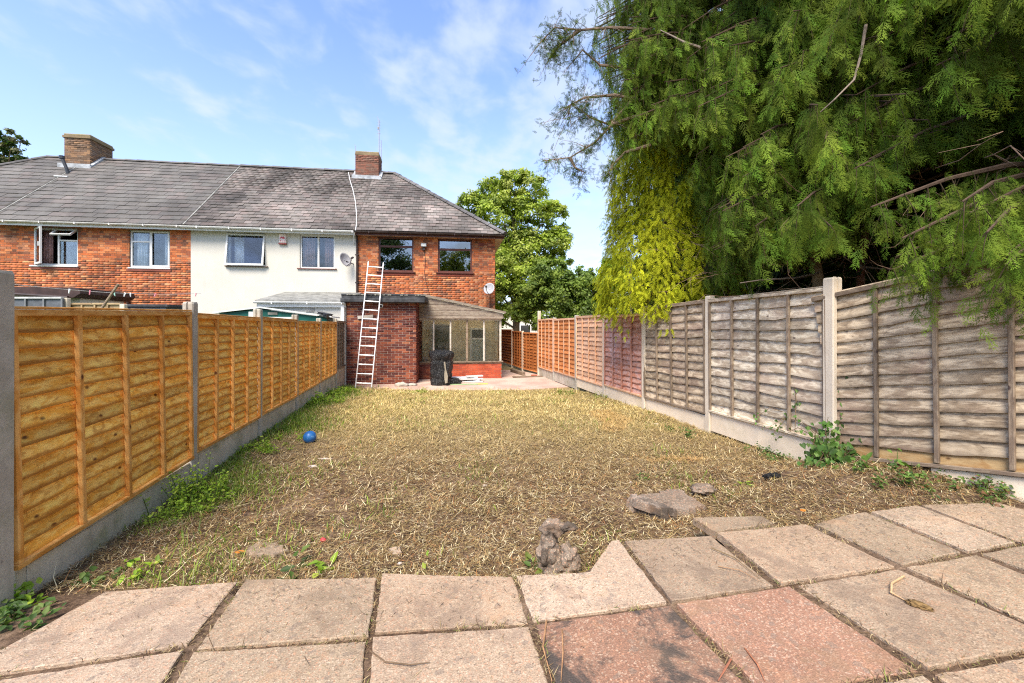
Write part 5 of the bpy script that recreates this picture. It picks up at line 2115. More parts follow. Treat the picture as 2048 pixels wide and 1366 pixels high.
tag(o, 'grey stone lying at the foot of the outhouse wall', 'stone')
o = blob('rubble_stone', MT['conc'], .09, 4.1, 3, .35, (1.6, .8, .5), 2)
q_ = P(824, 768, 12.85)
o.location = (q_.x, q_.y, -.15)
tag(o, 'smaller flat stone just right of the grey stone by the outhouse', 'stone')

# blue ball
mball = Mat('blue ball', .4, .4)
vb = mball.coord('Object')
cb = mball.mix(mball.rng(mball.noise(vb, 9, 4), .4, .7), (.01, .09, .30), (.03, .16, .42))
cb = mball.mix(mball.rng(mball.noise(vb, 22, 3), .62, .7), cb, (.25, .4, .5))
mball.base(cb)
mball.bump(mball.noise(vb, 30, 2), .3, .005)
MT['ball'] = mball.done()
o = blob('ball', MT['ball'], .086, 1, 4, .0)
q_ = P(619.5, 873, 5.85)
o.location = (q_.x, q_.y, gz(q_.x, q_.y) + .078)
tag(o, 'scuffed blue ball on the dry grass near the left fence', 'ball')

# upright concrete lump with two lobes
cl_ = P(1118, 1130, 2.78)
L0 = thing('concrete_lump', 'jagged two-lobed lump of broken concrete standing at the patio edge', 'rubble', (cl_.x, cl_.y, gz(cl_.x, cl_.y, False)))


def lump(seed, loc, scale, r_=1):
    o = blob('lobe', MT['lump'], r_, seed, 5, .32, scale, 1.7, L0)
    o.location = loc
    return o


import bmesh as _bm
bm = _bm.new()
for (loc, sc, sd) in (((-.06, .02, .10), (.06, .06, .17), 2.0), ((-.03, .03, .265), (.075, .05, .055), 5.0), ((.055, .0, .29), (.05, .03, .02), 7.0), ((.06, -.01, .085), (.062, .06, .10), 9.0), ((0, 0, .02), (.12, .08, .05), 12.0)):
    tmp = _bm.new()
    _bm.ops.create_icosphere(tmp, subdivisions=4, radius=1)
    for v_ in tmp.verts:
        p = v_.co.copy()
        n_ = mnoise.noise(p * 1.6 + Vector((sd, 0, 0))) * .35
        p = p * (1 + n_)
        w = Vector((p.x * sc[0] + loc[0], p.y * sc[1] + loc[1], p.z * sc[2] + loc[2]))
        w += v_.co * (mnoise.noise(w * 28) * .016 + mnoise.noise(w * 75) * .007)
        v_.co = w
    me = bpy.data.meshes.new('tmp')
    tmp.to_mesh(me)
    tmp.free()
    bm.from_mesh(me)
    bpy.data.meshes.remove(me)
me = bpy.data.meshes.new('broken_concrete')
bm.to_mesh(me)
bm.free()
me.materials.append(MT['lump'])
link(bpy.data.objects.new('broken_concrete', me), L0).scale = (1.12, 1.1, 1.0)


def flat_rock(name, label, pts, z, th, mat, tilt=(0, 0), cat='slab', jag=.012):
    """broken flat piece from an outline given in metres"""
    cx = sum(p[0] for p in pts) / len(pts)
    cy = sum(p[1] for p in pts) / len(pts)
    rim = []
    for (a, b) in zip(pts, pts[1:] + pts[:1]):
        n_ = max(1, int(math.hypot(b[0] - a[0], b[1] - a[1]) / .03))
        for k in range(n_):
            t = k / n_
            rim.append((a[0] + (b[0] - a[0]) * t - cx + random.uniform(-jag, jag), a[1] + (b[1] - a[1]) * t - cy + random.uniform(-jag, jag)))
    n_ = len(rim)
    vs = [(x * .97, y * .97, th + random.uniform(-.003, .003)) for x, y in rim] + [(x, y, th * .7 + random.uniform(-.008, .008)) for x, y in rim] + [(x * 1.02, y * 1.02, -.02) for x, y in rim]
    fs = [tuple(range(n_))]
    for r_ in (0, 1):
        fs += [(r_ * n_ + k, (r_ + 1) * n_ + k, (r_ + 1) * n_ + (k + 1) % n_, r_ * n_ + (k + 1) % n_) for k in range(n_)]
    o = MB().add(vs, fs).build(name, mat, colour=False)
    o.location = (cx, cy, z)
    o.rotation_euler = (tilt[0], tilt[1], 0)
    return tag(o, label, cat)


def on_g(px, py, h):
    """point of the ground at height h seen at px,py"""
    d = (CAM_Z - h) * FPX / (py - HOR)
    return ((px - 1024) * d / FPX, d)


hb = .06
flat_rock('broken_slab', 'broken pinkish slab half sunk in the cut grass behind the patio', [on_g(1252, 982, hb + .06), on_g(1358, 966, hb + .06), on_g(1414, 996, hb + .06), on_g(1362, 1004, hb + .06), on_g(1330, 1012, hb + .06), on_g(1262, 992, hb + .06)], hb - .05, .05, MT['lump'], (.05, .01), jag=.022)
flat_rock('broken_slab', 'crumbled strip of concrete at the near edge of the sunken slab', [on_g(1262, 996, hb + .02), on_g(1325, 1012, hb + .02), on_g(1345, 1020, hb + .02), on_g(1300, 1018, hb + .02), on_g(1265, 1005, hb + .02)], hb, .05, MT['lump'], (.1, .02), jag=.02)
o = blob('rubble_stone', MT['lump'], .08, 14.1, 4, .35, (1.4, 1, .5), 2)
q_ = on_g(1400, 978, .08)
o.location = (q_[0] + .03, q_[1], .08)
tag(o, 'small concrete crumb lying right of the sunken broken slab', 'stone')
flat_rock('sunken_paver', 'flat brown stone set flush in the soil near the patio slabs', [on_g(490, 1108, 0), on_g(512, 1091, 0), on_g(556, 1091, 0), on_g(574, 1107, 0), on_g(548, 1118, 0), on_g(510, 1116, 0)], -.01, .035, MT['slab_grey'])
flat_rock('sunken_paver', 'small pale stone set in the litter behind the patio slabs', [on_g(780, 1100, 0), on_g(800, 1096, 0), on_g(806, 1110, 0), on_g(785, 1113, 0)], -.01, .03, MT['slab_grey'])
MT['pale_chip'] = plain('pale mortar chip', (.55, .47, .42), .9, .2, 30)
for (x, y, w_, h_, lab) in ((624, 934, 18, 5, 'pale pinkish chip on bare soil near the left fence'), (650, 919, 28, 2, 'thin pale splinter lying behind the pinkish chip'), (970, 971, 9, 3, 'pale oval pebble in the cut grass'), (1262, 964, 5, 5, 'small white scrap on the grass left of the sunken slab'),
                            (1312, 846, 12, 2, 'pale flat chip near the right gravel board'), (800, 1128, 7, 4, 'small white pebble behind the patio slabs')):
    d = on_g(x, y, 0)[1]
    o = blob('stone_chip', MT['pale_chip'], 1, x * .1, 3, .3, (w_ * d / FPX / 2 + .005, max(.012, h_ * d / FPX), .012), 2)
    q_ = on_g(x, y, 0)
    o.location = (q_[0], q_[1], gz(q_[0], q_[1]) + .012)
    tag(o, lab, 'stone')
q_ = on_g(1545, 955, .10)
o = blob('plastic_scrap', MT['bag'], .1, 31, 4, .5, (1.0, .45, .35), 2.4)
o.location = (q_[0], q_[1], gz(*q_) + .03)
o.rotation_euler = (0, 0, .4)
tag(o, 'crumpled scrap of black plastic on the litter left of the ivy', 'scrap')
q_ = on_g(646, 1084, 0)
o = blob('red_scrap', MT['red'], .02, 3, 3, .5, (1, .7, .8), 2.4)
o.location = (q_[0], q_[1], gz(*q_) + .02)
tag(o, 'small crimson scrap in the litter', 'scrap')
MT['orange_leaf'] = plain('orange leaf', (.6, .2, .03), .6, .3, 30)
for (x, y, lab) in ((1606, 1046, 'orange fallen leaf at the back edge of the patio'), (479, 1107, 'orange leaf beside the flat brown stone')):
    q_ = on_g(x, y, .13 if x > 1000 else 0)
    zz_ = patio_z(*q_) + .01 if x > 1000 else gz(*q_) + .02
    vs = [(-.03, 0, 0), (-.01, .016, .008), (.015, .013, .01), (.035, 0, .004), (.012, -.013, .008), (-.012, -.015, .012)]
    o = MB().prism([(a, b) for a, b, c in vs], 0, .003).build('fallen_leaf', MT['orange_leaf'], colour=False)
    o.location = (q_[0], q_[1], zz_)
    o.rotation_euler = (.2, .1, .4)
    tag(o, lab, 'leaf')

# ------------------------------------------------------------------ vegetation
def unit(v):
    return v / np.maximum(np.linalg.norm(v, axis=-1, keepdims=True), 1e-9)


def blades(name, pos, length, width, head, pitch, bend, col, mat, parent=None, roll=None):
    """curved blades or stalks, two quads each"""
    n = len(pos)
    h = np.stack([np.cos(head), np.sin(head), np.zeros(n)], 1)
    side = np.stack([-np.sin(head), np.cos(head), np.zeros(n)], 1)
    if roll is not None:
        side = unit(side * np.cos(roll)[:, None] + np.array([0, 0, 1.0]) * np.sin(roll)[:, None])
    up = np.array([0, 0, 1.0])
    p1 = pos + (h * np.cos(pitch)[:, None] + up * np.sin(pitch)[:, None]) * (length * .5)[:, None]
    pt2 = pitch - bend
    hb_ = np.stack([np.cos(head + bend * .6), np.sin(head + bend * .6), np.zeros(n)], 1)
    p2 = p1 + (hb_ * np.cos(pt2)[:, None] + up * np.sin(pt2)[:, None]) * (length * .5)[:, None]
    w = side * (width * .5)[:, None]
    V = np.stack([pos - w, pos + w, p1 - w * .9, p1 + w * .9, p2], 1).reshape(-1, 3)
    b = (np.arange(n) * 5)[:, None]
    F = b + np.array([0, 1, 3, 2])
    F3 = b + np.array([2, 3, 4])
    C = np.repeat(col, 5, axis=0)
    return np_mesh(name, V, [F, F3], mat, parent, C=C)


def pal(n, cols, var=.2, w=None):
    cols = np.array(cols)
    k = RNG.choice(len(cols), n, p=None if w is None else np.array(w) / sum(w))
    return np.clip(cols[k] * RNG.uniform(1 - var, 1 + var, (n, 1)), 0, 1)


gzv = lambda P_: np.array([gz(float(x), float(y)) for x, y in P_])

# cut straw over the whole plot: density falls with distance as stalks grow too small to see
N = 240000
d = np.exp(RNG.uniform(math.log(2.45), math.log(12.3), N))
xl, xr = -2.33 - .219 * d, 4.44 - .219 * d
xr = np.where(d < 4.5, 3.5 + .42 * (4.49 - d) - .02, xr)
x = xl + (xr - xl) * RNG.random(N)
edge = np.array([patio_edge(a) for a in x])
keep = (d > edge + RNG.uniform(-.03, .06, N))
patch = np.array([mnoise.noise(Vector((float(a) * .9, float(b) * .9, 7.0))) for a, b in zip(x, d)])
soil_patch = (x < -1.2 - .0 * d) & (d < 6.5)
keep &= RNG.random(N) < np.where(soil_patch, .78 + .6 * patch, np.where((x > 1.2) & (d < 5), 1.15, np.where(d < 5.5, .95, .95)) + .7 * patch)
keep &= ~((d > 11.7) & (x > -3.6) & (RNG.random(N) < .9))
x, d, patch = x[keep], d[keep], patch[keep]
n = len(x)
far = np.clip((d - 4.5) / 3.5, 0, 1)
pos = np.stack([x, d, gzv(zip(x, d)) + RNG.uniform(.0, .028, n) * (1 - .3 * far)], 1)
L = RNG.gamma(2.2, .0175, n) + .014
L *= np.where(d < 3.6, 1.0, 1 + .05 * d)
wd = (.0014 + .0007 * d) * RNG.uniform(.6, 1.4, n)
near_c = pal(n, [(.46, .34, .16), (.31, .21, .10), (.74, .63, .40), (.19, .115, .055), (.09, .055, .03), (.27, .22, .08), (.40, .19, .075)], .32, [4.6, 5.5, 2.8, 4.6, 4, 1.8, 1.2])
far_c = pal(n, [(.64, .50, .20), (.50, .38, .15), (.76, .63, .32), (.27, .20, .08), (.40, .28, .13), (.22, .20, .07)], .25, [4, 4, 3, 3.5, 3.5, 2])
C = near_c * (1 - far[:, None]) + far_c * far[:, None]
redp = ((patch > .28) & (x > 1) & (d > 5)).astype(float)[:, None] * .5
C = C * (1 - redp) + np.array([.58, .36, .14]) * redp
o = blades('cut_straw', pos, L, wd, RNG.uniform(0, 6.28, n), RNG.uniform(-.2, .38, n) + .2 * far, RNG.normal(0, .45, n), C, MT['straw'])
tag(o, 'dry cut grass and straw litter covering the garden', 'straw', kind='stuff')

# green regrowth: short upright blades, thickest along the left fence
N = 46000
d = np.exp(RNG.uniform(math.log(2.5), math.log(12.6), N))
xl = -2.33 - .219 * d
t = RNG.random(N)
nearL = RNG.random(N) < .58
x = np.where(nearL, xl + RNG.gamma(1.4, .26, N), xl + 6.6 * t)
xr = np.where(d < 4.5, 3.4 + .42 * (4.49 - d), 4.4 - .219 * d)
edge = np.array([patio_edge(a) for a in x])
pn = np.array([mnoise.noise(Vector((float(a) * 1.3, float(b) * .8, 17.0))) for a, b in zip(x, d)])
keep = (d > edge + .04) & (x < xr) & (pn + RNG.uniform(-.25, .25, N) > np.where(nearL, .12 - .3 * (d > 7), .42 - .12 * (d > 6.5)))
keep &= ~((d > 11.8) & (x > -3.9))
x, d = x[keep], d[keep]
n = len(x)
pos = np.stack([x, d, gzv(zip(x, d)) + .004], 1)
dist = x - (-2.33 - .219 * d)
nl = np.clip(1 - dist / .8, 0, 1)
L = RNG.gamma(3, .014, n) + .02 + .05 * nl * RNG.random(n) * (d > 6)
C = pal(n, [(.17, .27, .03), (.24, .35, .04), (.11, .17, .03), (.33, .37, .08), (.26, .28, .10)], .25, [4, 4, 3, 2, 2])
o = blades('green_regrowth', pos, L, (.003 + .0009 * d) * RNG.uniform(.7, 1.4, n), RNG.uniform(0, 6.28, n), RNG.uniform(.5, 1.45, n), RNG.uniform(-.2, .9, n), C, MT['leaf'])
tag(o, 'short green grass coming through, thickest along the left fence', 'grass', kind='stuff')


def leafset(pos, size, nrm, col, aspect=.62, fold=.15):
    """pointed leaves: six-vertex folded blades"""
    n = len(pos)
    nrm = unit(nrm)
    r = unit(np.cross(nrm, RNG.normal(size=(n, 3))))
    s = np.cross(nrm, r)
    sz = size[:, None]
    V = np.stack([pos, pos + r * sz * .35 + s * sz * aspect * .5 + nrm * sz * fold, pos + r * sz * .8 + s * sz * aspect * .28 + nrm * sz * fold * .5,
                  pos + r * sz, pos + r * sz * .8 - s * sz * aspect * .28 + nrm * sz * fold * .5, pos + r * sz * .35 - s * sz * aspect * .5 + nrm * sz * fold], 1).reshape(-1, 3)
    b = (np.arange(n) * 6)[:, None]
    F = np.concatenate([b + np.array([0, 1, 2, 3]), b + np.array([0, 3, 4, 5])])
    return V, F, np.repeat(col, 6, axis=0)


def weed(label, px, py, w_, h_, n, sz, cols, cat='weed', name='weed_clump', base=None, group='weeds along the garden edges', depth=None):
    q = on_g(px, py, 0) if base is None else base
    z = gz(*q)
    t = thing(name, label, cat, (q[0], q[1], z), 0, group)
    ns = max(5, n // 26)
    mb = MB()
    pos, nrm = [], []
    dp = depth or w_
    for k in range(ns):
        bx, by = RNG.normal(0, w_ * .28), RNG.normal(0, dp * .28)
        hh = h_ * RNG.uniform(.45, 1.05) * max(.4, 1 - (abs(bx) / w_) * 1.1)
        lx, ly = bx + RNG.normal(0, hh * .3), by + RNG.normal(0, hh * .3)
        pts = [(bx, by, -.02), ((bx + lx) / 2 + RNG.normal(0, .01), (by + ly) / 2, hh * .55), (lx, ly, hh)]
        mb.tube(pts, [.004, .003, .0015], 4, (.12, .17, .04))
        for i_ in range(n // ns):
            f = RNG.uniform(.08, 1.0)
            a = np.array(pts[0]) * (1 - f) ** 2 + 2 * f * (1 - f) * np.array(pts[1]) + f * f * np.array(pts[2])
            pos.append(a + RNG.normal(0, .016 + .25 * sz, 3))
            nrm.append(np.array([RNG.normal(0, .5), RNG.normal(-.25, .5), 1.0]))
    pos, nrm = np.array(pos), np.array(nrm)
    m_ = len(pos)
    V, F, C = leafset(pos, sz * RNG.uniform(.5, 1.3, m_), nrm, pal(m_, cols, .25))
    o = np_mesh('leaves', V, [F], MT['leaf'], t, C=C)
    tag(o, kind='stuff')
    tag(mb.build('stems', MT['leaf'], t), kind='stuff')
    return t


G1 = [(.24, .38, .03), (.30, .45, .04), (.17, .27, .03), (.36, .44, .06)]
G2 = [(.07, .13, .03), (.10, .18, .04), (.05, .09, .025), (.14, .2, .05)]
weed('tall bright green weeds at the foot of the second left post', 388, 1002, .42, .38, 1100, .030, G1)
weed('feathery green weeds beside the nearest gravel board, lower left of the tall ones', 348, 1032, .32, .16, 420, .028, G1)
weed('low green weeds right of the tall clump on the left', 452, 985, .40, .10, 260, .028, G1)
weed('green weed clump before the second left gravel board', 520, 905, .55, .17, 560, .03, G1)
weed('thin weeds between the green clump and the blue ball', 566, 885, .5, .10, 300, .03, G1)
weed('dark leafy weeds by the third left post', 545, 868, .4, .13, 260, .035, G2)
weed('bright green grass tuft under the fourth yellow panel', 640, 806, .9, .26, 800, .045, G1)
weed('green tuft at the left fence before the grey panel', 662, 786, .8, .25, 600, .05, G1)
weed('weeds in the corner by the foot of the ladder', 693, 779, .7, .22, 420, .05, G1)
weed('yellow-green weeds at the foot of the wrapped bin', 845, 774, .8, .14, 340, .045, [(.25, .3, .05), (.35, .36, .1)])
weed('broad-leaved dark green seedling left of the cut-corner slab', 193, 1165, .16, .04, 46, .055, G2)
weed('bright broad-leaved seedling at the foot of the nearest gravel board', 246, 1160, .22, .05, 60, .05, G1)
weed('dark weeds at the bottom left beside the gravel board', 30, 1250, .35, .07, 200, .045, G2)
weed('green shoots at the lower left corner by the slab edge', 20, 1215, .22, .08, 120, .05, G1)
weed('pair of broad green leaves behind the second patio slab', 645, 1145, .16, .04, 26, .07, G1)
weed('dark green leaf rosette behind the second patio slab', 588, 1147, .16, .03, 26, .065, G2)
weed('small green leaf pair behind the third patio slab', 851, 1139, .06, .03, 10, .045, G1)
weed('green leaves at the left foot of the concrete lump', 1066, 1128, .14, .06, 24, .055, [(.18, .22, .05), (.12, .2, .05)])
weed('yellowing leaves at the foot of the concrete lump', 1092, 1138, .10, .05, 14, .045, [(.4, .35, .05), (.2, .25, .05)])
weed('small green weed before the black plastic scrap', 1494, 983, .12, .04, 40, .04, G1)
weed('dry green weed behind the broken slab', 1290, 960, .2, .05, 60, .03, G2)
weed('scrubby weeds at the foot of the silvery panel', 1530, 915, .55, .12, 330, .032, G2)
weed('small weeds at the foot of the first grey panel', 1360, 868, .5, .08, 200, .035, G2)
weed('yellowing grass by the gravel board of the reddish panel', 1205, 790, .6, .12, 260, .04, [(.3, .3, .08), (.2, .25, .06)])
weed('grass tuft on the paving corner by the orange panels', 1120, 776, .8, .12, 260, .05, [(.3, .3, .08), (.2, .25, .06)])
weed('tangle of brown stems and green leaves under the largest grey panel', 1830, 955, .9, .14, 380, .035, G2 + [(.2, .12, .06)], base=(3.55, 3.62))
weed('dark brambly weeds at the right edge below the gravel board', 1960, 985, .6, .14, 360, .035, G2 + [(.2, .1, .05)], base=(3.75, 3.32))
weed('single broad green leaves sprouting before the largest grey panel', 1800, 930, .35, .17, 22, .09, [(.12, .22, .04)], base=(3.50, 3.85))

# bindweed at the post
t = thing('ivy_bush', 'heart-leaved green bindweed bush climbing the foot of the pale post on the right', 'climber', (3.28, 4.42, gz(3.28, 4.42)))


def heart_leaves(pos, size, nrm, col):
    n = len(pos)
    nrm = unit(nrm)
    r = unit(np.array([0, 0, -1.0]) + RNG.normal(0, .5, (n, 3)))
    r = unit(r - nrm * np.sum(r * nrm, 1)[:, None])
    s = np.cross(nrm, r)
    sh_ = [(0, 0), (-.18, .22), (-.05, .46), (.3, .42), (.7, .2), (1, 0), (.7, -.2), (.3, -.42), (-.05, -.46), (-.18, -.22)]
    V = np.stack([pos + r * (a * size)[:, None] + s * (b * size)[:, None] + nrm * (abs(b) * .35 * size)[:, None] for a, b in sh_], 1).reshape(-1, 3)
    b = (np.arange(n) * 10)[:, None]
    F = np.concatenate([b + np.array(q) for q in ([0, 1, 2, 3], [0, 3, 4, 5], [0, 5, 6, 7], [0, 7, 8, 9])])
    return V, F, np.repeat(col, 10, axis=0)


def climber(parent, paths, nleaf, size, cols, spread=.05):
    mb = MB()
    pos = []
    for pts in paths:
        mb.tube(pts, [.004] * (len(pts) - 1) + [.002], 4, (.16, .11, .06))
        for k in range(nleaf):
            f = random.random() * (len(pts) - 1.001)
            i_ = int(f)
            a = Vector(pts[i_]).lerp(Vector(pts[i_ + 1]), f - i_)
            pos.append([a.x + random.gauss(0, spread), a.y + random.gauss(0, spread), a.z + random.gauss(0, spread)])
    pos = np.array(pos)
    n = len(pos)
    V, F, C = heart_leaves(pos, size * RNG.uniform(.45, 1.25, n), np.array([-.6, -.7, .35]) + RNG.normal(0, .45, (n, 3)), pal(n, cols, .3))
    tag(np_mesh('leaves', V, [F], MT['leaf'], parent, C=C), kind='stuff')
    tag(mb.build('stems', MT['bark'], parent), kind='stuff')


GI = [(.07, .15, .03), (.10, .20, .04), (.05, .10, .02), (.15, .24, .06)]
paths = []
for k in range(30):
    bx, by = random.gauss(0, .13), random.gauss(-.02, .09)
    hh = random.uniform(.15, .42)
    paths.append([(bx, by, 0), (bx + random.gauss(0, .06), by + random.gauss(-.02, .05), hh * .6), (bx + random.gauss(.02, .1), by + random.gauss(-.03, .06), hh)])
climber(t, paths, 11, .058, GI)
t2 = thing('post_climber', 'thin bindweed strand with heart leaves climbing beside the pale post', 'climber', (3.45, 4.47, gz(3.45, 4.47)))
paths = [[(.03, 0, .1), (.05, -.02, .35), (.02, -.02, .55)], [(.06, 0, .1), (.07, -.02, .5), (.045, 0, .95), (.05, 0, 1.15)], [(-.1, -.05, .1), (-.16, -.06, .35), (-.13, -.06, .5)], [(.1, -.05, .05), (.2, -.12, .25), (.17, -.14, .33)]]
climber(t2, paths, 13, .05, GI, .02)
t3 = thing('bramble', 'wiry bramble stems with small leaves hanging over the gravel board of the silvery panel', 'climber', (3.15, 5.15, gz(3.15, 5.15)))
q0 = P(1560, 800, 5.25)
rel = lambda px, py, d_: tuple(P(px, py, d_) - Vector((3.15, 5.15, gz(3.15, 5.15))))
paths = [[rel(1700, 925, 4.35), rel(1640, 870, 4.6), rel(1585, 830, 5.05), rel(1540, 815, 5.3), rel(1512, 835, 5.4), rel(1508, 850, 5.35)],
         [rel(1580, 825, 5.1), rel(1560, 850, 5.1), rel(1545, 870, 5.1)], [rel(1610, 845, 4.85), rel(1570, 835, 5.1), rel(1525, 862, 5.15)],
         [rel(1640, 880, 4.6), rel(1596, 855, 4.85), rel(1553, 878, 5.05)],
         [rel(1590, 860, 4.9), rel(1592, 800, 4.95), rel(1588, 760, 5.0)]]
climber(t3, paths, 13, .034, GI, .02)

# grass and moss in the slab joints
pos = []
for poly, mt, lab in SLABS:
    pts = [on_patio(*p) for p in poly]
    for (a, b) in zip(pts, pts[1:] + pts[:1]):
        ln = math.hypot(b[0] - a[0], b[1] - a[1])
        for k in range(int(ln * 190)):
            t = random.random()
            if mnoise.noise(Vector((a[0] + (b[0] - a[0]) * t, a[1] + (b[1] - a[1]) * t, 4)) * 3) + random.uniform(-.2, .3) < .02:
                continue
            x, y = a[0] + (b[0] - a[0]) * t + random.gauss(0, .008), a[1] + (b[1] - a[1]) * t + random.gauss(0, .008)
            pos.append((x, y, patio_z(x, y) - random.uniform(.0, .02)))
pos = np.array(pos)
n = len(pos)
C = pal(n, [(.30, .22, .11), (.20, .13, .07), (.42, .33, .18), (.2, .24, .06), (.12, .08, .05)], .25, [4, 4, 2, 1.2, 3])
o = blades('joint_litter', pos, RNG.gamma(2.5, .010, n) + .008, np.full(n, .0035), RNG.uniform(0, 6.28, n), RNG.uniform(-.1, .9, n), RNG.uniform(-.6, .6, n), C, MT['straw'])
tag(o, 'dry grass bits and moss in the joints between the patio slabs', 'litter', kind='stuff')
# spilled bits on the slabs
n = 1500
x = RNG.uniform(-2.6, 4.2, n)
y = np.array([patio_edge(a) for a in x]) - RNG.gamma(1.1, .22, n)
pos = np.stack([x, y, np.array([patio_z(a, b) for a, b in zip(x, y)]) + .004], 1)
o = blades('slab_litter', pos, RNG.gamma(2.5, .009, n) + .004, np.full(n, .0025), RNG.uniform(0, 6.28, n), RNG.uniform(-.05, .15, n), RNG.uniform(-.2, .2, n), pal(n, [(.2, .13, .07), (.45, .35, .2), (.1, .07, .05)], .2), MT['straw'])
tag(o, 'scattered dry crumbs lying on the patio slabs', 'litter', kind='stuff')


def twig(label, pts, r_=.004, col=(.30, .17, .08)):
    q = [on_patio(*p) for p in pts]
    mb = MB().tube([(a, b, patio_z(a, b) + .008 + (.006 if 0 < k < len(q) - 1 else 0)) for k, (a, b) in enumerate(q)], [r_] * (len(q) - 1) + [r_ * .4], 5, col)
    o = mb.build('twig', MT['bark'])
    tag(o, label, 'twig')


twig('hooked pale twig on the slab right of the clean red slab', [(1808, 1155), (1783, 1172), (1782, 1190), (1812, 1205)], .006, (.5, .33, .18))
twig('thin long stem lying on the slab behind the clean red slab', [(1422, 1098), (1470, 1120), (1520, 1160)], .003, (.2, .14, .07))
twig('second thin stem on the slab behind the clean red slab', [(1436, 1135), (1480, 1145), (1525, 1168)], .0025, (.3, .18, .1))
twig('reddish stalk lying along the left joint of the stained red slab', [(1093, 1243), (1086, 1300), (1104, 1366)], .004, (.36, .2, .1))
twig('reddish stalk lying on the stained red slab', [(1124, 1262), (1126, 1310), (1122, 1366)], .0035, (.36, .2, .1))
twig('reddish twig across the joint between the two red slabs', [(1490, 1300), (1515, 1335), (1530, 1366)], .004, (.36, .15, .08))
twig('short reddish twig on the near end of the stained red slab', [(1462, 1322), (1450, 1345), (1436, 1366)], .004, (.3, .12, .07))
twig('dark curved stem on the slab left of the stained red slab', [(740, 1305), (770, 1330), (820, 1336), (860, 1328)], .003, (.15, .1, .06))
q_ = on_patio(1838, 1215)
o = blob('moss_clump', plain('rusty moss', (.16, .10, .04), .95, .5, 60), .03, 3, 4, .5, (.7, 1.6, .5), 3)
o.location = (q_[0], q_[1], patio_z(*q_) + .012)
o.rotation_euler = (0, 0, .8)
tag(o, 'rusty clump of dried moss beside the hooked twig', 'moss')


# ------------------------------------------------------------------ conifer foliage
def spray_template(n=8, sub=0, w=.030, seed=0):
    V, F, T = [], [], []
    rs = random.Random(seed)

    def dia(p, q, w_, t):
        p, q = np.array(p), np.array(q)
        dd = q - p
        s = np.array([-dd[1], dd[0], 0]) / (np.linalg.norm(dd) + 1e-9) * w_
        b = len(V)
        m_ = p + dd * .12
        V.extend([m_ + s, q, m_ - s])
        F.append((b, b + 1, b + 2))
        T.extend([t + .05, t + .4, t + .05])

    def z(x, y):
        return -.22 * x * x - .5 * y * y
    for i_ in range(n):
        t = .08 + .84 * i_ / (n - 1)
        l0 = (.50 * (1 - t) ** .7 + .08)
        for s in (-1, 1):
            l = l0 * rs.uniform(.45, 1.2)
            if rs.random() < .08:
                continue
            a = R(40 - 12 * t + rs.uniform(-9, 9))
            x1, y1 = t + l * math.cos(a), s * l * math.sin(a)
            dia((t, 0, z(t, 0)), (x1, y1, z(x1, y1)), w, t * .5)
            if sub and l > .2:
                for f in ((.35, .65) if sub > 1 else (.5,)):
                    bx, by = t + l * f * math.cos(a), s * l * f * math.sin(a)
                    for sg in (-1, 1):
                        a2 = a * s + sg * R(38)
                        l2 = l * .36 * (1.15 - f)
                        ex, ey = bx + l2 * math.cos(a2), by + l2 * math.sin(a2)
                        dia((bx, by, z(bx, by)), (ex, ey, z(ex, ey)), w * .7, t * .5 + .1)
    dia((0, 0, 0), (1.06, 0, z(1.06, 0)), w * .55, .2)
    return np.array(V), np.array(F), np.array(T)


T_HI = [spray_template(9, 2, .0165, k) for k in (1, 2, 3)]
T_MD = [spray_template(7, 1, .026, k) for k in (4, 5, 6)]
T_LO = [spray_template(5, 0, .085, k) for k in (7, 8)]
T_GO = [spray_template(5, 1, .055, k) for k in (9, 10, 11)]


def sprays(name, tmpls, pos, along, nrm, size, base, tip, mat, parent):
    VV, FF, CC2, off = [], [], [], 0
    grp = RNG.integers(0, len(tmpls), len(pos))
    for g_, (tv, tf, tt) in enumerate(tmpls):
        s_ = grp == g_
        if not s_.any():
            continue
        a_, b_, c_ = spray_geo(tv, tf, tt, pos[s_], along[s_], nrm[s_], size[s_], base[s_], tip[s_])
        VV.append(a_)
        FF.append(b_ + off)
        CC2.append(c_)
        off += len(a_)
    o = np_mesh(name, np.concatenate(VV), [np.concatenate(FF)], mat, parent, C=np.concatenate(CC2))
    tag(o, kind='stuff')
    return o


def spray_geo(tv, tf, tt, pos, along, nrm, size, base, tip):
    n = len(pos)
    A = unit(along)
    Nn = unit(nrm - A * np.sum(nrm * A, 1)[:, None])
    B = np.cross(Nn, A)
    V = pos[:, None, :] + size[:, None, None] * (tv[None, :, 0:1] * A[:, None, :] + tv[None, :, 1:2] * B[:, None, :] + tv[None, :, 2:3] * Nn[:, None, :])
    k = len(tv)
    F = (np.arange(n) * k)[:, None, None] + tf[None]
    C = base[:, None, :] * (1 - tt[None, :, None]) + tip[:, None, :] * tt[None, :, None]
    return V.reshape(-1, 3), F.reshape(-1, 3), np.clip(C, 0, 1).reshape(-1, 3)


def interp(c, x):
    for (a, b), (p, q) in zip(c, c[1:]):
        if a <= x <= p:
            return b + (q - b) * (x - a) / (p - a)
    return c[0][1] if x < c[0][0] else c[-1][1]


# how low the foliage hangs, as an angle above or below eye level along each bearing
HANG = [(1080, -20), (1170, 60), (1205, 200), (1240, 320), (1262, 290), (1330, 290), (1366, 340), (1400, 440), (1425, 560), (1450, 592), (1500, 575), (1560, 505), (1600, 520), (1630, 490), (1700, 470), (1750, 420), (1800, 345), (1850, 290), (1900, 300), (1950, 330), (2048, 350), (2300, 420), (3200, 500)]


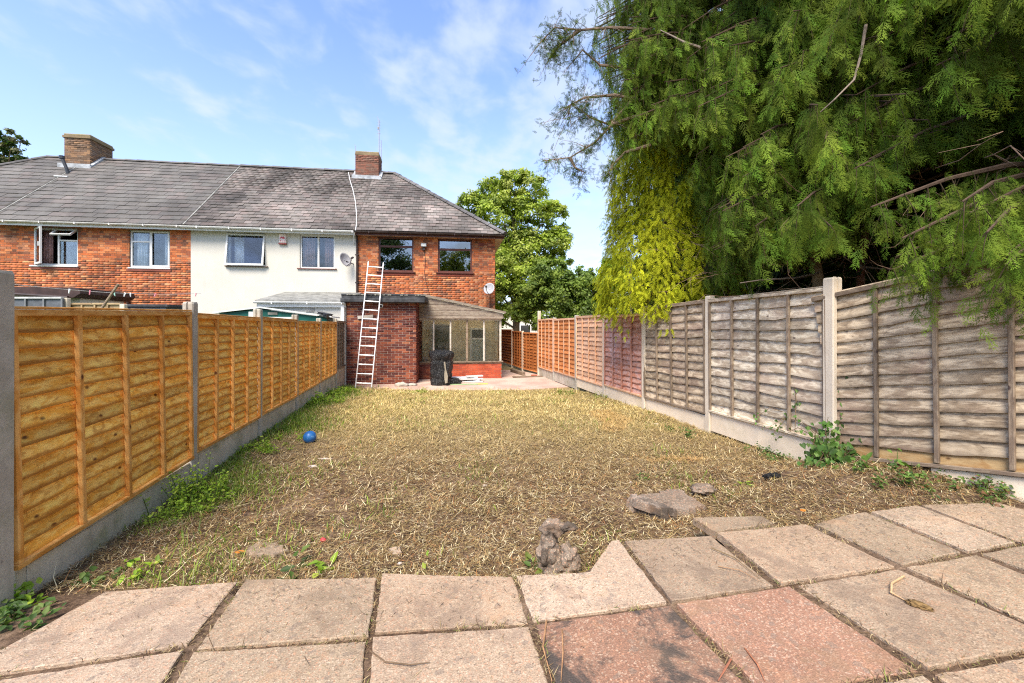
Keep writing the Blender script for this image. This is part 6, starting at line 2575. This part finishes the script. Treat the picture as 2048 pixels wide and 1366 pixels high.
def hang_ok(p, soft=0.0):
    if p[1] < .8:
        return True
    px = 1024 + FPX * p[0] / p[1]
    py = HOR - FPX * (p[2] - CAM_Z) / p[1]
    px += 34 * mnoise.noise(Vector((p[2] * 2.1, p[1] * .8, 5.0))) + 16 * mnoise.noise(Vector((p[2] * 6.0, p[1] * 2, 8.0)))
    lim = interp(HANG, px) + 34 * mnoise.noise(Vector((px * .022, 3.3, p[1] * .3))) + 20 * mnoise.noise(Vector((px * .07, 9.3, p[1])))
    return py < lim + soft


class Conifer:
    def __init__(self, name, label, cat, x, y, H, group=None):
        self.t = thing(name, label, cat, (x, y, -.15), 0, group)
        self.o = np.array([x, y, -.15])
        self.H = H
        self.wood = MB()
        self.S = {'hi': [], 'md': [], 'lo': []}

    def trunk(self, r0, pts=None, col=(.20, .13, .08)):
        pts = pts or [(0, 0, -.1), (.03, 0, self.H * .3), (-.04, .02, self.H * .65), (0, 0, self.H)]
        MB().tube(pts, [r0, r0 * .75, r0 * .5, r0 * .15][:len(pts)], 10, col).build('trunk', MT['bark'], self.t, smooth=True)

    def bough(self, z0, az, Rr, rise=.1, droop=.35, nb=12, hang=(.45, 1.0), tstart=.25, lod=None, mask=True, sway=.12, dens=1.0, size=(.14, .27)):
        o = self.o
        dirv = np.array([math.cos(az), math.sin(az), 0])
        sd = np.array([-dirv[1], dirv[0], 0])
        cv = random.uniform(-.25, .25)
        if mask:
            for _ in range(6):
                e = o + np.array([0, 0, z0 + .15]) + dirv * Rr + np.array([0, 0, Rr * (rise - droop)])
                if hang_ok(e, -10):
                    break
                Rr *= .85
            if Rr < .8:
                return

        def path(t):
            return o + np.array([0, 0, z0 + .15]) + dirv * Rr * t + sd * cv * Rr * t * t + np.array([0, 0, Rr * (rise * t - droop * t * t)])
        pts = [path(t) - o for t in (0, .25, .5, .75, 1)]
        r0 = .012 + .012 * Rr
        self.wood.tube([tuple(p) for p in pts], [r0, r0 * .8, r0 * .6, r0 * .4, r0 * .15], 5, (.09, .06, .042))
        tone = random.uniform(.7, 1.2)
        for k in range(nb):
            t = tstart + (1 - tstart) * (k + random.random()) / nb
            b0 = path(min(t, 1))
            s_ = random.choice((-1, 1))
            hl = random.uniform(*hang) * (1.1 - .5 * t)
            out = dirv * random.uniform(.1, .5) + sd * s_ * random.uniform(.1, .9)
            out = out * .6
            dn = np.array([0, 0, -1.0])
            bt = tone * random.uniform(.55, 1.2)
            ns_ = max(3, int(hl / .05 * dens))
            end = b0 + out * hl * .7 + dn * hl * .92
            if mask and not hang_ok(end, 25):
                hl *= .45
                end = b0 + out * hl * .7 + dn * hl * .75
                if not hang_ok(end, 25):
                    continue
            self.wood.tube([tuple(b0 - o), tuple((b0 + end) / 2 - o + np.array([0, 0, hl * .12])), tuple(end - o)], [.005, .003, .0015], 3, (.075, .055, .03), cap=False)
            for q in range(ns_):
                f = (q + random.random()) / ns_
                p = b0 * (1 - f) + end * f + np.array([0, 0, hl * .24 * f * (1 - f) * 2])
                p = p + RNG.normal(0, .03, 3)
                if mask and not hang_ok(p):
                    continue
                a = out * .45 + dn * random.uniform(.6, 1.25) + sd * random.choice((-1, 1)) * random.uniform(.1, .6) + RNG.normal(0, .22, 3)
                nr = dirv * 1.0 + np.array([0, 0, .6]) + RNG.normal(0, .5, 3)
                dist = math.hypot(p[0], p[1])
                l = lod or ('hi' if dist < 5.6 else 'md')
                if abs(p[0] / max(p[1], .3)) > 1.35 or p[1] < .5 or (p[2] - CAM_Z) / max(p[1], .3) > .86:
                    l = 'lo'
                    if random.random() < .45:
                        continue
                sz = random.uniform(*size) * (1.5 if l == 'lo' else 1)
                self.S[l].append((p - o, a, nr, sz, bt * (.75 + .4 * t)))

    def finish(self, base, tip, mat=None, hi=None):
        for l, tm in (('hi', T_HI), ('md', T_MD), ('lo', T_LO)):
            s = self.S[l]
            if not s:
                continue
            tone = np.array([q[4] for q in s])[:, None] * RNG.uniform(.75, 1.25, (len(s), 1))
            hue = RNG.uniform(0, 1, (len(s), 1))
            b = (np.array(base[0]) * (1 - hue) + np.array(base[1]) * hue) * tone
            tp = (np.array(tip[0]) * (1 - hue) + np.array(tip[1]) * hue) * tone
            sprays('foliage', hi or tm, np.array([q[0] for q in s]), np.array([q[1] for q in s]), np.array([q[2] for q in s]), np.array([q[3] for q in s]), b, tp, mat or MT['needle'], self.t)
        if self.wood.v:
            o = self.wood.build('branches', MT['bark'], self.t)
            tag(o, kind='stuff')
        return sum(len(v_) for v_ in self.S.values())


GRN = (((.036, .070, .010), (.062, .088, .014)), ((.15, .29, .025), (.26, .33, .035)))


def az_to(dx, dy):
    return math.atan2(dy, dx)


def grow(C_, n, zr, prof, bias, spread=1.15, nb=(9, 14), **kw):
    for k in range(n):
        z = zr[0] + (zr[1] - zr[0]) * (k + random.random()) / n
        az = random.gauss(bias, spread)
        C_.bough(z, az, prof(z, az) * random.uniform(.75, 1.08), nb=random.randint(*nb), **kw)


CA = Conifer('cypress_tree', 'tall drooping green cypress behind the grey panels, its long bare-tipped branches reaching left', 'tree', 4.0, 7.7, 10.5, 'conifers behind the right fence')
CA.trunk(.16)
left = math.pi * 1.12


def profA(z, az):
    r = 1.5 if z < 4.6 else 2.2
    toleft = max(0, math.cos(az - math.pi))
    return r + (.25 * toleft if z > 5.6 else -.55 * toleft if z < 5.2 else 0)


grow(CA, 165, (2.6, 9.6), profA, left + .25, 1.0)
for _ in range(40):
    CA.bough(random.uniform(5.6, 8.0), random.gauss(math.pi * 1.03, .22), random.uniform(2.0, 2.45), nb=11, droop=.3)
CB = Conifer('cypress_tree', 'dark green cypress with a bare lower trunk behind the pale ivy-footed post', 'tree', 4.15, 5.65, 9.0, 'conifers behind the right fence')
CB.trunk(.095, [(0, 0, -.1), (-.02, 0, 2.3), (-.1, .02, 3.0), (.05, 0, 9.0)], (.26, .18, .10))
grow(CB, 150, (2.9, 8.6), lambda z, az: 1.75 - .05 * z + .25 * math.cos(az - left), left + .35, 1.05)
CC = Conifer('cypress_tree', 'nearest green cypress overhanging the largest grey panel at the right edge', 'tree', 5.5, 4.0, 8.6, 'conifers behind the right fence')
CC.trunk(.14)
grow(CC, 120, (3.0, 8.2), lambda z, az: 2.05 + .1 * math.sin(z * 3), math.pi * 1.1, .9)
CD = Conifer('cypress_tree', 'reddish-trunked cypress standing back between the other dark cypresses', 'tree', 5.45, 6.6, 9.5, 'conifers behind the right fence')
CD.trunk(.07, [(0, 0, -.1), (.03, 0, 2.6), (.2, 0, 4.0), (0, 0, 9)], (.22, .10, .06))
grow(CD, 52, (3.3, 9.0), lambda z, az: 1.8, left, 1.0, lod='md')
random.seed(404)
# low near bough of the nearest tree, hanging in front of the panel
for (z0, az, rr, dr) in ((3.05, az_to(-2.05, -.9), 2.55, .28), (2.85, az_to(-1.95, -1.0), 2.5, .32), (2.75, az_to(-2.0, -.75), 2.45, .30), (2.95, az_to(-2.0, -.6), 2.4, .28), (2.55, az_to(-1.85, -1.05), 2.15, .3), (3.2, az_to(-1.9, -.8), 2.0, .3), (2.6, az_to(-1.8, -.9), 2.0, .25), (2.9, az_to(-1.75, -1.15), 2.2, .3), (2.55, az_to(-1.95, -.85), 2.3, .3), (2.45, az_to(-1.9, -1.0), 2.25, .28), (2.65, az_to(-2.0, -.7), 2.2, .3), (2.35, az_to(-1.85, -.8), 2.1, .26)):
    CC.bough(z0, az, rr, nb=15, droop=dr, mask=False, tstart=.55, hang=(.3, .8), lod='hi', size=(.11, .20), dens=1.1)
# bough running along the top in front
for (z0, az, rr, dr) in ((4.9, az_to(-2.6, -.5), 2.5, .25), (4.6, az_to(-2.3, -.9), 2.4, .3), (4.3, az_to(-2.1, -1.1), 2.2, .25), (5.2, az_to(-2.6, -.9), 2.4, .2)):
    CC.bough(z0, az, rr, nb=18, droop=dr, tstart=.35, hang=(.3, .7), lod='hi')


def bare_reach(C_, pts, n, spread, szr=(.05, .11), side=()):
    """long branch with tufts near its end; pts in world metres"""
    o = C_.o
    w = [Vector(p) - Vector(o) for p in pts]
    C_.wood.tube([tuple(p) for p in w], [.030 - .024 * k / (len(w) - 1) for k in range(len(w))], 6, (.22, .16, .12))
    for k in range(n):
        f = min(.9999, random.random() ** .75)
        f = .25 + .75 * f
        i_ = int(f * (len(w) - 1))
        a = w[min(i_, len(w) - 2)].lerp(w[min(i_ + 1, len(w) - 1)], f * (len(w) - 1) - i_)
        off = Vector((random.gauss(0, spread), random.gauss(0, spread), random.gauss(-spread * .5, spread)))
        e = a + off
        C_.wood.tube([tuple(a), tuple((a + e) / 2 + Vector((0, 0, .02))), tuple(e)], [.005, .004, .002], 3, (.2, .14, .1), cap=False)
        for q in range(7):
            p = np.array(a.lerp(e, random.uniform(.45, 1.1))) + RNG.normal(0, .05, 3)
            C_.S['md'].append((p, RNG.normal(0, 1, 3) + np.array([-.3, 0, -.4]), RNG.normal(0, 1, 3), random.uniform(*szr) * 1.35, random.uniform(.45, .8)))


def W3(px, py, d):
    return tuple(P(px, py, d))


bare_reach(CA, [W3(1300, 60, 7.3), W3(1225, 55, 7.0), W3(1160, 60, 6.9), W3(1110, 55, 6.8), W3(1085, 80, 6.8)], 60, .20)
bare_reach(CA, [W3(1160, 60, 6.9), W3(1120, 90, 6.9), W3(1095, 120, 6.9)], 30, .13)
bare_reach(CA, [W3(1290, 140, 7.3), W3(1200, 130, 7.1), W3(1165, 100, 7.0), W3(1140, 130, 7.0)], 20, .12)
bare_reach(CA, [W3(1320, 210, 7.4), W3(1230, 190, 7.1), W3(1170, 195, 7.0), W3(1140, 210, 7.0), W3(1135, 240, 7.0)], 55, .20)
bare_reach(CA, [W3(1340, 220, 7.4), W3(1262, 235, 7.1), W3(1225, 248, 7.0), W3(1190, 285, 7.0), W3(1140, 315, 7.0), W3(1085, 322, 7.0)], 46, .12)
bare_reach(CA, [W3(1140, 315, 7.0), W3(1150, 335, 7.0), W3(1170, 345, 7.0)], 22, .10)
bare_reach(CA, [W3(1300, 290, 7.3), W3(1250, 305, 7.1), W3(1225, 330, 7.0), W3(1215, 350, 7.0)], 26, .09)
bare_reach(CA, [W3(1290, 170, 7.3), W3(1220, 250, 7.1), W3(1180, 235, 7.0), W3(1155, 215, 7.0)], 30, .14)


# dead inner twigs low in the canopy
def dead_twigs(C_, n, box, ln=(.4, 1.2), r_=.006, dirn=(-1, -.2, .1)):
    o = Vector(C_.o)
    for k in range(n):
        p = Vector((random.uniform(*box[0]), random.uniform(*box[1]), random.uniform(*box[2]))) - o
        d_ = Vector(dirn) + Vector((random.gauss(0, .6), random.gauss(0, .5), random.gauss(0, .45)))
        L_ = random.uniform(*ln)
        pts = [p]
        for q in range(4):
            d_ = (d_ + Vector((random.gauss(0, .3), random.gauss(0, .3), random.gauss(0, .3)))).normalized()
            pts.append(pts[-1] + d_ * L_ / 4)
            if random.random() < .6:
                e = (d_ + Vector((random.gauss(0, .8), random.gauss(0, .8), random.gauss(0, .8)))).normalized()
                C_.wood.tube([tuple(pts[-1]), tuple(pts[-1] + e * L_ * .22 + Vector((0, 0, -.02)))], [r_ * .5, r_ * .2], 3, (.24, .16, .11), cap=False)
        C_.wood.tube([tuple(p_) for p_ in pts], [r_, r_ * .85, r_ * .7, r_ * .5, r_ * .25], 4, (.26, .17, .115), cap=False)


dead_twigs(CA, 40, ((3.1, 4.6), (6.6, 8.6), (1.9, 3.6)))
dead_twigs(CB, 70, ((3.4, 5.2), (5.0, 6.6), (1.9, 3.6)))
dead_twigs(CD, 60, ((4.6, 6.2), (5.2, 7.2), (2.0, 3.8)))
dead_twigs(CC, 50, ((4.2, 5.8), (3.6, 5.0), (2.0, 3.4)))
# two pale bare limbs across the crown
def limb(C_, pts, r_):
    o = Vector(C_.o)
    C_.wood.tube([tuple(Vector(p) - o) for p in pts], [r_ * (1 - .7 * k / (len(pts) - 1)) for k in range(len(pts))], 6, (.25, .20, .16))


limb(CB, [W3(1732, 50, 4.3), W3(1722, 110, 4.25), W3(1708, 160, 4.2), W3(1668, 200, 4.2), W3(1640, 225, 4.3)], .016)
limb(CA, [W3(1574, 40, 5.4), W3(1565, 75, 5.4), W3(1540, 95, 5.4), W3(1520, 112, 5.4)], .016)
limb(CA, [W3(1400, 95, 5.9), W3(1370, 85, 5.9), W3(1345, 72, 6.0), W3(1320, 60, 6.1)], .02)
limb(CB, [W3(1640, 545, 5.6), W3(1590, 556, 5.5), W3(1520, 560, 5.4), W3(1480, 566, 5.4)], .016)
limb(CD, [W3(1712, 532, 5.9), W3(1770, 538, 5.7), W3(1830, 545, 5.5), W3(1880, 560, 5.4)], .016)
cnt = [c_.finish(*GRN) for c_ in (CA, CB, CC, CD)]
print('sprays', cnt)

# golden conifer
CG = Conifer('golden_cypress', 'golden yellow cypress hanging over the reddish fence panel', 'tree', 3.25, 8.75, 7.2, 'conifers behind the right fence')
CG.trunk(.12)
PR = [(1.4, .6), (1.9, 1.05), (2.5, 1.28), (3.0, 1.30), (3.5, 1.12), (4.5, 1.05), (5.6, 1.02), (6.6, .95), (7.2, .5)]
S_ = []
for k in range(930):
    z = random.uniform(2.2, 7.2)
    az = random.gauss(math.pi * 1.25, .95)
    r_ = interp(PR, z) * (1 + .16 * mnoise.noise(Vector((az * 2.2, z * 1.3, 0)))) * random.uniform(.82, 1.04)
    c0 = np.array([r_ * math.cos(az), r_ * math.sin(az), z + .15])
    out = np.array([math.cos(az), math.sin(az), 0])
    hl = random.uniform(.35, .8)
    tone = random.uniform(.75, 1.15)
    rel_ = random.random()
    for q in range(13):
        f = random.random()
        p = c0 + np.array([0, 0, -hl * f]) + out * .12 * math.sin(f * 2.5) + RNG.normal(0, .05, 3)
        a = out * random.uniform(.1, .7) + np.array([0, 0, -1.0]) * random.uniform(.5, 1.1) + RNG.normal(0, .3, 3)
        S_.append((p, a, out + RNG.normal(0, .5, 3) + np.array([0, 0, .5]), random.uniform(.10, .19), tone * (.8 + .3 * (1 - f)), rel_))
tone = np.array([q[4] for q in S_])[:, None] * RNG.uniform(.8, 1.2, (len(S_), 1))
hue = np.array([q[5] for q in S_])[:, None] * .6 + RNG.uniform(0, .4, (len(S_), 1))
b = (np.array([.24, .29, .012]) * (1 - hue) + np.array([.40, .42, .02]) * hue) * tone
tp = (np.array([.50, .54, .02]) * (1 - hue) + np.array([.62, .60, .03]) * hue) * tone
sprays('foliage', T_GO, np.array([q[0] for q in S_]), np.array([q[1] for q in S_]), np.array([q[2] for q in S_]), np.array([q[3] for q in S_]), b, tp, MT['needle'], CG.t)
dead_twigs(CG, 30, ((2.9, 4.2), (8.2, 9.6), (1.8, 2.4)))
tag(CG.wood.build('branches', MT['bark'], CG.t), kind='stuff')

# dark wood of further conifers behind, seen as one mass under the canopy
n = 17000
d = RNG.uniform(.5, 14.5, n)
off = RNG.uniform(2.9, 4.8, n)
x = 4.464 - .219 * d + off
z = RNG.uniform(-.1, 9.5, n) ** 1.0
gap = np.array([mnoise.noise(Vector((float(b) * .9, float(c) * .9, float(a) * .5))) for a, b, c in zip(x, d, z)])
keep = ~((gap > .52) & (z < 3.5))
x, d, z = x[keep], d[keep], z[keep]
n = len(x)
Hd = thing('conifer_belt', 'dark belt of further conifers filling the back of the canopy', 'trees', (7.0, 6.0, -.2))
tone = RNG.uniform(.6, 1.15, (n, 1))
sprays('foliage', T_LO, np.stack([x - 7.0, d - 6.0, z + .2], 1), np.array([-.5, -.2, -.7]) + RNG.normal(0, .5, (n, 3)), np.array([-.7, -.4, .4]) + RNG.normal(0, .5, (n, 3)), RNG.uniform(.55, .95, n),
       np.array([.04, .065, .015]) * tone, np.array([.07, .11, .02]) * tone, MT['needle'], Hd)
mb = MB()
for k in range(12):
    y = 1.5 + k * 1.1
    x0 = 4.464 - .219 * y + 3.6 + random.uniform(-.4, .4)
    mb.tube([(x0 - 7, y - 6, 0), (x0 - 7 + random.uniform(-.1, .1), y - 6, 3), (x0 - 7, y - 6, 9)], [.13, .1, .05], 7, (.12, .08, .055))
tag(mb.build('trunks', MT['bark'], Hd), kind='stuff')


# ------------------------------------------------------------------ broadleaf trees
def flat_leaves(pos, size, nrm, col):
    n = len(pos)
    nrm = unit(nrm)
    r = unit(np.cross(nrm, RNG.normal(size=(n, 3))))
    s = np.cross(nrm, r)
    sz = size[:, None]
    V = np.stack([pos, pos + r * sz * .45 + s * sz * .36, pos + r * sz, pos + r * sz * .45 - s * sz * .36], 1).reshape(-1, 3)
    b = (np.arange(n) * 4)[:, None]
    return V, b + np.array([0, 1, 2, 3]), np.repeat(col, 4, axis=0)


def broadleaf(name, label, x, y, z0, H, blobs, nleaf, size, cols, group=None, trunk_r=.3, sparse=0.0, seed=1):
    """blobs: (dx, dy, z, r, weight) clumps in metres"""
    t = thing(name, label, 'tree', (x, y, z0), 0, group)
    mb = MB()
    mb.tube([(0, 0, -.2), (.1, 0, H * .3), (0, .1, H * .6), (.1, 0, H * .9)], [trunk_r, trunk_r * .75, trunk_r * .45, trunk_r * .1], 9, (.16, .12, .09))
    mb.build('trunk', MT['bark'], t, smooth=True)
    lm = MB()
    ws_ = np.array([b[4] * b[3] ** 2 for b in blobs])
    ws_ /= ws_.sum()
    PP, NN, CC_ = [], [], []
    cols = np.array(cols)
    for (bx, by, bz, br, w_), share in zip(blobs, ws_):
        lm.tube([(0, 0, min(bz * .6, H * .55)), (bx * .5, by * .5, bz * .85), (bx, by, bz)], [trunk_r * .28, trunk_r * .16, .015], 5, (.15, .11, .08), cap=False)
        m_ = int(nleaf * share)
        # sub-clumps on the shell of each blob
        nsub = max(6, int(m_ / 75))
        dirs = unit(RNG.normal(size=(nsub, 3)))
        dirs[:, 2] = np.where(dirs[:, 2] < -.6, -dirs[:, 2], dirs[:, 2])
        sc = np.array([bx, by, bz]) + dirs * br * RNG.uniform(.55, 1.05, (nsub, 1)) * np.array([1, 1, .85])
        k = RNG.integers(0, nsub, m_)
        sr = br * RNG.uniform(.16, .34, nsub)
        o_ = unit(RNG.normal(size=(m_, 3))) * (RNG.random((m_, 1)) ** .45) * sr[k][:, None] * np.array([1.15, 1.15, .7])
        PP.append(sc[k] + o_)
        NN.append(unit(o_ + 1e-6) * .6 + dirs[k] * .5 + np.array([0, 0, .5]) + RNG.normal(0, .45, (m_, 3)))
        ct = RNG.uniform(.75, 1.2, nsub)[k][:, None]
        ci = RNG.integers(0, len(cols), nsub)[k]
        CC_.append(cols[ci] * ct * RNG.uniform(.8, 1.2, (m_, 1)))
    tag(lm.build('limbs', MT['bark'], t), kind='stuff')
    PP, NN, CC_ = np.concatenate(PP), np.concatenate(NN), np.concatenate(CC_)
    V, F, C = flat_leaves(PP, size * RNG.uniform(.6, 1.3, len(PP)), NN, CC_)
    tag(np_mesh('crown', V, [F], MT['leaf'], t, C=C), kind='stuff')
    return t


def pblobs(lst, d_, x0, zb, w=1.0):
    out = []
    for (px, py, rp, *rest) in lst:
        p = P(px, py, d_)
        out.append((p.x - x0, random.uniform(-.6, .6) * rp * d_ / FPX + (rest[0] if rest else 0), p.z - zb, rp * d_ / FPX, w))
    return out


d_ = 27.0
x0 = P(1030, 500, d_).x
bl = pblobs([(1020, 372, 34), (985, 385, 36), (1060, 378, 34), (940, 420, 36), (1000, 430, 52), (1065, 430, 48), (1105, 425, 28), (935, 470, 36), (990, 490, 55), (1050, 500, 60), (1105, 490, 38),
             (1000, 550, 60), (1060, 560, 60), (1115, 520, 28), (1020, 610, 60), (1085, 610, 60), (960, 560, 60), (960, 620, 60), (1118, 470, 30), (915, 440, 26), (1120, 570, 40), (1030, 350, 22)], d_, x0, -.3)
broadleaf('plane_tree', 'tall full-crowned green tree behind the end house', x0, d_, -.3, 9.5, bl, 90000, .165, [(.25, .32, .04), (.31, .38, .05), (.18, .24, .04), (.36, .40, .08)], trunk_r=.28)
d_ = 20.0
x0 = P(1130, 600, d_).x
bl = pblobs([(1100, 545, 34), (1130, 590, 46), (1080, 590, 42), (1170, 560, 30), (1180, 600, 40), (1060, 625, 36), (1110, 640, 50), (1165, 640, 44), (1195, 580, 24)], d_, x0, -.3)
broadleaf('shrubby_tree', 'darker layered bushy tree in front of the tall tree', x0, d_, -.3, 4.5, bl, 34000, .125, [(.16, .23, .04), (.21, .28, .05), (.11, .17, .035)], trunk_r=.12)
d_ = 22.0
x0 = P(1240, 600, d_).x
bl = pblobs([(1190, 590, 40), (1230, 540, 30), (1215, 560, 34), (1245, 590, 44), (1210, 620, 34), (1285, 560, 50), (1260, 640, 40), (1310, 620, 50)], d_, x0, -.3)
broadleaf('lime_green_tree', 'lime green bushy tree between the dark bushy tree and the golden cypress', x0, d_, -.3, 4.2, bl, 30000, .135, [(.24, .34, .03), (.31, .40, .04), (.18, .27, .03)], trunk_r=.12)
d_ = 15.0
x0 = P(1262, 470, d_).x
bl = pblobs([(1250, 440, 14), (1262, 460, 18), (1240, 455, 10), (1258, 420, 10)], d_, x0, -.3)
broadleaf('copper_leaved_tree', 'small bronze-leaved treetop peeping left of the golden cypress', x0, d_, -.3, 5.0, bl, 1100, .12, [(.17, .14, .05), (.12, .13, .04)], trunk_r=.07)
d_ = 30.0
x0 = P(5, 400, d_).x
bl = pblobs([(10, 275, 20), (-15, 300, 40), (30, 300, 16), (45, 282, 10), (15, 325, 26), (-40, 340, 50), (40, 320, 12)], d_, x0, -.3)
broadleaf('distant_tree', 'dark treetop rising behind the roof at the left edge', x0, d_, -.3, 12.5, bl, 9000, .2, [(.06, .10, .03), (.09, .13, .04), (.14, .14, .07)], trunk_r=.25)

# garden trees behind the viewer, whose reflections darken the upstairs panes of the end house
bl = [(0, 0, 8.2, 2.6, 1), (1.4, .5, 6.8, 2.0, 1), (-1.6, 0, 7.0, 2.2, 1), (.4, -1, 10.0, 1.8, 1), (0, 0, 5.4, 1.8, 1)]
broadleaf('garden_tree', 'tree mirrored as a dark crown in the left upstairs pane of the end house', -5.6, -9.5, -.3, 9.5, bl, 16000, .2, [(.08, .12, .03), (.11, .16, .035)], trunk_r=.2)
bl = [(0, 0, 6.5, 2.2, 1), (1.4, .5, 5.5, 1.8, 1), (-1.0, 0, 8.0, 1.8, 1), (.8, 0, 8.6, 1.5, 1)]
broadleaf('garden_tree', 'yellow-green tree mirrored in the right upstairs pane of the end house', 1.6, -10.5, -.3, 8.5, bl, 12000, .2, [(.28, .30, .03), (.2, .24, .03)], trunk_r=.18)

# pale house glimpsed beyond the trees
hp = P(1052, 640, 40.0)
Fh = thing('pale_house', 'pale house glimpsed through leaves beyond the low brown fence', 'house', (hp.x, 40, -.5))
MB().box(-3, 1.6, 0, 6, 0, 3.4).build('wall', MT['render'], Fh)
mb = MB().prism([(-3.3, 3.4), (1.9, 3.4), (-.7, 5.2)], -.3, 6.3, axis='y')
mb.build('roof', MT['felt'], Fh)
w_ = MB().box(-.6, .5, -.04, -.005, 1.2, 2.4).build('window', MT['upvc'], Fh)
MB().box(-.5, .4, -.05, -.042, 1.3, 2.3).build('pane', MT['dark'], w_)
